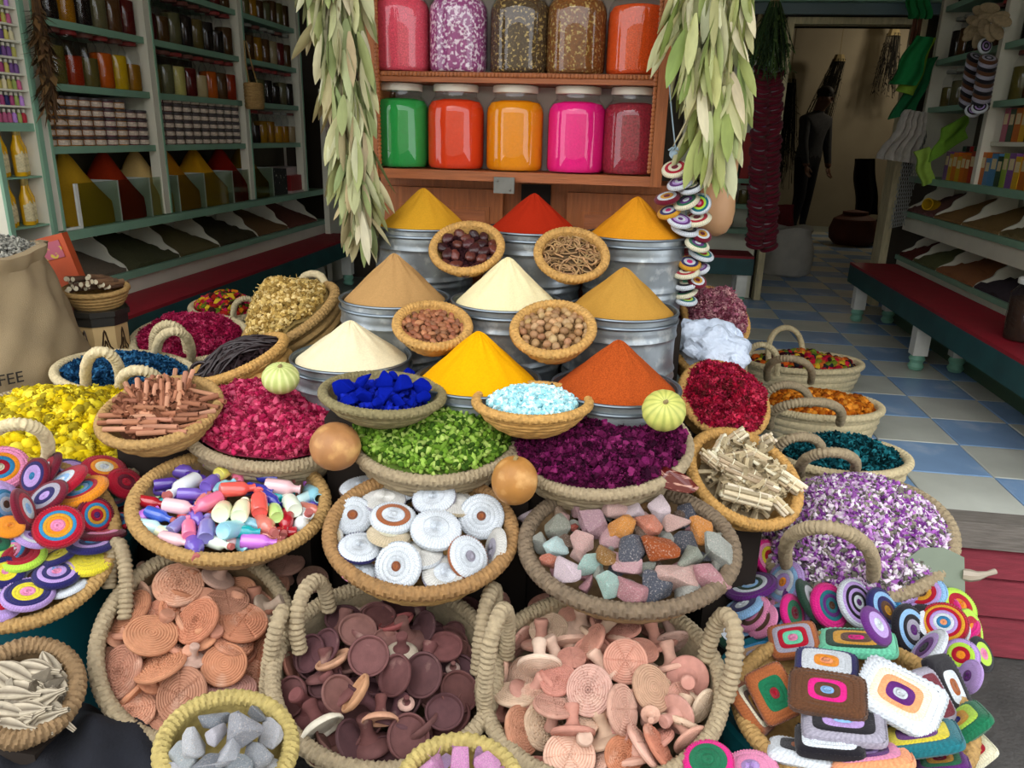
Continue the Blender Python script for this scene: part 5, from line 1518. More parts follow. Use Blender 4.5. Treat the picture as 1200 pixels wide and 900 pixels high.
# ================================================================ crochet discs and pads
YC = {'red': 'a8142c', 'pink': 'e08ab0', 'magenta': 'd0207c', 'yellow': 'd8c832', 'orange': 'e08a20', 'blue': '2f7fae', 'navy': '26235c', 'cream': 'dcd6ba', 'white': 'ccd2d8', 'lilac': 'b092cc', 'purple': '5c2470', 'mint': '6cc4a0', 'green': '1c6a48', 'lime': 'b0d848', 'brown': '5a3a26', 'black': '1c1a20', 'grey': '9a96a4', 'peach': 'e8986a', 'light blue': '8ab4dc', 'maroon': '6a1428', 'teal': '1f6a74', 'tan': 'a88664', 'rust': '9c5a34', 'gold': 'c8922a', 'pale': 'c2c0ba', 'beige': 'c2b294', 'dark green': '1e3a2c'}
CRD = {}
def crochet_mesh(rings, T_=.02, p=2.0, asp=1.0, nst=52, edged=False):
    """rings from the edge to the centre; double sided puffy disc (p = 2) or pad (p > 4) of unit radius scaled later"""
    key = (tuple(rings), T_, p, asp, edged)
    full = rings
    if key in CRD:
        return CRD[key]
    Rr = .045
    if edged and len(rings) > 1:
        rings = rings[1:]
    k = len(rings)
    prof, cols, pw = [], [], []
    def zt(r_):
        return T_ / 2 * (1 - r_ ** 5) ** .5 * .92 + T_ * .04
    def band(side):
        P_, C_ = [], []
        for i in range(k):
            r1, r0 = 1 - i / (k + .0), 1 - (i + 1) / (k + .0)
            r1 = r1 if i else .985
            for t in (0, .5, 1):
                rr = r1 + (r0 - r1) * t
                bump = (.0013 if t == .5 else -.0004)
                P_.append((max(rr, 0.001), side * (zt(rr) + bump))); C_.append(YC[rings[i]])
        return P_, C_
    P1, C1 = band(1)
    P2, C2 = band(-1)
    edge = [(1.0, -T_ * .22), (1.025, 0), (1.0, T_ * .22)]
    prof = P2[::-1] + edge + P1
    cols = ([YC[full[0]]] * len(C2) if edged else C2[::-1]) + [YC[full[0]]] * 3 + C1
    n = nst * 2
    th = np.arange(n) * 2 * PI / n
    V, CC = [], []
    for i, ((r_, z_), c) in enumerate(zip(prof, cols)):
        pp = 2 + (p - 2) * r_ ** 1.5
        sh_ = 1 / ((np.abs(np.cos(th)) ** pp + np.abs(np.sin(th)) ** pp) ** (1 / pp))
        st_ = np.cos(nst * th + (i % 2) * PI)
        rr = r_ * sh_ * Rr + st_ * (.0009 if r_ > .97 else .0004)
        zz = z_ + st_ * (.0011 if edged else .0006) * (r_ > .15)
        V.append(np.stack([rr * np.cos(th), rr * np.sin(th) * asp, zz], 1))
        CC.append(np.clip(np.tile(np.array(lin(c)), (n, 1)) * (1 + .13 * st_)[:, None], 0, 1))
    g = G()
    g.add(np.concatenate(V), [(i * n + j, i * n + (j + 1) % n, (i + 1) * n + (j + 1) % n, (i + 1) * n + j) for i in range(len(prof) - 1) for j in range(n)], 0, np.concatenate(CC))
    CRD[key] = g.mesh('crochet', m_yarn, True, 60)
    return CRD[key]
def uniq(rings):
    out = []
    for r_ in rings:
        if r_ not in out:
            out.append(r_)
    return out
def lab_col(rings):
    u_ = uniq(rings)[:4] if len(uniq(rings)) < 7 else uniq(rings)[:3]
    return (u_[0] if len(u_) == 1 else ', '.join(u_[:-1]) + ' and ' + u_[-1])
def place_disc(b, u, v, wd, h, ang, hm, s, rings, where, group, T_=.02, flip=1, up_=0.0, asp=1.0, p=2.0, kind='disc', name='crochet_disc', shape='crochet disc', rz=0, edged=False):
    P = mound_hit(b, u, v, hm, s)
    view = (CAM - P).normalized()
    P = P + view * up_
    M, rx, ry = fr(u, v, wd, h, ang, asp, P=P, flip=flip)
    sc = rx / .045
    me = crochet_mesh(rings, T_, p, asp, 44 if edged else 52, edged)
    o = ob(name, me, None, M @ RZ(R(rz)) @ Matrix.Diagonal((sc, sc, min(sc, 1.15), 1)))
    lc = lab_col(rings)
    if len(f'{shape} of {lc} rings {where}'.split()) > 16:
        lc = lab_col(uniq(rings)[:3])
    return tag(o, f'{shape} of {lc} rings {where}' if len(uniq(rings)) > 1 else f'plain {rings[0]} {shape} {where}', 'crochet ' + kind, group)
# left tray (zoom scale 6 from 0,500 and 0,620)
def L1(x, y, a, b_): return x / 6, 500 + y / 6, a / 6, b_ / 6
def L2(x, y, a, b_): return x / 6, 620 + y / 6, a / 6, b_ / 6
LEFT = [
    (L2, -30, 590, 300, 120, -12, ['lilac', 'lilac', 'lilac'], 0), (L1, 640, 830, 300, 110, -5, ['navy', 'lilac', 'navy', 'blue'], 0), (L1, 720, 760, 300, 60, -5, ['maroon', 'pink', 'red'], 0),
    (L1, 815, 670, 220, 120, -8, ['red', 'blue', 'navy', 'light blue'], .0), (L1, 220, 780, 240, 120, 20, ['lilac', 'white', 'lilac', 'purple'], 0), (L1, -20, 815, 160, 110, 10, ['green', 'green', 'dark green'], .005),
    (L1, 880, 400, 250, 190, 35, ['red', 'red', 'maroon', 'red'], .0), (L1, 730, 300, 290, 180, 8, ['red', 'red', 'orange', 'cream', 'white'], .005), (L1, 330, 500, 300, 160, -40, ['maroon', 'grey', 'navy', 'lilac'], .0),
    (L1, 245, 350, 260, 160, -72, ['maroon', 'navy', 'lilac', 'lilac', 'blue'], .006), (L1, 810, 475, 260, 235, 0, ['maroon', 'blue', 'pink', 'white', 'mint', 'mint'], .014), (L1, 520, 320, 270, 150, 20, ['navy', 'lilac', 'lilac', 'pink'], .006),
    (L1, 330, 330, 320, 66, -58, ['maroon', 'red', 'white', 'blue'], .018), (L1, 440, 400, 360, 120, -35, ['red', 'red', 'white', 'light blue', 'white'], .022), (L1, 570, 458, 360, 150, -24, ['orange', 'orange', 'red', 'blue', 'light blue', 'lime'], .03),
    (L1, 30, 550, 220, 150, 75, ['blue', 'light blue', 'white', 'brown'], .01), (L1, 170, 585, 310, 110, 68, ['maroon', 'red', 'white', 'light blue'], .016), (L1, 670, 625, 260, 225, 70, ['maroon', 'red', 'blue', 'gold', 'red', 'purple'], .02),
    (L1, 0, 300, 365, 310, -12, ['pink', 'pink', 'orange', 'blue', 'red', 'cream'], .035), (L1, 410, 705, 320, 290, -15, ['red', 'red', 'blue', 'gold', 'orange', 'pink', 'pink'], .03), (L1, 65, 705, 190, 150, 5, ['orange', 'orange', 'orange'], .03),
    (L2, 150, 195, 310, 190, -12, ['lime', 'red', 'red', 'red'], .004), (L2, 410, 195, 240, 80, -24, ['navy', 'yellow', 'yellow'], .002), (L2, 620, 232, 310, 180, -6, ['yellow', 'yellow', 'yellow', 'yellow'], .006),
    (L2, 490, 420, 240, 70, -24, ['white', 'white', 'pale'], .0), (L2, 40, 305, 240, 215, -8, ['navy', 'navy', 'yellow', 'yellow', 'pink'], .014), (L2, 400, 315, 300, 190, -8, ['navy', 'lilac', 'navy', 'lilac', 'pink'], .012), (L2, 195, 460, 330, 215, -6, ['lilac', 'navy', 'navy', 'yellow', 'yellow', 'pink', 'pink'], .018)]
for f_, x, y, a, b_, ang, rings, up_ in LEFT:
    u, v, wd, h = f_(x, y, a, b_)
    place_disc(bcl, u, v, wd, h, ang, .10 if f_ is L1 else .035, -.015 if f_ is L1 else -.01, rings, 'in the tray beside the yellow flowers', 'round crochet discs in the left tray', .017, up_=up_)
for i, (x, y) in enumerate(((-.5, -.3), (-.6, .1), (-.3, -.6), (-.25, .05), (-.45, .45), (-.1, .6), (-.7, -.1), (-.15, -.25), (.05, -.55))):
    rings = LEFT[(i * 5 + 3) % len(LEFT)][6]
    Pq = bcl.M @ Vector((x * bcl.rx, y * bcl.ry, .004 + .012 * (i % 2)))
    lc = lab_col(uniq(rings)[:3])
    tag(ob('crochet_disc', crochet_mesh(rings, .017), None, along(Pq, (random.gauss(0, .25), random.gauss(-.2, .25), 1), (1, .2, 0))), f'crochet disc of {lc} rings in the tray beside the yellow flowers' if len(uniq(rings)) > 1 else f'plain {rings[0]} crochet disc in the tray beside the yellow flowers', 'crochet disc', 'round crochet discs in the left tray')
# white discs
def W1(x, y, a, b_): return 350 + x / 3, 420 + y / 3, a / 3, b_ / 3
WHT = [(430, 690, 150, 90, 0, ['white', 'pale'], 0), (550, 510, 150, 80, 10, ['beige', 'pale'], 0), (300, 500, 150, 80, 0, ['grey', 'pale'], 0), (130, 655, 110, 40, -80, ['pale', 'beige'], 0), (440, 402, 140, 72, 6, ['beige', 'beige', 'cream'], .0), (220, 455, 150, 70, -10, ['brown', 'white', 'white'], .004), (580, 437, 156, 68, 18, ['brown', 'white', 'white'], .006), (345, 462, 156, 98, -4, ['black', 'white', 'white', 'white'], .01),
       (476, 492, 152, 112, -12, ['grey', 'white', 'white'], .01), (692, 672, 150, 60, -80, ['pale', 'pale', 'grey'], .004), (190, 555, 142, 132, -10, ['white', 'white', 'white', 'white', 'rust'], .012), (318, 622, 152, 74, 6, ['beige', 'beige', 'cream'], .008), (332, 562, 160, 102, 4, ['white', 'white', 'rust', 'white', 'white'], .02), (482, 603, 176, 136, 6, ['white', 'white', 'white'], .02), (642, 557, 158, 156, 0, ['white', 'white', 'white', 'white', 'white', 'rust'], .014),
       (210, 748, 132, 80, 12, ['pink', 'white', 'white'], .0), (215, 667, 150, 102, 2, ['navy', 'white', 'white', 'white'], .014), (512, 762, 160, 128, 16, ['grey', 'pale', 'white'], .006), (595, 700, 158, 126, 62, ['rust', 'white', 'white', 'white', 'grey'], .016), (350, 732, 172, 156, -80, ['white', 'white', 'white', 'white', 'white', 'rust'], .018)]
for x, y, a, b_, ang, rings, up_ in WHT:
    u, v, wd, h = W1(x, y, a, b_)
    place_disc(bwh, u, v, wd, h, ang, .055, -.03, rings, 'in the round straw tray', 'white crochet discs in the round tray', .02, up_=up_, shape='ribbed crochet disc', edged=True)
# right basket: round discs behind, pads in front
def R1(x, y, a, b_): return 840 + x / 3, 600 + y / 3, a / 3, b_ / 3
RND = [(265, 355, 130, 70, 80, ['magenta', 'green', 'maroon'], 0), (130, 360, 140, 80, -50, ['pink', 'brown', 'pink', 'tan'], 0), (380, 205, 120, 70, -60, ['blue', 'brown', 'blue'], 0), (560, 400, 140, 70, 60, ['purple', 'lilac', 'white'], 0), (850, 330, 130, 90, 50, ['lime', 'red', 'orange'], 0), (620, 330, 150, 100, 40, ['navy', 'grey', 'blue'], 0), (740, 400, 150, 110, 60, ['black', 'white', 'lilac'], 0),
       (105, 178, 100, 50, 78, ['mint', 'navy', 'mint'], .004), (335, 185, 116, 60, -25, ['orange', 'purple', 'orange', 'maroon'], .006), (182, 162, 130, 92, 68, ['magenta', 'pink', 'yellow', 'red', 'green'], .012), (95, 335, 156, 60, -25, ['light blue', 'navy', 'white'], .004), (450, 200, 156, 62, -62, ['lilac', 'lilac', 'purple', 'lilac'], .012), (160, 385, 130, 80, -55, ['pink', 'brown', 'lime'], .004),
       (930, 500, 120, 60, 70, ['black', 'lime', 'pink'], .0), (890, 580, 120, 70, -70, ['lilac', 'lilac', 'purple'], .0), (118, 262, 184, 84, -12, ['purple', 'purple', 'white', 'dark green', 'light blue', 'white'], .02), (240, 250, 160, 112, -65, ['lilac', 'light blue', 'white', 'lilac', 'orange'], .024), (330, 315, 165, 52, 62, ['dark green', 'white', 'dark green'], .014), (395, 330, 158, 112, 72, ['magenta', 'magenta', 'teal', 'purple', 'teal', 'brown'], .018), (590, 350, 168, 90, 64, ['navy', 'light blue', 'navy', 'brown', 'gold'], .014),
       (490, 320, 168, 108, 70, ['white', 'lilac', 'black', 'lilac', 'black', 'white', 'purple'], .024), (680, 415, 176, 104, 78, ['black', 'light blue', 'black', 'grey', 'purple'], .014), (725, 292, 156, 122, -20, ['light blue', 'lilac', 'red', 'gold', 'brown'], .014), (635, 262, 152, 106, 12, ['lilac', 'lilac', 'light blue', 'magenta', 'gold'], .024), (860, 505, 116, 110, -30, ['lilac', 'lime', 'red', 'orange'], .008), (798, 392, 152, 140, 0, ['red', 'gold', 'red', 'lilac', 'white', 'blue', 'peach'], .024), (742, 486, 176, 62, -48, ['white', 'lilac', 'purple', 'black'], .03)]
for x, y, a, b_, ang, rings, up_ in RND:
    u, v, wd, h = R1(x, y, a, b_)
    place_disc(bcr, u, v, wd, h, ang, .26, -.07, rings, 'heaped above the square pads', 'round crochet discs heaped behind the pads', .017, up_=up_ + .01, shape='round crochet disc')
for i in range(26):
    t_ = i / 25
    u, v = 862 + t_ * 270 + random.uniform(-8, 8), 708 + 30 * math.sin(t_ * PI) * -1 + random.uniform(-6, 34) + t_ * 10
    rings = random.choice([r_[5] for r_ in RND])
    place_disc(bcr, u, v, 48, random.uniform(20, 40), random.uniform(-80, 80), .26, -.09, rings, 'heaped above the square pads', 'round crochet discs heaped behind the pads', .017, up_=-.004, shape='round crochet disc')
PAD = [(120, 690, 190, 60, 55, ['rust', 'cream', 'brown', 'gold', 'maroon'], 0, 1, 0), (790, 885, 180, 70, -5, ['purple', 'green', 'gold', 'maroon'], 0, .8, 0), (300, 850, 230, 60, 12, ['white', 'black', 'rust'], 0, .8, 0), (900, 850, 150, 90, -38, ['cream', 'red', 'green'], 0, .9, 0), (540, 868, 280, 80, -6, ['peach', 'pink', 'purple', 'lilac'], .01, .8, 0), (850, 760, 230, 80, -35, ['green', 'lime', 'gold', 'navy'], .01, .8, 0),
       (710, 800, 280, 90, -8, ['teal', 'yellow', 'purple', 'maroon'], .012, .8, 0), (140, 515, 130, 100, -16, ['blue', 'tan', 'grey', 'maroon'], .02, .85, 0), (270, 452, 170, 116, -8, ['rust', 'grey', 'red', 'mint', 'pink'], .05, .8, 0), (492, 462, 260, 82, 3, ['mint', 'dark green', 'gold', 'brown', 'magenta'], .055, .75, 0), (760, 650, 200, 70, 62, ['grey', 'maroon', 'maroon', 'grey'], .045, .8, 0), (815, 620, 230, 90, 66, ['black', 'black', 'white', 'rust'], .055, .75, 0),
       (200, 638, 190, 165, 62, ['rust', 'rust', 'green', 'green', 'red'], .03, .8, 0), (385, 542, 210, 100, 8, ['navy', 'white', 'white', 'orange', 'peach'], .024, .8, 0), (445, 748, 280, 120, 6, ['grey', 'black', 'lilac', 'light blue'], .02, .7, 0), (395, 808, 230, 100, 5, ['black', 'white', 'white', 'magenta', 'green'], .024, .7, 0), (388, 640, 262, 150, 9, ['brown', 'brown', 'brown', 'magenta', 'brown', 'light blue'], .045, .68, 0), (640, 650, 285, 195, 28, ['white', 'white', 'cream', 'peach', 'purple', 'white'], .045, .8, 0)]
for x, y, a, b_, ang, rings, up_, asp, rz in PAD:
    u, v, wd, h = R1(x, y, a, b_)
    place_disc(bcr, u, v, wd / 1.04, h / 1.04, ang, .075, -.015, rings, 'in the front basket', 'square crochet pads in the front basket', .024, up_=up_, asp=asp, p=7, kind='pad', name='crochet_pad', shape='square crochet pad')
# one disc at the bottom edge
bx_ = B(); bx_.M = Matrix.Translation(pz(832, 890, .43)); bx_.Mi = bx_.M.inverted(); bx_.rx = bx_.ry = .2
place_disc(bx_, 830, 893, 58, 46, 0, .001, 0, ['magenta', 'green', 'green', 'green'], 'lying over the edge of the pink scrubber basket', 'loose crochet discs', .017)
place_disc(bx_, 880, 902, 62, 40, 0, .001, -.02, ['pink', 'pink', 'lilac'], 'lying beside the pad basket', 'loose crochet discs', .017)

# ================================================================ clay scrubbers
def stamp_disc(var):
    Rr = .047
    g = G()
    pr = [(0.0, -.013), (.010, -.013), (Rr * .8, -.0105), (Rr * .97, -.007), (Rr, -.003), (Rr * .98, .001)]
    N_ = 9
    for i in range(N_):
        r1 = Rr * (.95 - .95 * i / N_)
        r0 = Rr * (.95 - .95 * (i + .62) / N_)
        zc = .0035 * (1 - (r1 / Rr) ** 2)
        pr += [(r1, .001 + zc), (r1 - .0004, .0026 + zc), (r0, .0026 + zc), (max(r0 - .0004, 0), .001 + zc)]
    pr.append((0, .0045))
    nn = 6 if var == 0 else 8
    def md(i, th):
        if i < 6 or var == 2:
            return 0 * th, 0 * th
        q = (i - 6) // 4
        rr = pr[i][0] / Rr
        cut = -.0022 * (np.abs(np.sin(th * nn / 2 + (q % 2) * (1.2 if var else 0))) < .10 / max(rr, .15))
        wob = .0008 * np.sin(th * (nn * 3) + q) if var == 1 else 0 * th
        return wob, cut * (pr[i][1] > .002)
    g.lathe(pr, 72, mod=md)
    return g.mesh('stamp_disc', m_clay, True, 30)
def stamp_handle():
    g = G(); g.lathe([(.024, -.0105), (.017, -.016), (.0135, -.023), (.0125, -.032), (.0135, -.042), (.016, -.050), (.0165, -.055), (.014, -.059), (0, -.060)], 20)
    return g.mesh('stamp_handle', m_clay)
def cup_disc():
    Rr = .047
    g = G(); g.lathe([(0, -.014), (.012, -.014), (Rr * .75, -.008), (Rr * .98, .001), (Rr, .006), (Rr * .97, .0085), (Rr * .9, .0085), (Rr * .86, .006), (Rr * .83, .001), (Rr * .4, .0), (0, .0005)], 48)
    return g.mesh('cup_disc', m_clay2, True, 50)
SD = [stamp_disc(i) for i in range(3)]
SHN = stamp_handle()
CUPD = cup_disc()
m_cupin = mat('maroon_glaze', '4a2a2a', rough=.4, noise=(40, .2))
def stamp(M, sc, col, label, group, cup=False, var=0, name='clay_scrubber', hc=None):
    o = thing(name, label, 'clay scrubber', M @ Matrix.Scale(sc, 4), group)
    ob('disc', CUPD if cup else SD[var], o, RZ(random.uniform(0, 6)), col)
    ob('handle', SHN, o, None, hc or col)
    return o
def stamps(b, lst, fz, hm, s, cols, label, group, cup=False, name='clay_scrubber'):
    for i, it in enumerate(lst):
        x, y, wd, h, ang = it[:5]
        up_ = it[5] if len(it) > 5 else .01
        fl = it[6] if len(it) > 6 else 1
        col = it[7] if len(it) > 7 else random.choice(cols)
        u, v, wd, h = fz(x, y, wd, h)
        P = mound_hit(b, u, v, hm, s) + (CAM - mound_hit(b, u, v, hm, s)).normalized() * up_
        M, rx, _ = fr(u, v, wd, h, ang, 1, P=P, flip=fl)
        hd = h < 0 or fl < 0
        st_ = 'turned handle up' if hd else ('tipped on edge' if h / wd < .52 else ('leaning aslant' if h / wd < .82 else 'facing out'))
        lc = lin(col); sh_ = 'paler ' if (len(it) > 7 and sum(lc) > sum(sum(lin(c)) for c in cols) / len(cols) * 1.15) else ('darker ' if len(it) > 7 else '')
        stamp(M, rx / .047, vary(col, .08), f'{sh_}{label} {st_}', f'{group}, {sh_}{st_}', cup, i % 3, name, vary(random.choice(cols), .1) if cup else None)
def fill_stamps(b, n, hm, s, cols, label, group, cup=False, name='clay_scrubber', rm=.25):
    for x, y in poisson(n, rm, rmax=.74):
        n_ = Vector((random.gauss(0, .6), random.gauss(-.3, .6), random.choice((1, 1, -1)))).normalized()
        P = b.M @ Vector((x * b.rx, y * b.ry, s + hm * (1 - x * x - y * y)))
        stamp(along(P, n_, (random.gauss(0, 1), random.gauss(0, 1), .1)), .95, vary(random.choice(cols), .1), label, group, cup, random.randrange(3), name)
def Z1(x, y, a, b_): return x / 3, 600 + y / 3, a / 3, b_ / 3
TC = ['b47a5e', 'bc8466', 'aa7258', 'c08c72', 'a87862']
ST1 = [(800, 310, 150, 95, 0, .004), (820, 455, 150, 80, 20, .0), (865, 220, 110, 85, 0, .0), (1005, 182, 130, 72, -10, .0, 1, 'b58a78'), (1100, 235, 110, 92, 0, .0, 1, '8a6a5c'), (372, 525, 100, 80, -70, 0), (545, 350, 90, 70, -40, 0, 1, 'b07a60'),
       (525, 225, 95, 40, -35, .008, -1, 'b08c78'), (765, 235, 120, -62, 25, .012, -1, 'a8887a'), (930, 345, 120, -50, 60, .008, -1, 'b09a86'), (500, 290, 110, 45, 60, .004, -1, 'b08a74'), (670, 520, 100, -60, 10, .0, -1, 'b8968a'), (720, 455, 90, -50, -30, 0, -1), (1042, 255, 110, 22, -80, .008, -1, 'b49a8c'), (530, 605, 90, -60, 30, 0, -1), (410, 455, 90, -40, 30, 0, -1),
       (628, 253, 172, 148, 0, .022), (932, 260, 168, 112, -8, .018), (452, 350, 172, 92, -50, .018), (690, 382, 170, 120, -52, .016), (532, 430, 182, 132, 8, .026), (852, 385, 178, 130, 6, .02), (562, 537, 182, 82, -26, .014), (788, 535, 158, 148, 0, .016), (938, 500, 160, 122, -68, .018), (418, 562, 190, 124, -72, .02), (818, 618, 168, 100, 0, .012, 1, 'b88c7e'), (636, 643, 192, 162, -78, .024), (460, 697, 168, 136, -10, .016)]
stamps(bs1, ST1, Z1, .085, -.05, TC, 'terracotta clay scrubber with carved rings in a rope edged basket', 'terracotta scrubbers')
fill_stamps(bs1, 40, .06, -.058, TC, 'terracotta clay scrubber buried low among the terracotta scrubbers', 'terracotta scrubbers low in the basket', rm=.23)
def Z2(x, y, a, b_): k = 340 / 1177; return 320 + x * k, 640 + y * k, a * k, b_ * k
CC_ = ['5e3c3a', '6a4442', '54363a', '73504a', '4e3234']
ST2 = [(775, 258, 138, 95, 0, .0), (655, 240, 155, 52, -10, .0), (735, 350, 90, 92, 0, .0), (535, 250, 130, 80, 0, .0), (450, 832, 118, 120, 0, 0), (215, 555, 150, 105, -40, .0), (770, 440, 120, 70, 70, 0), (520, 430, 140, -90, 0, .0, -1, 'b8a896'),
       (285, 300, 152, 106, 0, .01), (430, 286, 138, 96, 5, .01), (342, 345, 158, 130, 10, .016), (150, 437, 158, 115, -70, .012), (214, 410, 152, 105, -68, .018), (500, 312, 150, 40, -22, .014, 1, '8a4a46'), (615, 332, 138, 90, -75, .018), (695, 412, 152, 116, 0, .016), (388, 447, 168, 164, 0, .024), (245, 465, 150, 40, -28, .016, 1, 'b08468'), (460, 385, 120, 90, 10, .0),
       (498, 525, 172, 126, -75, .016), (610, 523, 182, 158, -80, .026), (752, 592, 172, 150, 60, .014), (75, 612, 166, 128, -80, .012), (265, 602, 158, 134, 60, .016), (695, 675, 160, 144, 0, .022), (545, 776, 188, 170, 80, .018), (320, 797, 190, 122, 65, .016), (340, 600, 170, 40, -58, .03, 1, 'b88a68'), (435, 700, 150, 40, -2, .026, -1, 'b88870'), (195, 735, 190, 60, -32, .028, -1, 'd8ccb8'), (70, 490, 130, 50, 70, .008, 1, '8a5a4c'), (225, 800, 150, 50, 45, .0), (540, 637, 70, -60, 0, .004, -1, 'b89484'), (300, 225, 110, -50, 40, 0, -1, 'c0a894'), (390, 245, 120, 45, 0, 0, 1, 'b8a08c'), (730, 495, 60, -50, 0, 0, -1, 'a89084'), (600, 790, 100, 60, 0, 0)]
stamps(bs2, ST2, Z2, .085, -.055, CC_, 'maroon brown stemmed clay cup in a rope edged basket', 'maroon clay cups', True, 'clay_cup')
fill_stamps(bs2, 40, .06, -.058, CC_, 'maroon brown clay cup buried low among the maroon cups', 'maroon cups low in the basket', True, 'clay_cup', .23)
def Z3(x, y, a, b_): k = 340 / 1177; return 540 + x * k, 640 + y * k, a * k, b_ * k
PC_ = ['c49a88', 'ba8c7c', 'cca792', 'c8aa94', 'b98474']
ST3 = [(690, 290, 150, 60, 0, .0), (560, 270, 120, 60, 10, 0), (780, 330, 110, 60, -10, 0), (450, 450, 120, 80, 0, 0), (300, 600, 120, 90, 0, 0), (740, 420, 130, 90, 20, 0), (900, 620, 140, 110, 60, 0), (500, 720, 120, 80, 0, 0), (620, 760, 150, 110, -60, .0),
       (345, 240, 152, 96, -10, .006), (180, 268, 160, 52, 86, .008, 1), (462, 302, 148, 144, 0, .012), (357, 336, 164, 136, 0, .02), (655, 342, 158, 62, -15, .012), (528, 385, 160, 70, -60, .014, 1), (865, 392, 160, 70, -12, .014, -1, 'b8988a'), (990, 445, 140, 92, 45, .01), (920, 530, 172, -168, 0, .01, 1, 'b88478'), (668, 466, 182, 178, 0, .024, 1, 'c49080'), (395, 540, 155, 120, -20, .008), (320, 490, 186, 80, 0, .026, -1, 'd0b8a2'), (250, 390, 140, 60, -60, .01, -1), (148, 495, 190, 62, -86, .02, 1), (222, 596, 188, 88, 0, .016),
       (380, 643, 178, 86, 10, .018), (520, 584, 205, 186, -80, .03, 1, 'c49a8c'), (778, 576, 195, 140, 68, .014, 1, 'bc987c'), (660, 663, 202, 112, 84, .03), (252, 746, 198, 122, 76, .02, 1, 'b88468'), (455, 762, 185, 34, 0, .012, -1), (745, 808, 200, 40, 56, .02, 1), (805, 808, 190, 50, 60, .028, 1, 'b87860'), (935, 790, 160, 60, -36, .02, -1), (985, 650, 150, 60, -60, .018, -1, 'cdb79c'), (140, 660, 140, -60, 50, .01, -1, 'a8776a'), (880, 680, 160, -120, 60, .004, 1), (440, 850, 215, 195, 0, .024), (660, 852, 162, 150, 80, .02, 1, 'b47a5c'), (290, 868, 120, 30, 0, .004), (770, 682, 80, -70, 0, .012, 1), (560, 870, 140, 60, -50, 0)]
stamps(bs3, ST3, Z3, .085, -.055, PC_, 'pale pink clay scrubber with carved rings in a rope edged basket', 'pale pink scrubbers')
fill_stamps(bs3, 40, .06, -.058, PC_, 'pale pink clay scrubber buried low among the pale pink scrubbers', 'pale scrubbers low in the basket', rm=.23)

# ================================================================ mineral stones
STC = {'pale lilac': 'd8c4cc', 'tan pink': 'c8a890', 'salmon': 'c87a62', 'grey': 'a4a69c', 'dusty pink': 'c49c9e', 'mauve': 'aa868e', 'grey green': '92968a', 'pale blue': 'bcd2d2', 'light pink': 'cfa8a0', 'aqua': 'a4c0b8', 'mustard brown': '9a7038', 'amber orange': 'd08a40', 'rose': 'ba848a', 'slate': '50545e', 'burnt orange': '9c4a14', 'white pink': 'd8c4c8', 'brown': '6a5446', 'red': '9c4030'}
def stone(P, sz, nm, i, label, group, asp=1.0, hexc=None):
    me = chunk(300 + i, .8)
    me.materials.append(m_stone)
    o = tag(ob('mineral_stone', me, None, Matrix.Translation(P) @ RZ(i * 1.7) @ RX(i * .9) @ Matrix.Diagonal((sz * asp, sz, sz, 1)), vary(hexc or STC[nm], .06)), label, 'stone', group)
    return o
m_stone = mat('mineral', attr='obj', rough=.5, noise=(22, .28), col2='e0d2c8', col2s=(14, .55, .8), bump=(60, .006), spec=.4)
def Z4(x, y): return 600 + x * .2333, 550 + y * .2333
STN = [(137, 243, 140, 'pale lilac'), (240, 200, 110, 'tan pink'), (545, 140, 110, 'grey'), (330, 200, 90, 'dusty pink'), (237, 295, 120, 'grey green'), (140, 370, 100, 'grey'), (320, 285, 50, 'red'), (270, 370, 80, 'brown'), (640, 330, 100, 'brown'), (500, 350, 110, 'dusty pink'), (520, 220, 110, 'light pink'), (605, 215, 90, 'white pink'), (370, 570, 80, 'rose'), (660, 490, 90, 'grey green'), (880, 625, 140, 'grey'), (870, 370, 110, 'slate'), (870, 232, 120, 'slate'), (660, 190, 60, 'mustard brown'), (330, 430, 80, 'light pink'), (1040, 350, 80, 'grey'), (1040, 500, 80, 'grey'), (440, 520, 70, 'grey'),
       (435, 150, 155, 'salmon'), (398, 270, 142, 'mauve'), (230, 392, 110, 'pale blue'), (345, 368, 116, 'light pink'), (190, 457, 84, 'salmon'), (275, 515, 130, 'pale lilac'), (388, 475, 128, 'aqua'), (472, 440, 110, 'mustard brown'), (552, 302, 122, 'amber orange'), (575, 465, 138, 'dusty pink'), (478, 582, 142, 'aqua'), (590, 602, 136, 'rose'), (595, 402, 140, 'slate'), (685, 282, 118, 'salmon'), (740, 195, 132, 'white pink'), (825, 282, 108, 'light pink'), (945, 306, 126, 'amber orange'), (720, 590, 170, 'slate'), (740, 400, 165, 'burnt orange'), (885, 445, 130, 'grey green'), (1030, 415, 170, 'grey'), (838, 535, 185, 'light pink'), (1000, 562, 150, 'rose')]
for i, (x, y, sz, nm) in enumerate(STN):
    u, v = Z4(x, y)
    P = mound_hit(bst, u, v, .045, -.02 + (.014 if i > 21 else 0))
    d = (P - CAM).dot(FW)
    stone(P, sz * .2333 / 2 * d / F * 1.62, nm, i, f'{nm} rough mineral stone in the dark straw tray', f'{nm} stones in the dark tray')
for i, (x, y) in enumerate(poisson(46, .2, rmax=.82)):
    nm = random.choice(['grey', 'slate', 'dusty pink', 'light pink', 'grey green', 'brown', 'rose', 'mauve'])
    stone(bst.M @ Vector((x * bst.rx, y * bst.ry, -.032 + .045 * (1 - x * x - y * y))), .022, nm, 150 + i, f'{nm} rough mineral stone in the dark straw tray', f'{nm} stones in the dark tray')
GRY = [(232, 868, 40), (280, 855, 44), (318, 858, 36), (250, 842, 30), (215, 890, 36), (262, 885, 40), (300, 885, 38), (240, 905, 40), (280, 905, 40), (205, 905, 30), (322, 895, 30), (255, 860, 30), (300, 838, 24)]
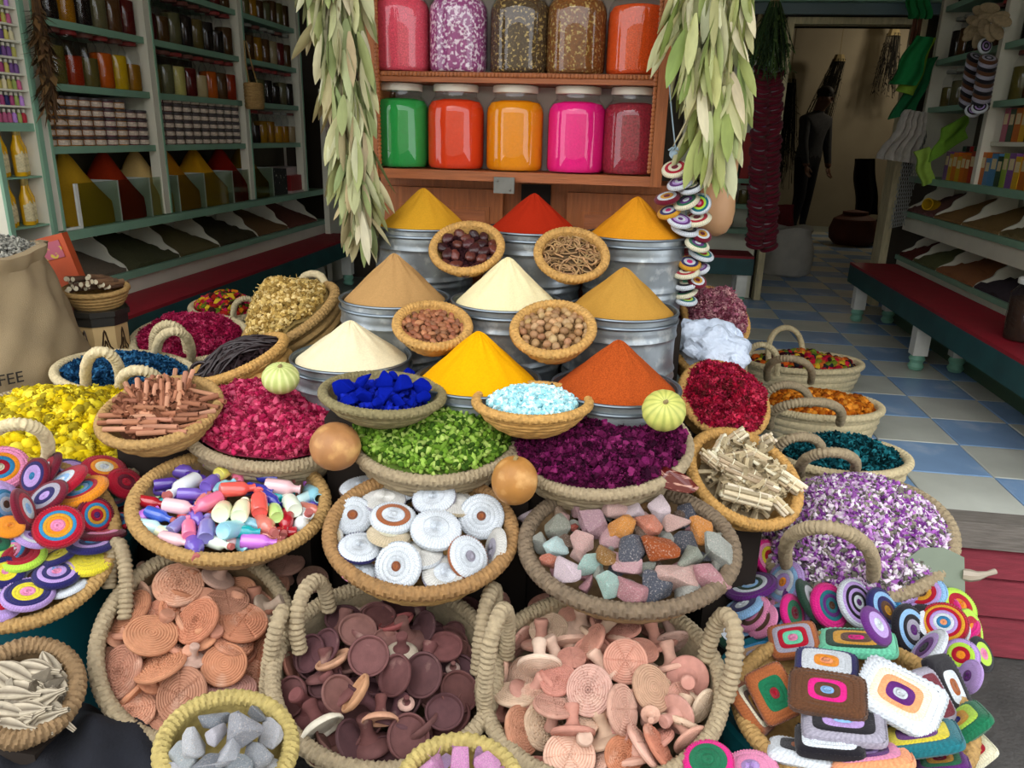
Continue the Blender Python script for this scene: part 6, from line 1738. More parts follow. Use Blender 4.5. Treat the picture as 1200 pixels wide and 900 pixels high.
for i, (u, v, sz) in enumerate(GRY):
    P = mound_hit(bgr, u, v, .045, -.016)
    stone(P, sz / 2 * (P - CAM).dot(FW) / F * 1.4, 'grey', 60 + i, 'grey white rough crystal in the small greenish basket', 'grey crystals in the small basket', hexc=random.choice(['9a9ea2', 'b8bcc0', 'c8c8cc', '868c92']))
PNK = [(505, 900, 34), (540, 893, 36), (570, 898, 34), (555, 915, 30), (525, 915, 30), (585, 912, 26), (490, 915, 26), (520, 890, 22), (560, 886, 20)]
for i, (u, v, sz) in enumerate(PNK):
    P = mound_hit(bpk, u, v, .045, -.014)
    stone(P, sz / 2 * (P - CAM).dot(FW) / F * 1.4, 'dusty pink', 90 + i, 'lilac pink rough crystal in the small greenish basket', 'pink crystals in the small basket', hexc=random.choice(['d48ac0', 'b88ab8', 'c4a0c8', 'dc98c8']))
# seed pods in the brown basket
m_pod = mat('dry_pod', attr='Col', rough=.7, noise=(60, .2))
def pod(i):
    g = G()
    n = 30
    prof = []
    for t in np.linspace(0, 1, 18):
        r_ = .017 * (math.sin(PI * min(1, t * 1.15)) ** .7 if t < .8 else .017 / .017 * (.30 * (1 - (t - .8) * 1.2)))
        prof.append((max(r_, .0005), .095 * t))
    def md(k, th):
        return prof[k][0] * .16 * np.sin(6 * th), 0 * th
    th = np.arange(n) * 2 * PI / n
    a, c = np.array(lin('b8ac96')), np.array(lin('544838'))
    col = []
    for _ in prof:
        for q in th:
            f_ = (.5 + .5 * math.sin(6 * q)) ** .6
            col.append(a * f_ + c * (1 - f_))
    g.lathe(prof, n, mod=md, col=np.array(col))
    return g.mesh('seed_pod', m_pod)
pm = pod(0)
PODS = [(30, 806, 8), (28, 833, -8), (40, 785, 15), (60, 790, 70), (10, 850, 20), (70, 775, 30), (15, 815, 0), (48, 820, -20), (20, 790, 25), (70, 805, 60), (5, 835, 10), (50, 840, -5), (30, 860, 0), (0, 800, 40), (62, 835, 40), (25, 845, -15)]
for i, (u, v, a) in enumerate(PODS):
    P = mound_hit(bpo, u, v, .035, -.03 + .006 * (i % 3))
    e = RT * math.cos(R(a)) - UP * math.sin(R(a)) + Vector((0, 0, random.uniform(-.2, .25)))
    Mx = along(P, e)
    tag(ob('seed_pod', pm, None, Mx @ T(0, 0, -.045) @ RZ(i)), 'ribbed dry grey brown seed pod in the brown straw basket', 'seed pod', 'seed pods in the brown basket')
heap(bpo, .03, -.05, 200, .05, ['8a8070', 'a09684', '6a6052'], BUDL, 'broken bits under the dry seed pods', 'pods', name='pod_bits', spread=.85)

# ================================================================ little bottles
BTC = {'violet': '6c54b0', 'lilac': 'c070d0', 'yellow': 'd8d060', 'pink': 'e07090', 'navy blue': '34389c', 'lime': 'b8d880', 'pale pink': 'e4b8bc', 'light blue': '8cc4d4', 'coral': 'e05850', 'cream': 'e6e8c0', 'ivory': 'dce4d4', 'red': 'a81828', 'white': 'dfe4e4', 'salmon': 'd07868', 'teal': '16a0a8', 'slate violet': '7c78b4', 'pale aqua': 'bfe0e0', 'blue': '3458b8', 'dark purple': '4c3090'}
m_bt = mat('tinted_glass_bottle', attr='obj', rough=.15, spec=.6, coat=.5)
g = G(); g.lathe([(0, .002), (.008, .002), (.0118, .0), (.0135, .003), (.0135, .036), (.0125, .041), (.0075, .047), (.0066, .05), (.0066, .056), (.0078, .057), (.0078, .0595), (.006, .0595)], 22)
bt_me = g.mesh('little_bottle', m_bt)
g = G(); g.lathe([(.0058, .052), (.0062, .056), (.0072, .0665), (.0066, .068), (0, .068)], 16)
ck_me = g.mesh('stopper', mat('rose_cork', 'a85c58', rough=.8, noise=(60, .15)))
def Z5(x, y): return 140 + x / 4.615, 520 + y / 4.615
# x, y, direction of the neck in the picture (degrees, clockwise from right), length in zoom px, tip towards the viewer, colour, has a stopper
BOT = [(200, 250, 30, 150, 0, 'violet', 0), (430, 195, 20, 150, 0, 'dark purple', 0), (820, 300, 60, 150, 0, 'navy blue', 0), (570, 440, 90, 140, 10, 'light blue', 0), (990, 300, 120, 140, 0, 'pale aqua', 0), (560, 232, -60, 120, 0, 'light blue', 1), (880, 180, 20, 120, 20, 'yellow', 1), (330, 430, -70, 140, 0, 'slate violet', 0), (640, 175, -90, 150, 0, 'pink', 1), (800, 500, 0, 150, 0, 'salmon', 1), (230, 480, 40, 150, 0, 'cream', 0), (1000, 380, -120, 140, 0, 'white', 0), (700, 430, 30, 140, 0, 'light blue', 0), (440, 330, 100, 150, 0, 'salmon', 1), (880, 480, 160, 140, 0, 'red', 1), (520, 480, -20, 140, 0, 'slate violet', 0), (760, 250, 10, 140, 0, 'navy blue', 0), (420, 400, 80, 140, 0, 'violet', 1), (330, 290, 180, 150, 0, 'dark purple', 1),
       (340, 150, 5, 190, 0, 'violet', 0), (540, 105, 160, 170, 0, 'lilac', 0), (585, 142, -62, 150, -30, 'yellow', 0), (715, 72, 18, 150, 0, 'lilac', 1), (755, 135, -5, 170, 0, 'lilac', 1), (785, 180, 178, 130, 0, 'navy blue', 0), (930, 162, -80, 140, 0, 'lime', 1), (1012, 180, -95, 150, 0, 'lilac', 0), (885, 236, -4, 200, 0, 'pale pink', 0), (1052, 275, 40, 140, 70, 'light blue', 0), (640, 245, -32, 190, -10, 'coral', 0), (500, 205, -72, 150, -30, 'violet', 0), (345, 232, 150, 150, 50, 'white', 1), (395, 272, -20, 160, 0, 'violet', 1), (265, 215, -40, 140, 0, 'dark purple', 0), (330, 343, 3, 190, 0, 'pale pink', 0), (470, 325, 118, 190, 0, 'pink', 0), (560, 358, -60, 150, -75, 'cream', 0), (662, 352, -82, 180, -35, 'cream', 0), (755, 312, -90, 210, -5, 'coral', 0), (925, 320, -100, 180, -30, 'ivory', 0), (840, 362, -95, 150, -30, 'lime', 0), (902, 420, 96, 180, 0, 'red', 1), (985, 440, -60, 160, 40, 'white', 1), (1035, 355, 20, 120, 30, 'salmon', 1),
       (680, 475, -18, 170, 0, 'teal', 0), (472, 452, -88, 200, -8, 'slate violet', 0), (375, 450, -92, 170, -12, 'pink', 0), (165, 450, 4, 190, 0, 'pale aqua', 1), (215, 388, 30, 150, 0, 'blue', 1), (140, 385, -60, 130, 0, 'lilac', 0), (170, 318, 5, 150, 0, 'red', 0), (300, 522, 16, 180, 10, 'pale pink', 1), (405, 550, 80, 130, 60, 'violet', 1), (535, 538, 18, 150, 30, 'ivory', 1), (755, 532, -12, 200, 0, 'lilac', 1), (625, 460, -10, 150, -60, 'light blue', 0), (790, 440, 40, 120, 55, 'salmon', 1)]
_bf = [((x * 245 + 585), (y * 250 + 330), random.uniform(-180, 180), 165, 0, random.choice(list(BTC)), random.choice((0, 1))) for x, y in poisson(34, .26, rmax=1.75)]
BOT = [(x * 1.0, y, a, L_, t_, n__, c_) for x, y, a, L_, t_, n__, c_ in _bf if ((x - 585) / 470) ** 2 + ((y - 330) / 250) ** 2 < 1] + BOT
NB_ = len(BOT) - 38
for i, (x, y, a, L_, tip, nm, cork) in enumerate(BOT):
    u, v = Z5(x, y)
    P = mound_hit(bbot, u, v, .045, -.034 + (.014 if i >= NB_ else (.004 if i >= NB_ - 19 else -.008)))
    view = (CAM - P).normalized()
    e = RT * math.cos(R(a)) - UP * math.sin(R(a))
    nrm = bbot.M.to_3x3() @ Vector((0, 0, 1))
    if abs(tip) < 40:
        e = (e - nrm * e.dot(nrm)).normalized()
    ax = (e * math.cos(R(tip)) + view * math.sin(R(tip))).normalized()
    sc = L_ / 4.615 * (P - CAM).dot(FW) / F / .0635
    sc = min(1.4, max(1.0, sc / max(.55, math.cos(R(tip)))))
    o = tag(ob('little_bottle', bt_me, None, along(P, ax) @ Matrix.Scale(sc, 4) @ T(0, 0, -.03), vary(BTC[nm], .06)), f'{nm} little glass bottle {"with rose stopper" if cork else "without visible stopper"} in the oval tray', 'bottle', f'{nm} bottles in the oval tray')
    if cork:
        ob('stopper', ck_me, o)
# ================================================================ hanging bunches
m_leaf = mat('dried_bay_leaf', attr='obj', rough=.6, noise=(40, .12), stretch=(2, 2, .6), spec=.3)
def leaf_mesh(seed):
    rg = random.Random(seed)
    n = 7
    V = []
    tw, cu_ = rg.uniform(-.5, .5), rg.uniform(-.25, .45)
    for i in range(n):
        t = i / (n - 1)
        w_ = .017 * (math.sin(PI * min(1, .04 + t * .96)) ** .75) + .0006
        a = tw * t
        for s_ in (-1, 0, 1):
            x, y = s_ * w_ * math.cos(a), s_ * w_ * math.sin(a)
            V.append((x, y + (.005 * abs(s_) * math.sin(PI * t)) + cu_ * .06 * t * t, -.145 * t))
    V += [(x, y + .0012, z_) for x, y, z_ in V]
    Fc = [(i * 3 + j, i * 3 + j + 1, (i + 1) * 3 + j + 1, (i + 1) * 3 + j) for i in range(n - 1) for j in range(2)]
    o = n * 3
    Fc += [tuple(o + q for q in reversed(f_)) for f_ in Fc]
    g = G(); g.add(V, Fc)
    return g.mesh('bay_leaf', m_leaf, True, 70)
LM = [leaf_mesh(i) for i in range(6)]
def leaf_bunch(label, Y, prof, cols, n, ls, seed):
    """prof: (pixel row, left column, right column) of the hanging bunch at distance Y"""
    rg = random.Random(seed)
    top = py((prof[0][1] + prof[0][2]) / 2, prof[0][0], Y)
    bot = py((prof[-1][1] + prof[-1][2]) / 2, prof[-1][0], Y)
    e = thing('leaf_bunch', label, 'leaf bunch', Matrix.Translation(bot))
    rows = [p[0] for p in prof]
    g = G()
    pts = [(py((p[1] + p[2]) / 2, p[0], Y) - bot)[:] for p in prof]
    g.tube(pts, .012, 7)
    tp_ = top - bot
    g.tube([tp_[:], (tp_.x * .97, tp_.y + .01, tp_.z + .2), (tp_.x, tp_.y, 2.853 - bot.z)], .005, 6)
    ob('stem', g.mesh('bunch_stem', mat('dry_twig', '8a7c58', rough=.9)), e)
    for k in range(n):
        t = (k + rg.random()) / n
        v = rows[0] + (rows[-1] - rows[0]) * t ** .9
        l_ = np.interp(v, rows, [p[1] for p in prof]); r_ = np.interp(v, rows, [p[2] for p in prof])
        f_ = rg.uniform(-1, 1)
        u = (l_ + r_) / 2 + f_ * (r_ - l_) / 2 * .86
        dep = .06 * math.sqrt(max(0, 1 - f_ * f_)) * rg.uniform(-.5, 1)
        L_ = ls * rg.uniform(.7, 1.15)
        P = py(u, v - L_ * .075 * F / Y, Y - dep)
        out = RY(-f_ * rg.uniform(0, .42) + rg.gauss(0, .13)) @ RX(-(dep / .06) * rg.uniform(.05, .35) + rg.gauss(0, .08)) @ RZ(rg.gauss(0, .9))
        ob('leaf', LM[k % 6], e, Matrix.Translation(P - bot) @ out @ Matrix.Diagonal((L_ * rg.uniform(.75, 1.15), L_, L_, 1)), vary(rg.choice(cols), .14))
leaf_bunch('long hanging bunch of pale dried bay leaves beside the jar rack and sack side', 2.36, [(-40, 352, 432), (40, 360, 430), (90, 380, 432), (150, 386, 430), (205, 392, 438), (250, 408, 440), (285, 412, 438)], ['a8aa7c', 'b9b78c', '959c66', 'c8c4a0', '7f8c58', 'b0a47c'], 285, .95, 3)
leaf_bunch('broad hanging bunch of yellow green bay leaves over the crochet strand', 2.3, [(-40, 780, 884), (40, 782, 886), (80, 794, 878), (130, 808, 868), (170, 812, 862), (205, 822, 856)], ['b4b87c', 'c4c490', 'a0aa64', 'd0cca4', '8a9a54', 'bcbc88'], 255, 1.05, 5)
# strand of crochet discs beside the rack
def strand(label, items, fz, Y, cords, rings_list, grp, T_=.016):
    for i, it in enumerate(items):
        x, y, wd, h, ang = it
        u, v = fz(x, y)
        k = fz(1, 0)[0] - fz(0, 0)[0]
        M, rx, _ = fr(u, v, wd * k, h * k, ang, 1, Y=Y - .012 * (i % 3))
        rings = rings_list[i % len(rings_list)]
        tag(ob('crochet_disc', crochet_mesh(rings, T_, nst=36), None, M @ Matrix.Diagonal((rx / .045, rx / .045, 1, 1))), f'crochet disc of {lab_col(rings)} rings {label}', 'crochet disc', grp)
def Z6(x, y): return 760 + x / 2.727, y / 2.727
CRS = [(85, 540, 85, 50, -12), (105, 582, 92, 38, -22), (140, 597, 80, 36, -20), (60, 633, 82, 34, -12), (122, 645, 84, 40, -22), (163, 652, 72, 66, -20), (65, 678, 74, 36, -15), (155, 700, 88, 44, -8), (100, 706, 80, 40, 15), (118, 732, 92, 38, 16), (170, 752, 62, 38, 22), (155, 782, 80, 36, 22), (168, 812, 82, 32, 22), (130, 842, 74, 42, 12), (120, 872, 84, 34, -5), (165, 860, 60, 30, -15), (120, 905, 84, 40, -8), (155, 900, 60, 40, 20), (115, 935, 80, 32, -12), (120, 960, 70, 28, 8)]
RL = [['cream', 'red', 'cream', 'maroon'], ['white', 'purple', 'lilac', 'white', 'purple'], ['white', 'black', 'cream', 'mint'], ['maroon', 'white', 'gold', 'maroon'], ['cream', 'green', 'purple', 'white'], ['white', 'teal', 'lime', 'red', 'pink'], ['gold', 'navy', 'white', 'magenta']]
strand('strung beside the jar rack', CRS, Z6, 2.33, None, RL, 'crochet discs strung beside the rack')
g = G(); g.tube([py(784, 95, 2.36)[:], py(788, 140, 2.35)[:], py(792, 178, 2.34)[:], py(803, 240, 2.345)[:], py(808, 300, 2.345)[:], py(806, 350, 2.345)[:]], .0022, 6)
cd_ = ob('string_line', g.mesh('string_line', mat('pale_blue_cord', '9ab0bc', rough=.9)), None)
tag(cd_, 'thin pale blue cord carrying the crochet discs by the rack', 'cord')
g = G(); g.blob((0, 0, 0), .014, .014, .012, 10, 6, noise=.2, seed=4)
for k in range(8):
    a = k * .8; g.tube([(0, 0, 0), (.012 * math.cos(a), .012 * math.sin(a), .012), (.022 * math.cos(a), .022 * math.sin(a), .004)], .0022, 5)
ob('knot', g.mesh('cord_knot', MATS['pale_blue_cord']), cd_, Matrix.Translation(py(792, 178, 2.33)))
# peach coloured gourd behind the leaves
g = G(); g.lathe([(0, -.15), (.03, -.148), (.055, -.13), (.066, -.10), (.066, -.06), (.056, -.01), (.046, .04), (.04, .09), (.03, .13), (.012, .15), (0, .152)], 32)
gd = tag(ob('bottle_gourd', g.mesh('bottle_gourd', mat('peach_gourd', 'c89a70', rough=.5, noise=(8, .1))), None, Matrix.Translation(py(843, 222, 2.6)) @ RY(R(8))), 'smooth peach coloured bottle gourd behind the bay leaves', 'gourd')
g = G(); g.tube([(0, 0, .14), (0, 0, .17), (.008, 0, .2)], .006, 6); ob('stem', g.mesh('gourd_stem2', mat('dry_stem', '8a7a50', rough=.9)), gd)
# maroon strand and herb bunch beside the doorway
RM = [['maroon', 'maroon', 'lilac', 'maroon'], ['maroon', 'white', 'maroon'], ['maroon', 'brown', 'grey', 'maroon'], ['maroon', 'brown', 'maroon']]
for k in range(38):
    for cidx in range(2):
        v = 82 + k * 5.55 + cidx * 2.5
        u = 893 + cidx * 15 - k * .22 + 1.5 * math.sin(k * 1.7 + cidx)
        M, rx, _ = fr(u, v, 21, 8, (14 if cidx == 0 else -12) + random.gauss(0, 6), 1, Y=4.95 + .02 * cidx)
        rings = RM[(k + cidx) % 4]
        tag(ob('crochet_disc', crochet_mesh(rings, .02, nst=36), None, M @ Matrix.Diagonal((rx / .045, rx / .045, 1.2, 1))), f'{lab_col(rings)} disc in the maroon strand by the doorway', 'crochet disc', 'maroon crochet discs strung by the doorway')
def herb_bunch(label, P, L_, wtop, wbot, cols, n, seed, lean=0, leafy=.012, string=0):
    rg = random.Random(seed)
    e = thing('herb_bunch', label, 'herb bunch', Matrix.Translation(P))
    g = G()
    for k in range(n):
        a, r_ = rg.uniform(0, 2 * PI), math.sqrt(rg.random())
        x0, y0 = r_ * math.cos(a) * wtop, r_ * math.sin(a) * wtop
        x1, y1 = r_ * math.cos(a) * wbot + lean, r_ * math.sin(a) * wbot
        ll = L_ * rg.uniform(.6, 1)
        c = vary(rg.choice(cols), .2)
        g.tube([(x0, y0, 0), ((x0 + x1) / 2 + rg.gauss(0, .008), (y0 + y1) / 2, -ll / 2), (x1, y1, -ll)], .0022, 4, col=c)
        for q in range(9):
            t = rg.uniform(.15, 1)
            x, y, z_ = x0 + (x1 - x0) * t, y0 + (y1 - y0) * t, -ll * t
            dx, dy, dz = rg.gauss(0, leafy), rg.gauss(0, leafy), -abs(rg.gauss(.012, leafy))
            g.add([(x, y, z_), (x + dx - dy * .3, y + dy + dx * .3, z_ + dz), (x + dx * 2, y + dy * 2, z_ + dz * 2), (x + dx + dy * .3, y + dy - dx * .3, z_ + dz)], [(0, 1, 2, 3)], 0, c)
    o = ob('foliage', g.mesh('herb_foliage', m_col, False), e); o['kind'] = 'stuff'
    g = G(); g.tube([(0, 0, .05), (0, 0, -.03)], [wtop * .7, wtop * 1.05], 8)
    if string:
        g.tube([(0, 0, .04), (0, 0, string)], .004, 5)
    ob('tied_stems', g.mesh('tied_stems', mat('dry_twig', '8a7c58', rough=.9)), e)
herb_bunch('bunch of dark green herbs hung above the maroon strand', py(908, 2, 4.85), .42, .03, .14, ['2c4424', '3a5428', '22361c', '4c6430'], 110, 1)
herb_bunch('small yellow green herb bunch hung beside the dark green herbs', py(890, 28, 4.95), .22, .02, .06, ['7a8020', '8c8c28', '666c1c'], 50, 2)
herb_bunch('brown dried herb bunch hung on the first shelf post', S(-2.15, 2.76, 1.9), .45, .012, .022, ['4c3418', '5e4220', '3a2812'], 70, 3)
herb_bunch('dark dried bunch hung just inside the doorway', S(1.28, 7.2, 1.95), .9, .05, .14, ['16140f', '1e1a12', '100e0a'], 90, 4, string=1.0)
herb_bunch('tall dark dried bunch hung on the back room wall behind the man', S(2.5, 10.9, 2.45), 1.25, .08, .2, ['16140f', '1e1a12', '100e0a'], 120, 5, -.2, string=.5)
herb_bunch('short dark dried bunch hung high in the back room', S(3.1, 10.9, 2.75), .75, .08, .16, ['16140f', '1a1812', '100e0a'], 80, 6, string=.2)

# ================================================================ cloths and nets hung at the end of the right shelves
def cloth(name, label, corners, k, col, cat, folds=5, amp=.018, thick=.012, m=None, n=(14, 18), seed=0, dslope=0):
    """four corners in the picture (top left, top right, bottom right, bottom left) on the shop plane d = k"""
    P = [pd(u, v, k) for u, v in corners]
    c0 = sum(P, Vector()) / 4
    V = []
    nx, ny = n
    for i in range(ny):
        for j in range(nx):
            s_, t = j / (nx - 1), i / (ny - 1)
            p_ = (P[0] * (1 - s_) + P[1] * s_) * (1 - t) + (P[3] * (1 - s_) + P[2] * s_) * t
            w_ = (amp * .5 * math.sin(11 * s_ + 17 * t + seed) * math.sin(13 * t - 5 * s_) if folds > 7 else 0) + amp * (.4 + .6 * t) * math.sin(s_ * folds * PI + seed + t * 1.5) + amp * .4 * math.sin(t * 7 + s_ * 3 + seed)
            p_ = p_ - DX * w_ + CX * .008 * math.sin(t * 9 + seed)
            V.append((p_ - c0)[:])
    q = len(V)
    V += [(Vector(p_) + DX * thick)[:] for p_ in V]
    Fc = [(i * nx + j, (i + 1) * nx + j, (i + 1) * nx + j + 1, i * nx + j + 1) for i in range(ny - 1) for j in range(nx - 1)]
    bd_ = [(0, j) for j in range(nx)] + [(i, nx - 1) for i in range(1, ny)] + [(ny - 1, j) for j in range(nx - 2, -1, -1)] + [(i, 0) for i in range(ny - 2, 0, -1)]
    ids = [i * nx + j for i, j in bd_]
    Fc += [tuple(q + x for x in reversed(f_)) for f_ in Fc[:]]
    Fc += [(ids[x], ids[(x + 1) % len(ids)], q + ids[(x + 1) % len(ids)], q + ids[x]) for x in range(len(ids))]
    g = G(); g.add(V, Fc)
    return tag(ob(name, g.mesh(name, m or mat('cloth_' + col, col, rough=.9, noise=(40, .15), bump=(300, .001)), True, 60), None, Matrix.Translation(c0)), label, cat)
KD = 5.2
cloth('hanging_cloth', 'folded emerald green cloth hung high beside the doorway', [(1064, -20), (1092, -20), (1090, 22), (1062, 22)], KD, '0e6a34', 'cloth', 6)
cloth('bath_glove', 'emerald green bath glove hung beside the doorway', [(1072, 42), (1094, 44), (1076, 100), (1042, 98)], KD, '12783c', 'glove', 3, .02, .03, seed=1)
cloth('bath_glove', 'lime green bath glove edge under the emerald glove', [(1082, 46), (1096, 44), (1072, 112), (1052, 106)], KD + .06, '7a9c2c', 'glove', 2, .012, .02, seed=2)
cloth('bath_glove', 'darker emerald bath glove hanging lowest beside the doorway', [(1078, 70), (1100, 66), (1072, 132), (1044, 140)], KD + .1, '0c5e34', 'glove', 3, .02, .03, seed=3)
cloth('net_sponge', 'white crumpled net sponge hung below the green gloves', [(1066, 128), (1088, 132), (1074, 192), (1030, 186)], KD - .02, 'b4aea4', 'sponge', 9, .03, .05, seed=4, n=(26, 24))
cloth('bath_glove', 'lime green bath glove draped across the cartons', [(1108, 150), (1136, 134), (1132, 162), (1088, 190)], KD - .22, '6c9a2c', 'glove', 2, .015, .03, seed=5)
cloth('bath_glove', 'pale lime bath glove hanging straight down by the seed bins', [(1072, 178), (1090, 172), (1094, 214), (1080, 218)], KD - .2, '8fb045', 'glove', 2, .012, .025, seed=6)
# grey net made of crossing cords
e = thing('net_bag', 'long grey knotted net bag hung beside the white sponge', 'net', Matrix.Translation(pd(1056, 260, KD + .05)))
g = G()
o_ = pd(1056, 260, KD + .05)
def nq(s_, t):
    a, b_ = (1064 + 24 * s_, 150 + 4 * s_), (1042 + 18 * s_, 268 - 4 * s_)
    u, v = a[0] + (b_[0] - a[0]) * t, a[1] + (b_[1] - a[1]) * t
    return (pd(u, v, KD + .05 - .03 * math.sin(PI * s_)) - o_)[:]
for k in range(-8, 9):
    for sg in (1, -1):
        pts = [nq(s_, t) for t in np.linspace(0, 1, 30) for s_ in [(k / 8 + sg * t * 1.6) % 1.0]]
        seg = []
        for i in range(len(pts)):
            if seg and (Vector(pts[i]) - Vector(seg[-1])).length > .06:
                if len(seg) > 2:
                    g.tube(seg, .0028, 4)
                seg = []
            seg.append(pts[i])
        if len(seg) > 2:
            g.tube(seg, .0028, 4)
ob('netting', g.mesh('netting', mat('grey_net_cord', '9a9c98', rough=.9)), e)
# brown twig handle between green cloths
g = G()
for k in range(9):
    g.tube([(.02 * math.sin(k), .02 * math.cos(k), 0), (.026 * math.sin(k + .5), .026 * math.cos(k), -.15)], .006, 5)
tag(ob('twig_bundle', g.mesh('twig_bundle', mat('red_brown_twig', '5a3420', rough=.9)), None, Matrix.Translation(pd(1076, 20, KD + .03))), 'red brown twig bundle hanging between the green cloths', 'twigs')
# grey discs and sponge slices hung on the right shelf post
RG = [['black', 'grey', 'black', 'grey'], ['brown', 'grey', 'black', 'grey'], ['grey', 'black', 'lilac', 'black']]
for k in range(13):
    for cidx in range(2):
        u, v = 1143 + cidx * 15 - k * .8, 68 + k * 4.6 + cidx * 2
        P = pc(u, v, 1.69)
        M, rx, _ = fr(u, v, 20, 8, 25 if cidx == 0 else 12, 1, P=P)
        rings = RG[(k + cidx) % 3]
        tag(ob('crochet_disc', crochet_mesh(rings, .02, nst=36), None, M @ Matrix.Diagonal((rx / .045, rx / .045, 1.1, 1))), f'{lab_col(rings)} disc in the grey strand on the right post', 'crochet disc', 'grey crochet discs on the right post')
for u, v, a in ((1154, 54, 80), (1148, 126, 0), (1140, 130, 20)):
    M, rx, _ = fr(u, v, 17, 13, a, 1, P=pc(u, v, 1.68))
    tag(ob('crochet_disc', crochet_mesh(['white', 'black', 'lilac', 'black', 'grey'], .02, nst=36), None, M @ Matrix.Diagonal((rx / .045, rx / .045, 1.1, 1))), 'ringed white and black crochet disc facing out on the grey strand', 'crochet disc', 'face on discs of the grey strand')
m_luf = mat('loofah', '8c7a5c', rough=.95, noise=(80, .3), bump=(200, .003))
g = G(); g.blob((0, 0, 0), .045, .026, .009, 14, 8, noise=.04, seed=1); lufm = g.mesh('loofah_slice', m_luf)
for i, (u, v, a) in enumerate([(1150, 13, 20), (1160, 9, 10), (1170, 20, -10), (1158, 20, 0), (1140, 33, -30), (1138, 40, -35), (1146, 46, -70), (1153, 32, 80), (1160, 38, 70), (1168, 36, 60), (1174, 24, 20), (1150, 25, -10), (1143, 24, 10)]):
    P = pc(u, v, 1.68 - .008 * (i % 3))
    e_ = RT * math.cos(R(a)) - UP * math.sin(R(a))
    view = (CAM - P).normalized()
    x = (e_ - view * e_.dot(view)).normalized()
    z_ = (view + UP * random.uniform(-.8, .8)).normalized(); z_ = (z_ - x * z_.dot(x)).normalized()
    tag(ob('loofah_slice', lufm, None, basis(x, z_.cross(x), z_, P)), 'tan oval loofah slice tied above the grey crochet strand', 'sponge', 'loofah slices on the right post')
# small woven basket hung on the left shelves
P = pc(299, 128, -2.14)
hb = thing('hanging_basket', 'small straw basket with long straps hung on the left shelf post', 'basket', Matrix.Translation(P) @ RZ(-YAW))
g = G()
pr = [(0, 0), (.055, 0)] + [(.062 + .003 * abs(math.sin(k * PI / 3)), .01 + k * .006) for k in range(22)] + [(.058, .14), (.054, .02), (0, .015)]
g.lathe(pr, 32, .8, 1.0); ob('body', g.mesh('hanging_basket_body', m_straw), hb)
for s_ in (-1, 1):
    ob('strap', rope([(0, s_ * .05, .135), (-.02, s_ * .035, .25), (-.03, s_ * .01, .36)], .0035, m_straw, 20), hb)
# scoop in the seed bin
g = G(); g.lathe([(.028, 0), (.034, .0), (.036, .1), (.030, .1)], 16, mi=0); g.lathe([(0, 0), (.034, 0)], 16); g.tube([(0, 0, 0), (0, 0, -.06)], .009, 7)
tag(ob('scoop', g.mesh('scoop', mat('yellow_plastic', 'c8a018', rough=.35)), None, Matrix.Translation(pc(1097, 246, 1.86) + Vector((0, 0, .02))) @ RZ(R(-60)) @ RX(R(80))), 'yellow plastic scoop lying in the upper seed bin', 'scoop')

# ================================================================ back room
g = G()
n, m_ = 28, 16
sp = [(0, 0), (.16, 0), (.19, .02), (.2, .1), (.2, .22), (.19, .3), (.17, .36), (.185, .4), (.15, .41), (.0, .39)]
g.lathe(sp, 36, 1, .8, mod=lambda i, th: (.012 * np.sin(4 * th + i) + .006 * np.sin(9 * th - i * 2), .015 * np.sin(3 * th) * (i > 5)))
tag(ob('sack', g.mesh('white_sack', mat('white_sackcloth', 'b8b4aa', rough=.9, noise=(12, .12))), None, Matrix.Translation(pz(920, 322, FL + .008))), 'white sack standing at the doorway', 'sack')
cloth('jacket', 'black jacket hanging in the back room', [(1002, 186), (1026, 186), (1030, 252), (1004, 252)], 9.6, '08090a', 'jacket', 3, .05, .08, seed=8)
for (c, d, r_, hh, col, nm) in ((2.55, 9.3, .26, .34, '5c2c1c', 'rust brown'), (2.95, 9.5, .2, .24, '241f1c', 'dark'), (3.35, 9.3, .22, .3, '2a2622', 'charcoal')):
    g = G(); g.lathe([(0, 0), (r_ * .7, 0), (r_ * .95, hh * .2), (r_, hh * .5), (r_ * .85, hh * .85), (r_ * .5, hh), (0, hh * 1.0)], 24)
    o = tag(ob('storage_jar', g.mesh('storage_jar', mat('jar_' + col, col, rough=.7, noise=(8, .2))), None, SM(c, d, FL + .001)), f'{nm} round storage jar on the back room floor', 'jar')
    g = G(); g.lathe([(r_ * .4, hh), (r_ * .52, hh), (r_ * .52, hh + .03), (0, hh + .05)], 20); ob('lid', g.mesh('storage_lid', MATS['jar_' + col]), o)
cloth('hanging_cloth', 'red cloth hung low behind the doorway', [(906, 240), (930, 240), (932, 309), (908, 310)], 7.2, '6a1c20', 'cloth', 4, .04, .03, seed=9)
bl = bpy.data.lights.new('back_room_fill', 'POINT'); bl.energy = 14; bl.color = (1, .86, .66); bl.shadow_soft_size = .08  # added fill light without a fixture, brightens the dim back room
blo = bpy.data.objects.new('back_room_fill', bl); COL.objects.link(blo); blo.location = S(3.3, 10.2, 2.6)

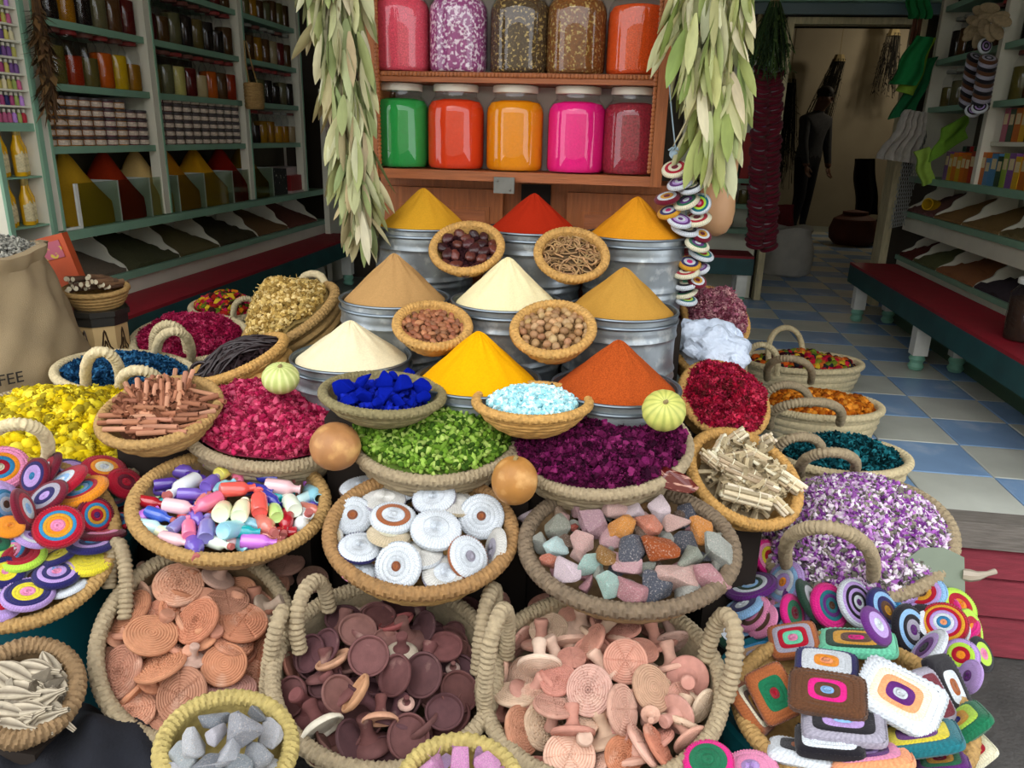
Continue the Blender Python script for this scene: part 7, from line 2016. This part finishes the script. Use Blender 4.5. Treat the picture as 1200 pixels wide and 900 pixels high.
# man standing in the back room
def skin_body(verts, edges, radii, root, m, name, sub=2):
    me = bpy.data.meshes.new(name)
    me.from_pydata(verts, edges, [])
    o = bpy.data.objects.new(name, me); COL.objects.link(o)
    sk_ = o.modifiers.new('skin', 'SKIN'); sk_.use_smooth_shade = True
    for i, r_ in enumerate(radii):
        me.skin_vertices[0].data[i].radius = r_ if isinstance(r_, tuple) else (r_, r_)
        me.skin_vertices[0].data[i].use_root = i == root
    ss = o.modifiers.new('sub', 'SUBSURF'); ss.levels = ss.render_levels = sub
    bpy.context.view_layer.update()
    out = bpy.data.meshes.new_from_object(o.evaluated_get(bpy.context.evaluated_depsgraph_get()))
    bpy.data.objects.remove(o)
    out.materials.clear(); out.materials.append(m)
    out.polygons.foreach_set('use_smooth', [True] * len(out.polygons))
    return out
MP = S(2.13, 10.15, FL + .001)
man = thing('person', 'man in a dark grey sweater and dark trousers standing in the back room', 'person', Matrix.Translation(MP) @ RZ(R(-150)))
# local frame: +y is where he faces; turned towards the shop, leaning a little
V = [(0, 0, .90), (0, .01, 1.06), (0, .03, 1.22), (0, .045, 1.36), (0, .06, 1.44), (0, .085, 1.50), (0, .135, 1.575), (0, .14, 1.64),
     (.185, .045, 1.35), (.24, .10, 1.10), (.25, .18, .90), (.25, .21, .82),
     (-.185, .045, 1.35), (-.25, .04, 1.10), (-.27, .08, .88), (-.27, .10, .80),
     (.09, 0, .84), (.10, .04, .48), (.11, -.01, .09), (.115, .12, .03), (-.09, 0, .84), (-.12, -.02, .48), (-.13, -.06, .09), (-.135, .07, .03)]
E_ = [(0, 1), (1, 2), (2, 3), (3, 4), (4, 5), (5, 6), (6, 7), (3, 8), (8, 9), (9, 10), (10, 11), (3, 12), (12, 13), (13, 14), (14, 15), (0, 16), (16, 17), (17, 18), (18, 19), (0, 20), (20, 21), (21, 22), (22, 23)]
Rd = [(.165, .115), (.165, .115), (.19, .125), (.17, .11), .062, .062, .088, .075, .076, .06, .043, .036, .076, .06, .043, .036, .1, .075, .055, (.045, .03), .1, .06, .043, (.04, .03)]
body = skin_body(V, E_, Rd, 0, None, 'man_body')
body.materials.clear()
m_skin = mat('skin', '6a4836', rough=.6); m_sw = mat('dark_grey_sweater', '3a3c40', rough=.95, noise=(40, .2)); m_tr = mat('dark_trousers', '15161c', rough=.9); m_shoe = mat('black_shoe', '0c0c0c', rough=.5); m_hair = mat('black_hair', '0e0c0b', rough=.7)
for mm in (m_sw, m_tr, m_skin, m_shoe):
    body.materials.append(mm)
for p_ in body.polygons:
    c_ = p_.center
    side = abs(c_.x) > .2
    p_.material_index = 2 if (c_.z > 1.455 or (side and c_.z < .86)) else (3 if c_.z < .085 else (1 if c_.z < .93 and not side else 0))
ob('body', body, man)
g = G()
g.blob((0, .125, 1.655), .084, .1, .075, 18, 10, noise=.02, seed=1)
ob('hair', g.mesh('man_hair', m_hair), man)
g = G()
g.blob((0, .232, 1.585), .013, .02, .022, 8, 6)                         # nose
g.tube([(-.024, .221, 1.545), (0, .23, 1.543), (.024, .221, 1.545)], .006, 6)  # mouth
for s_ in (-1, 1):
    g.blob((s_ * .088, .13, 1.585), .012, .02, .03, 8, 6)
ob('face_features', g.mesh('man_face', m_skin), man)
g = G()
for s_ in (-1, 1):
    g.blob((s_ * .032, .212, 1.612), .013, .008, .008, 8, 6)
    g.blob((s_ * .034, .212, 1.635), .02, .008, .005, 8, 6)
ob('eyes', g.mesh('man_eyes', m_hair), man)
for s_, (hx, hy, hz_) in ((1, (.25, .21, .82)), (-1, (-.27, .10, .80))):
    g = G()
    g.blob((0, 0, -.03), .036, .018, .045, 12, 8)
    for q, (fx, fl) in enumerate(((-.027, .055), (-.009, .068), (.009, .063), (.026, .05))):
        g.tube([(fx, 0, -.06), (fx, .008, -.06 - fl * .55), (fx, .026, -.06 - fl)], [.009, .0085, .006], 7)
    g.tube([(-s_ * .03, 0, -.01), (-s_ * .05, .012, -.04), (-s_ * .045, .03, -.07)], [.011, .0095, .007], 7)
    ob('hand', g.mesh('man_hand', m_skin), man, T(hx, hy, hz_) @ RX(R(15)))

# grey green plastic sheet and hook at the end of the rosebud basket
g = G()
V = [(-.07, 0, -.05), (.07, 0, -.06), (.075, 0, .04), (.03, 0, .062), (-.02, 0, .06), (-.06, 0, .03)]
g.add([(x, -.004, z_) for x, _, z_ in V] + [(x, .004, z_) for x, _, z_ in V], [tuple(range(6)), tuple(range(11, 5, -1))] + [(i, i + 6, (i + 1) % 6 + 6, (i + 1) % 6) for i in range(6)])
PB = py(1092, 672, 1.62)
pp_ = tag(ob('plastic_sheet', g.mesh('plastic_sheet', mat('grey_green_plastic', '6f7a68', rough=.3, noise=(9, .15)), False), None, Matrix.Translation(PB) @ RX(R(-28)) @ RZ(R(-6))), 'folded grey green plastic sheet with hook beside the rosebud basket', 'plastic sheet')
g = G(); g.tube([(.07, 0, .0), (.085, -.005, -.002), (.10, -.01, -.002), (.12, -.012, .004), (.14, -.01, .01)], [.014, .015, .011, .006, .007], 8)
ob('hook', g.mesh('sheet_hook', mat('clear_wrap', 'a89c8c', rough=.25)), pp_)
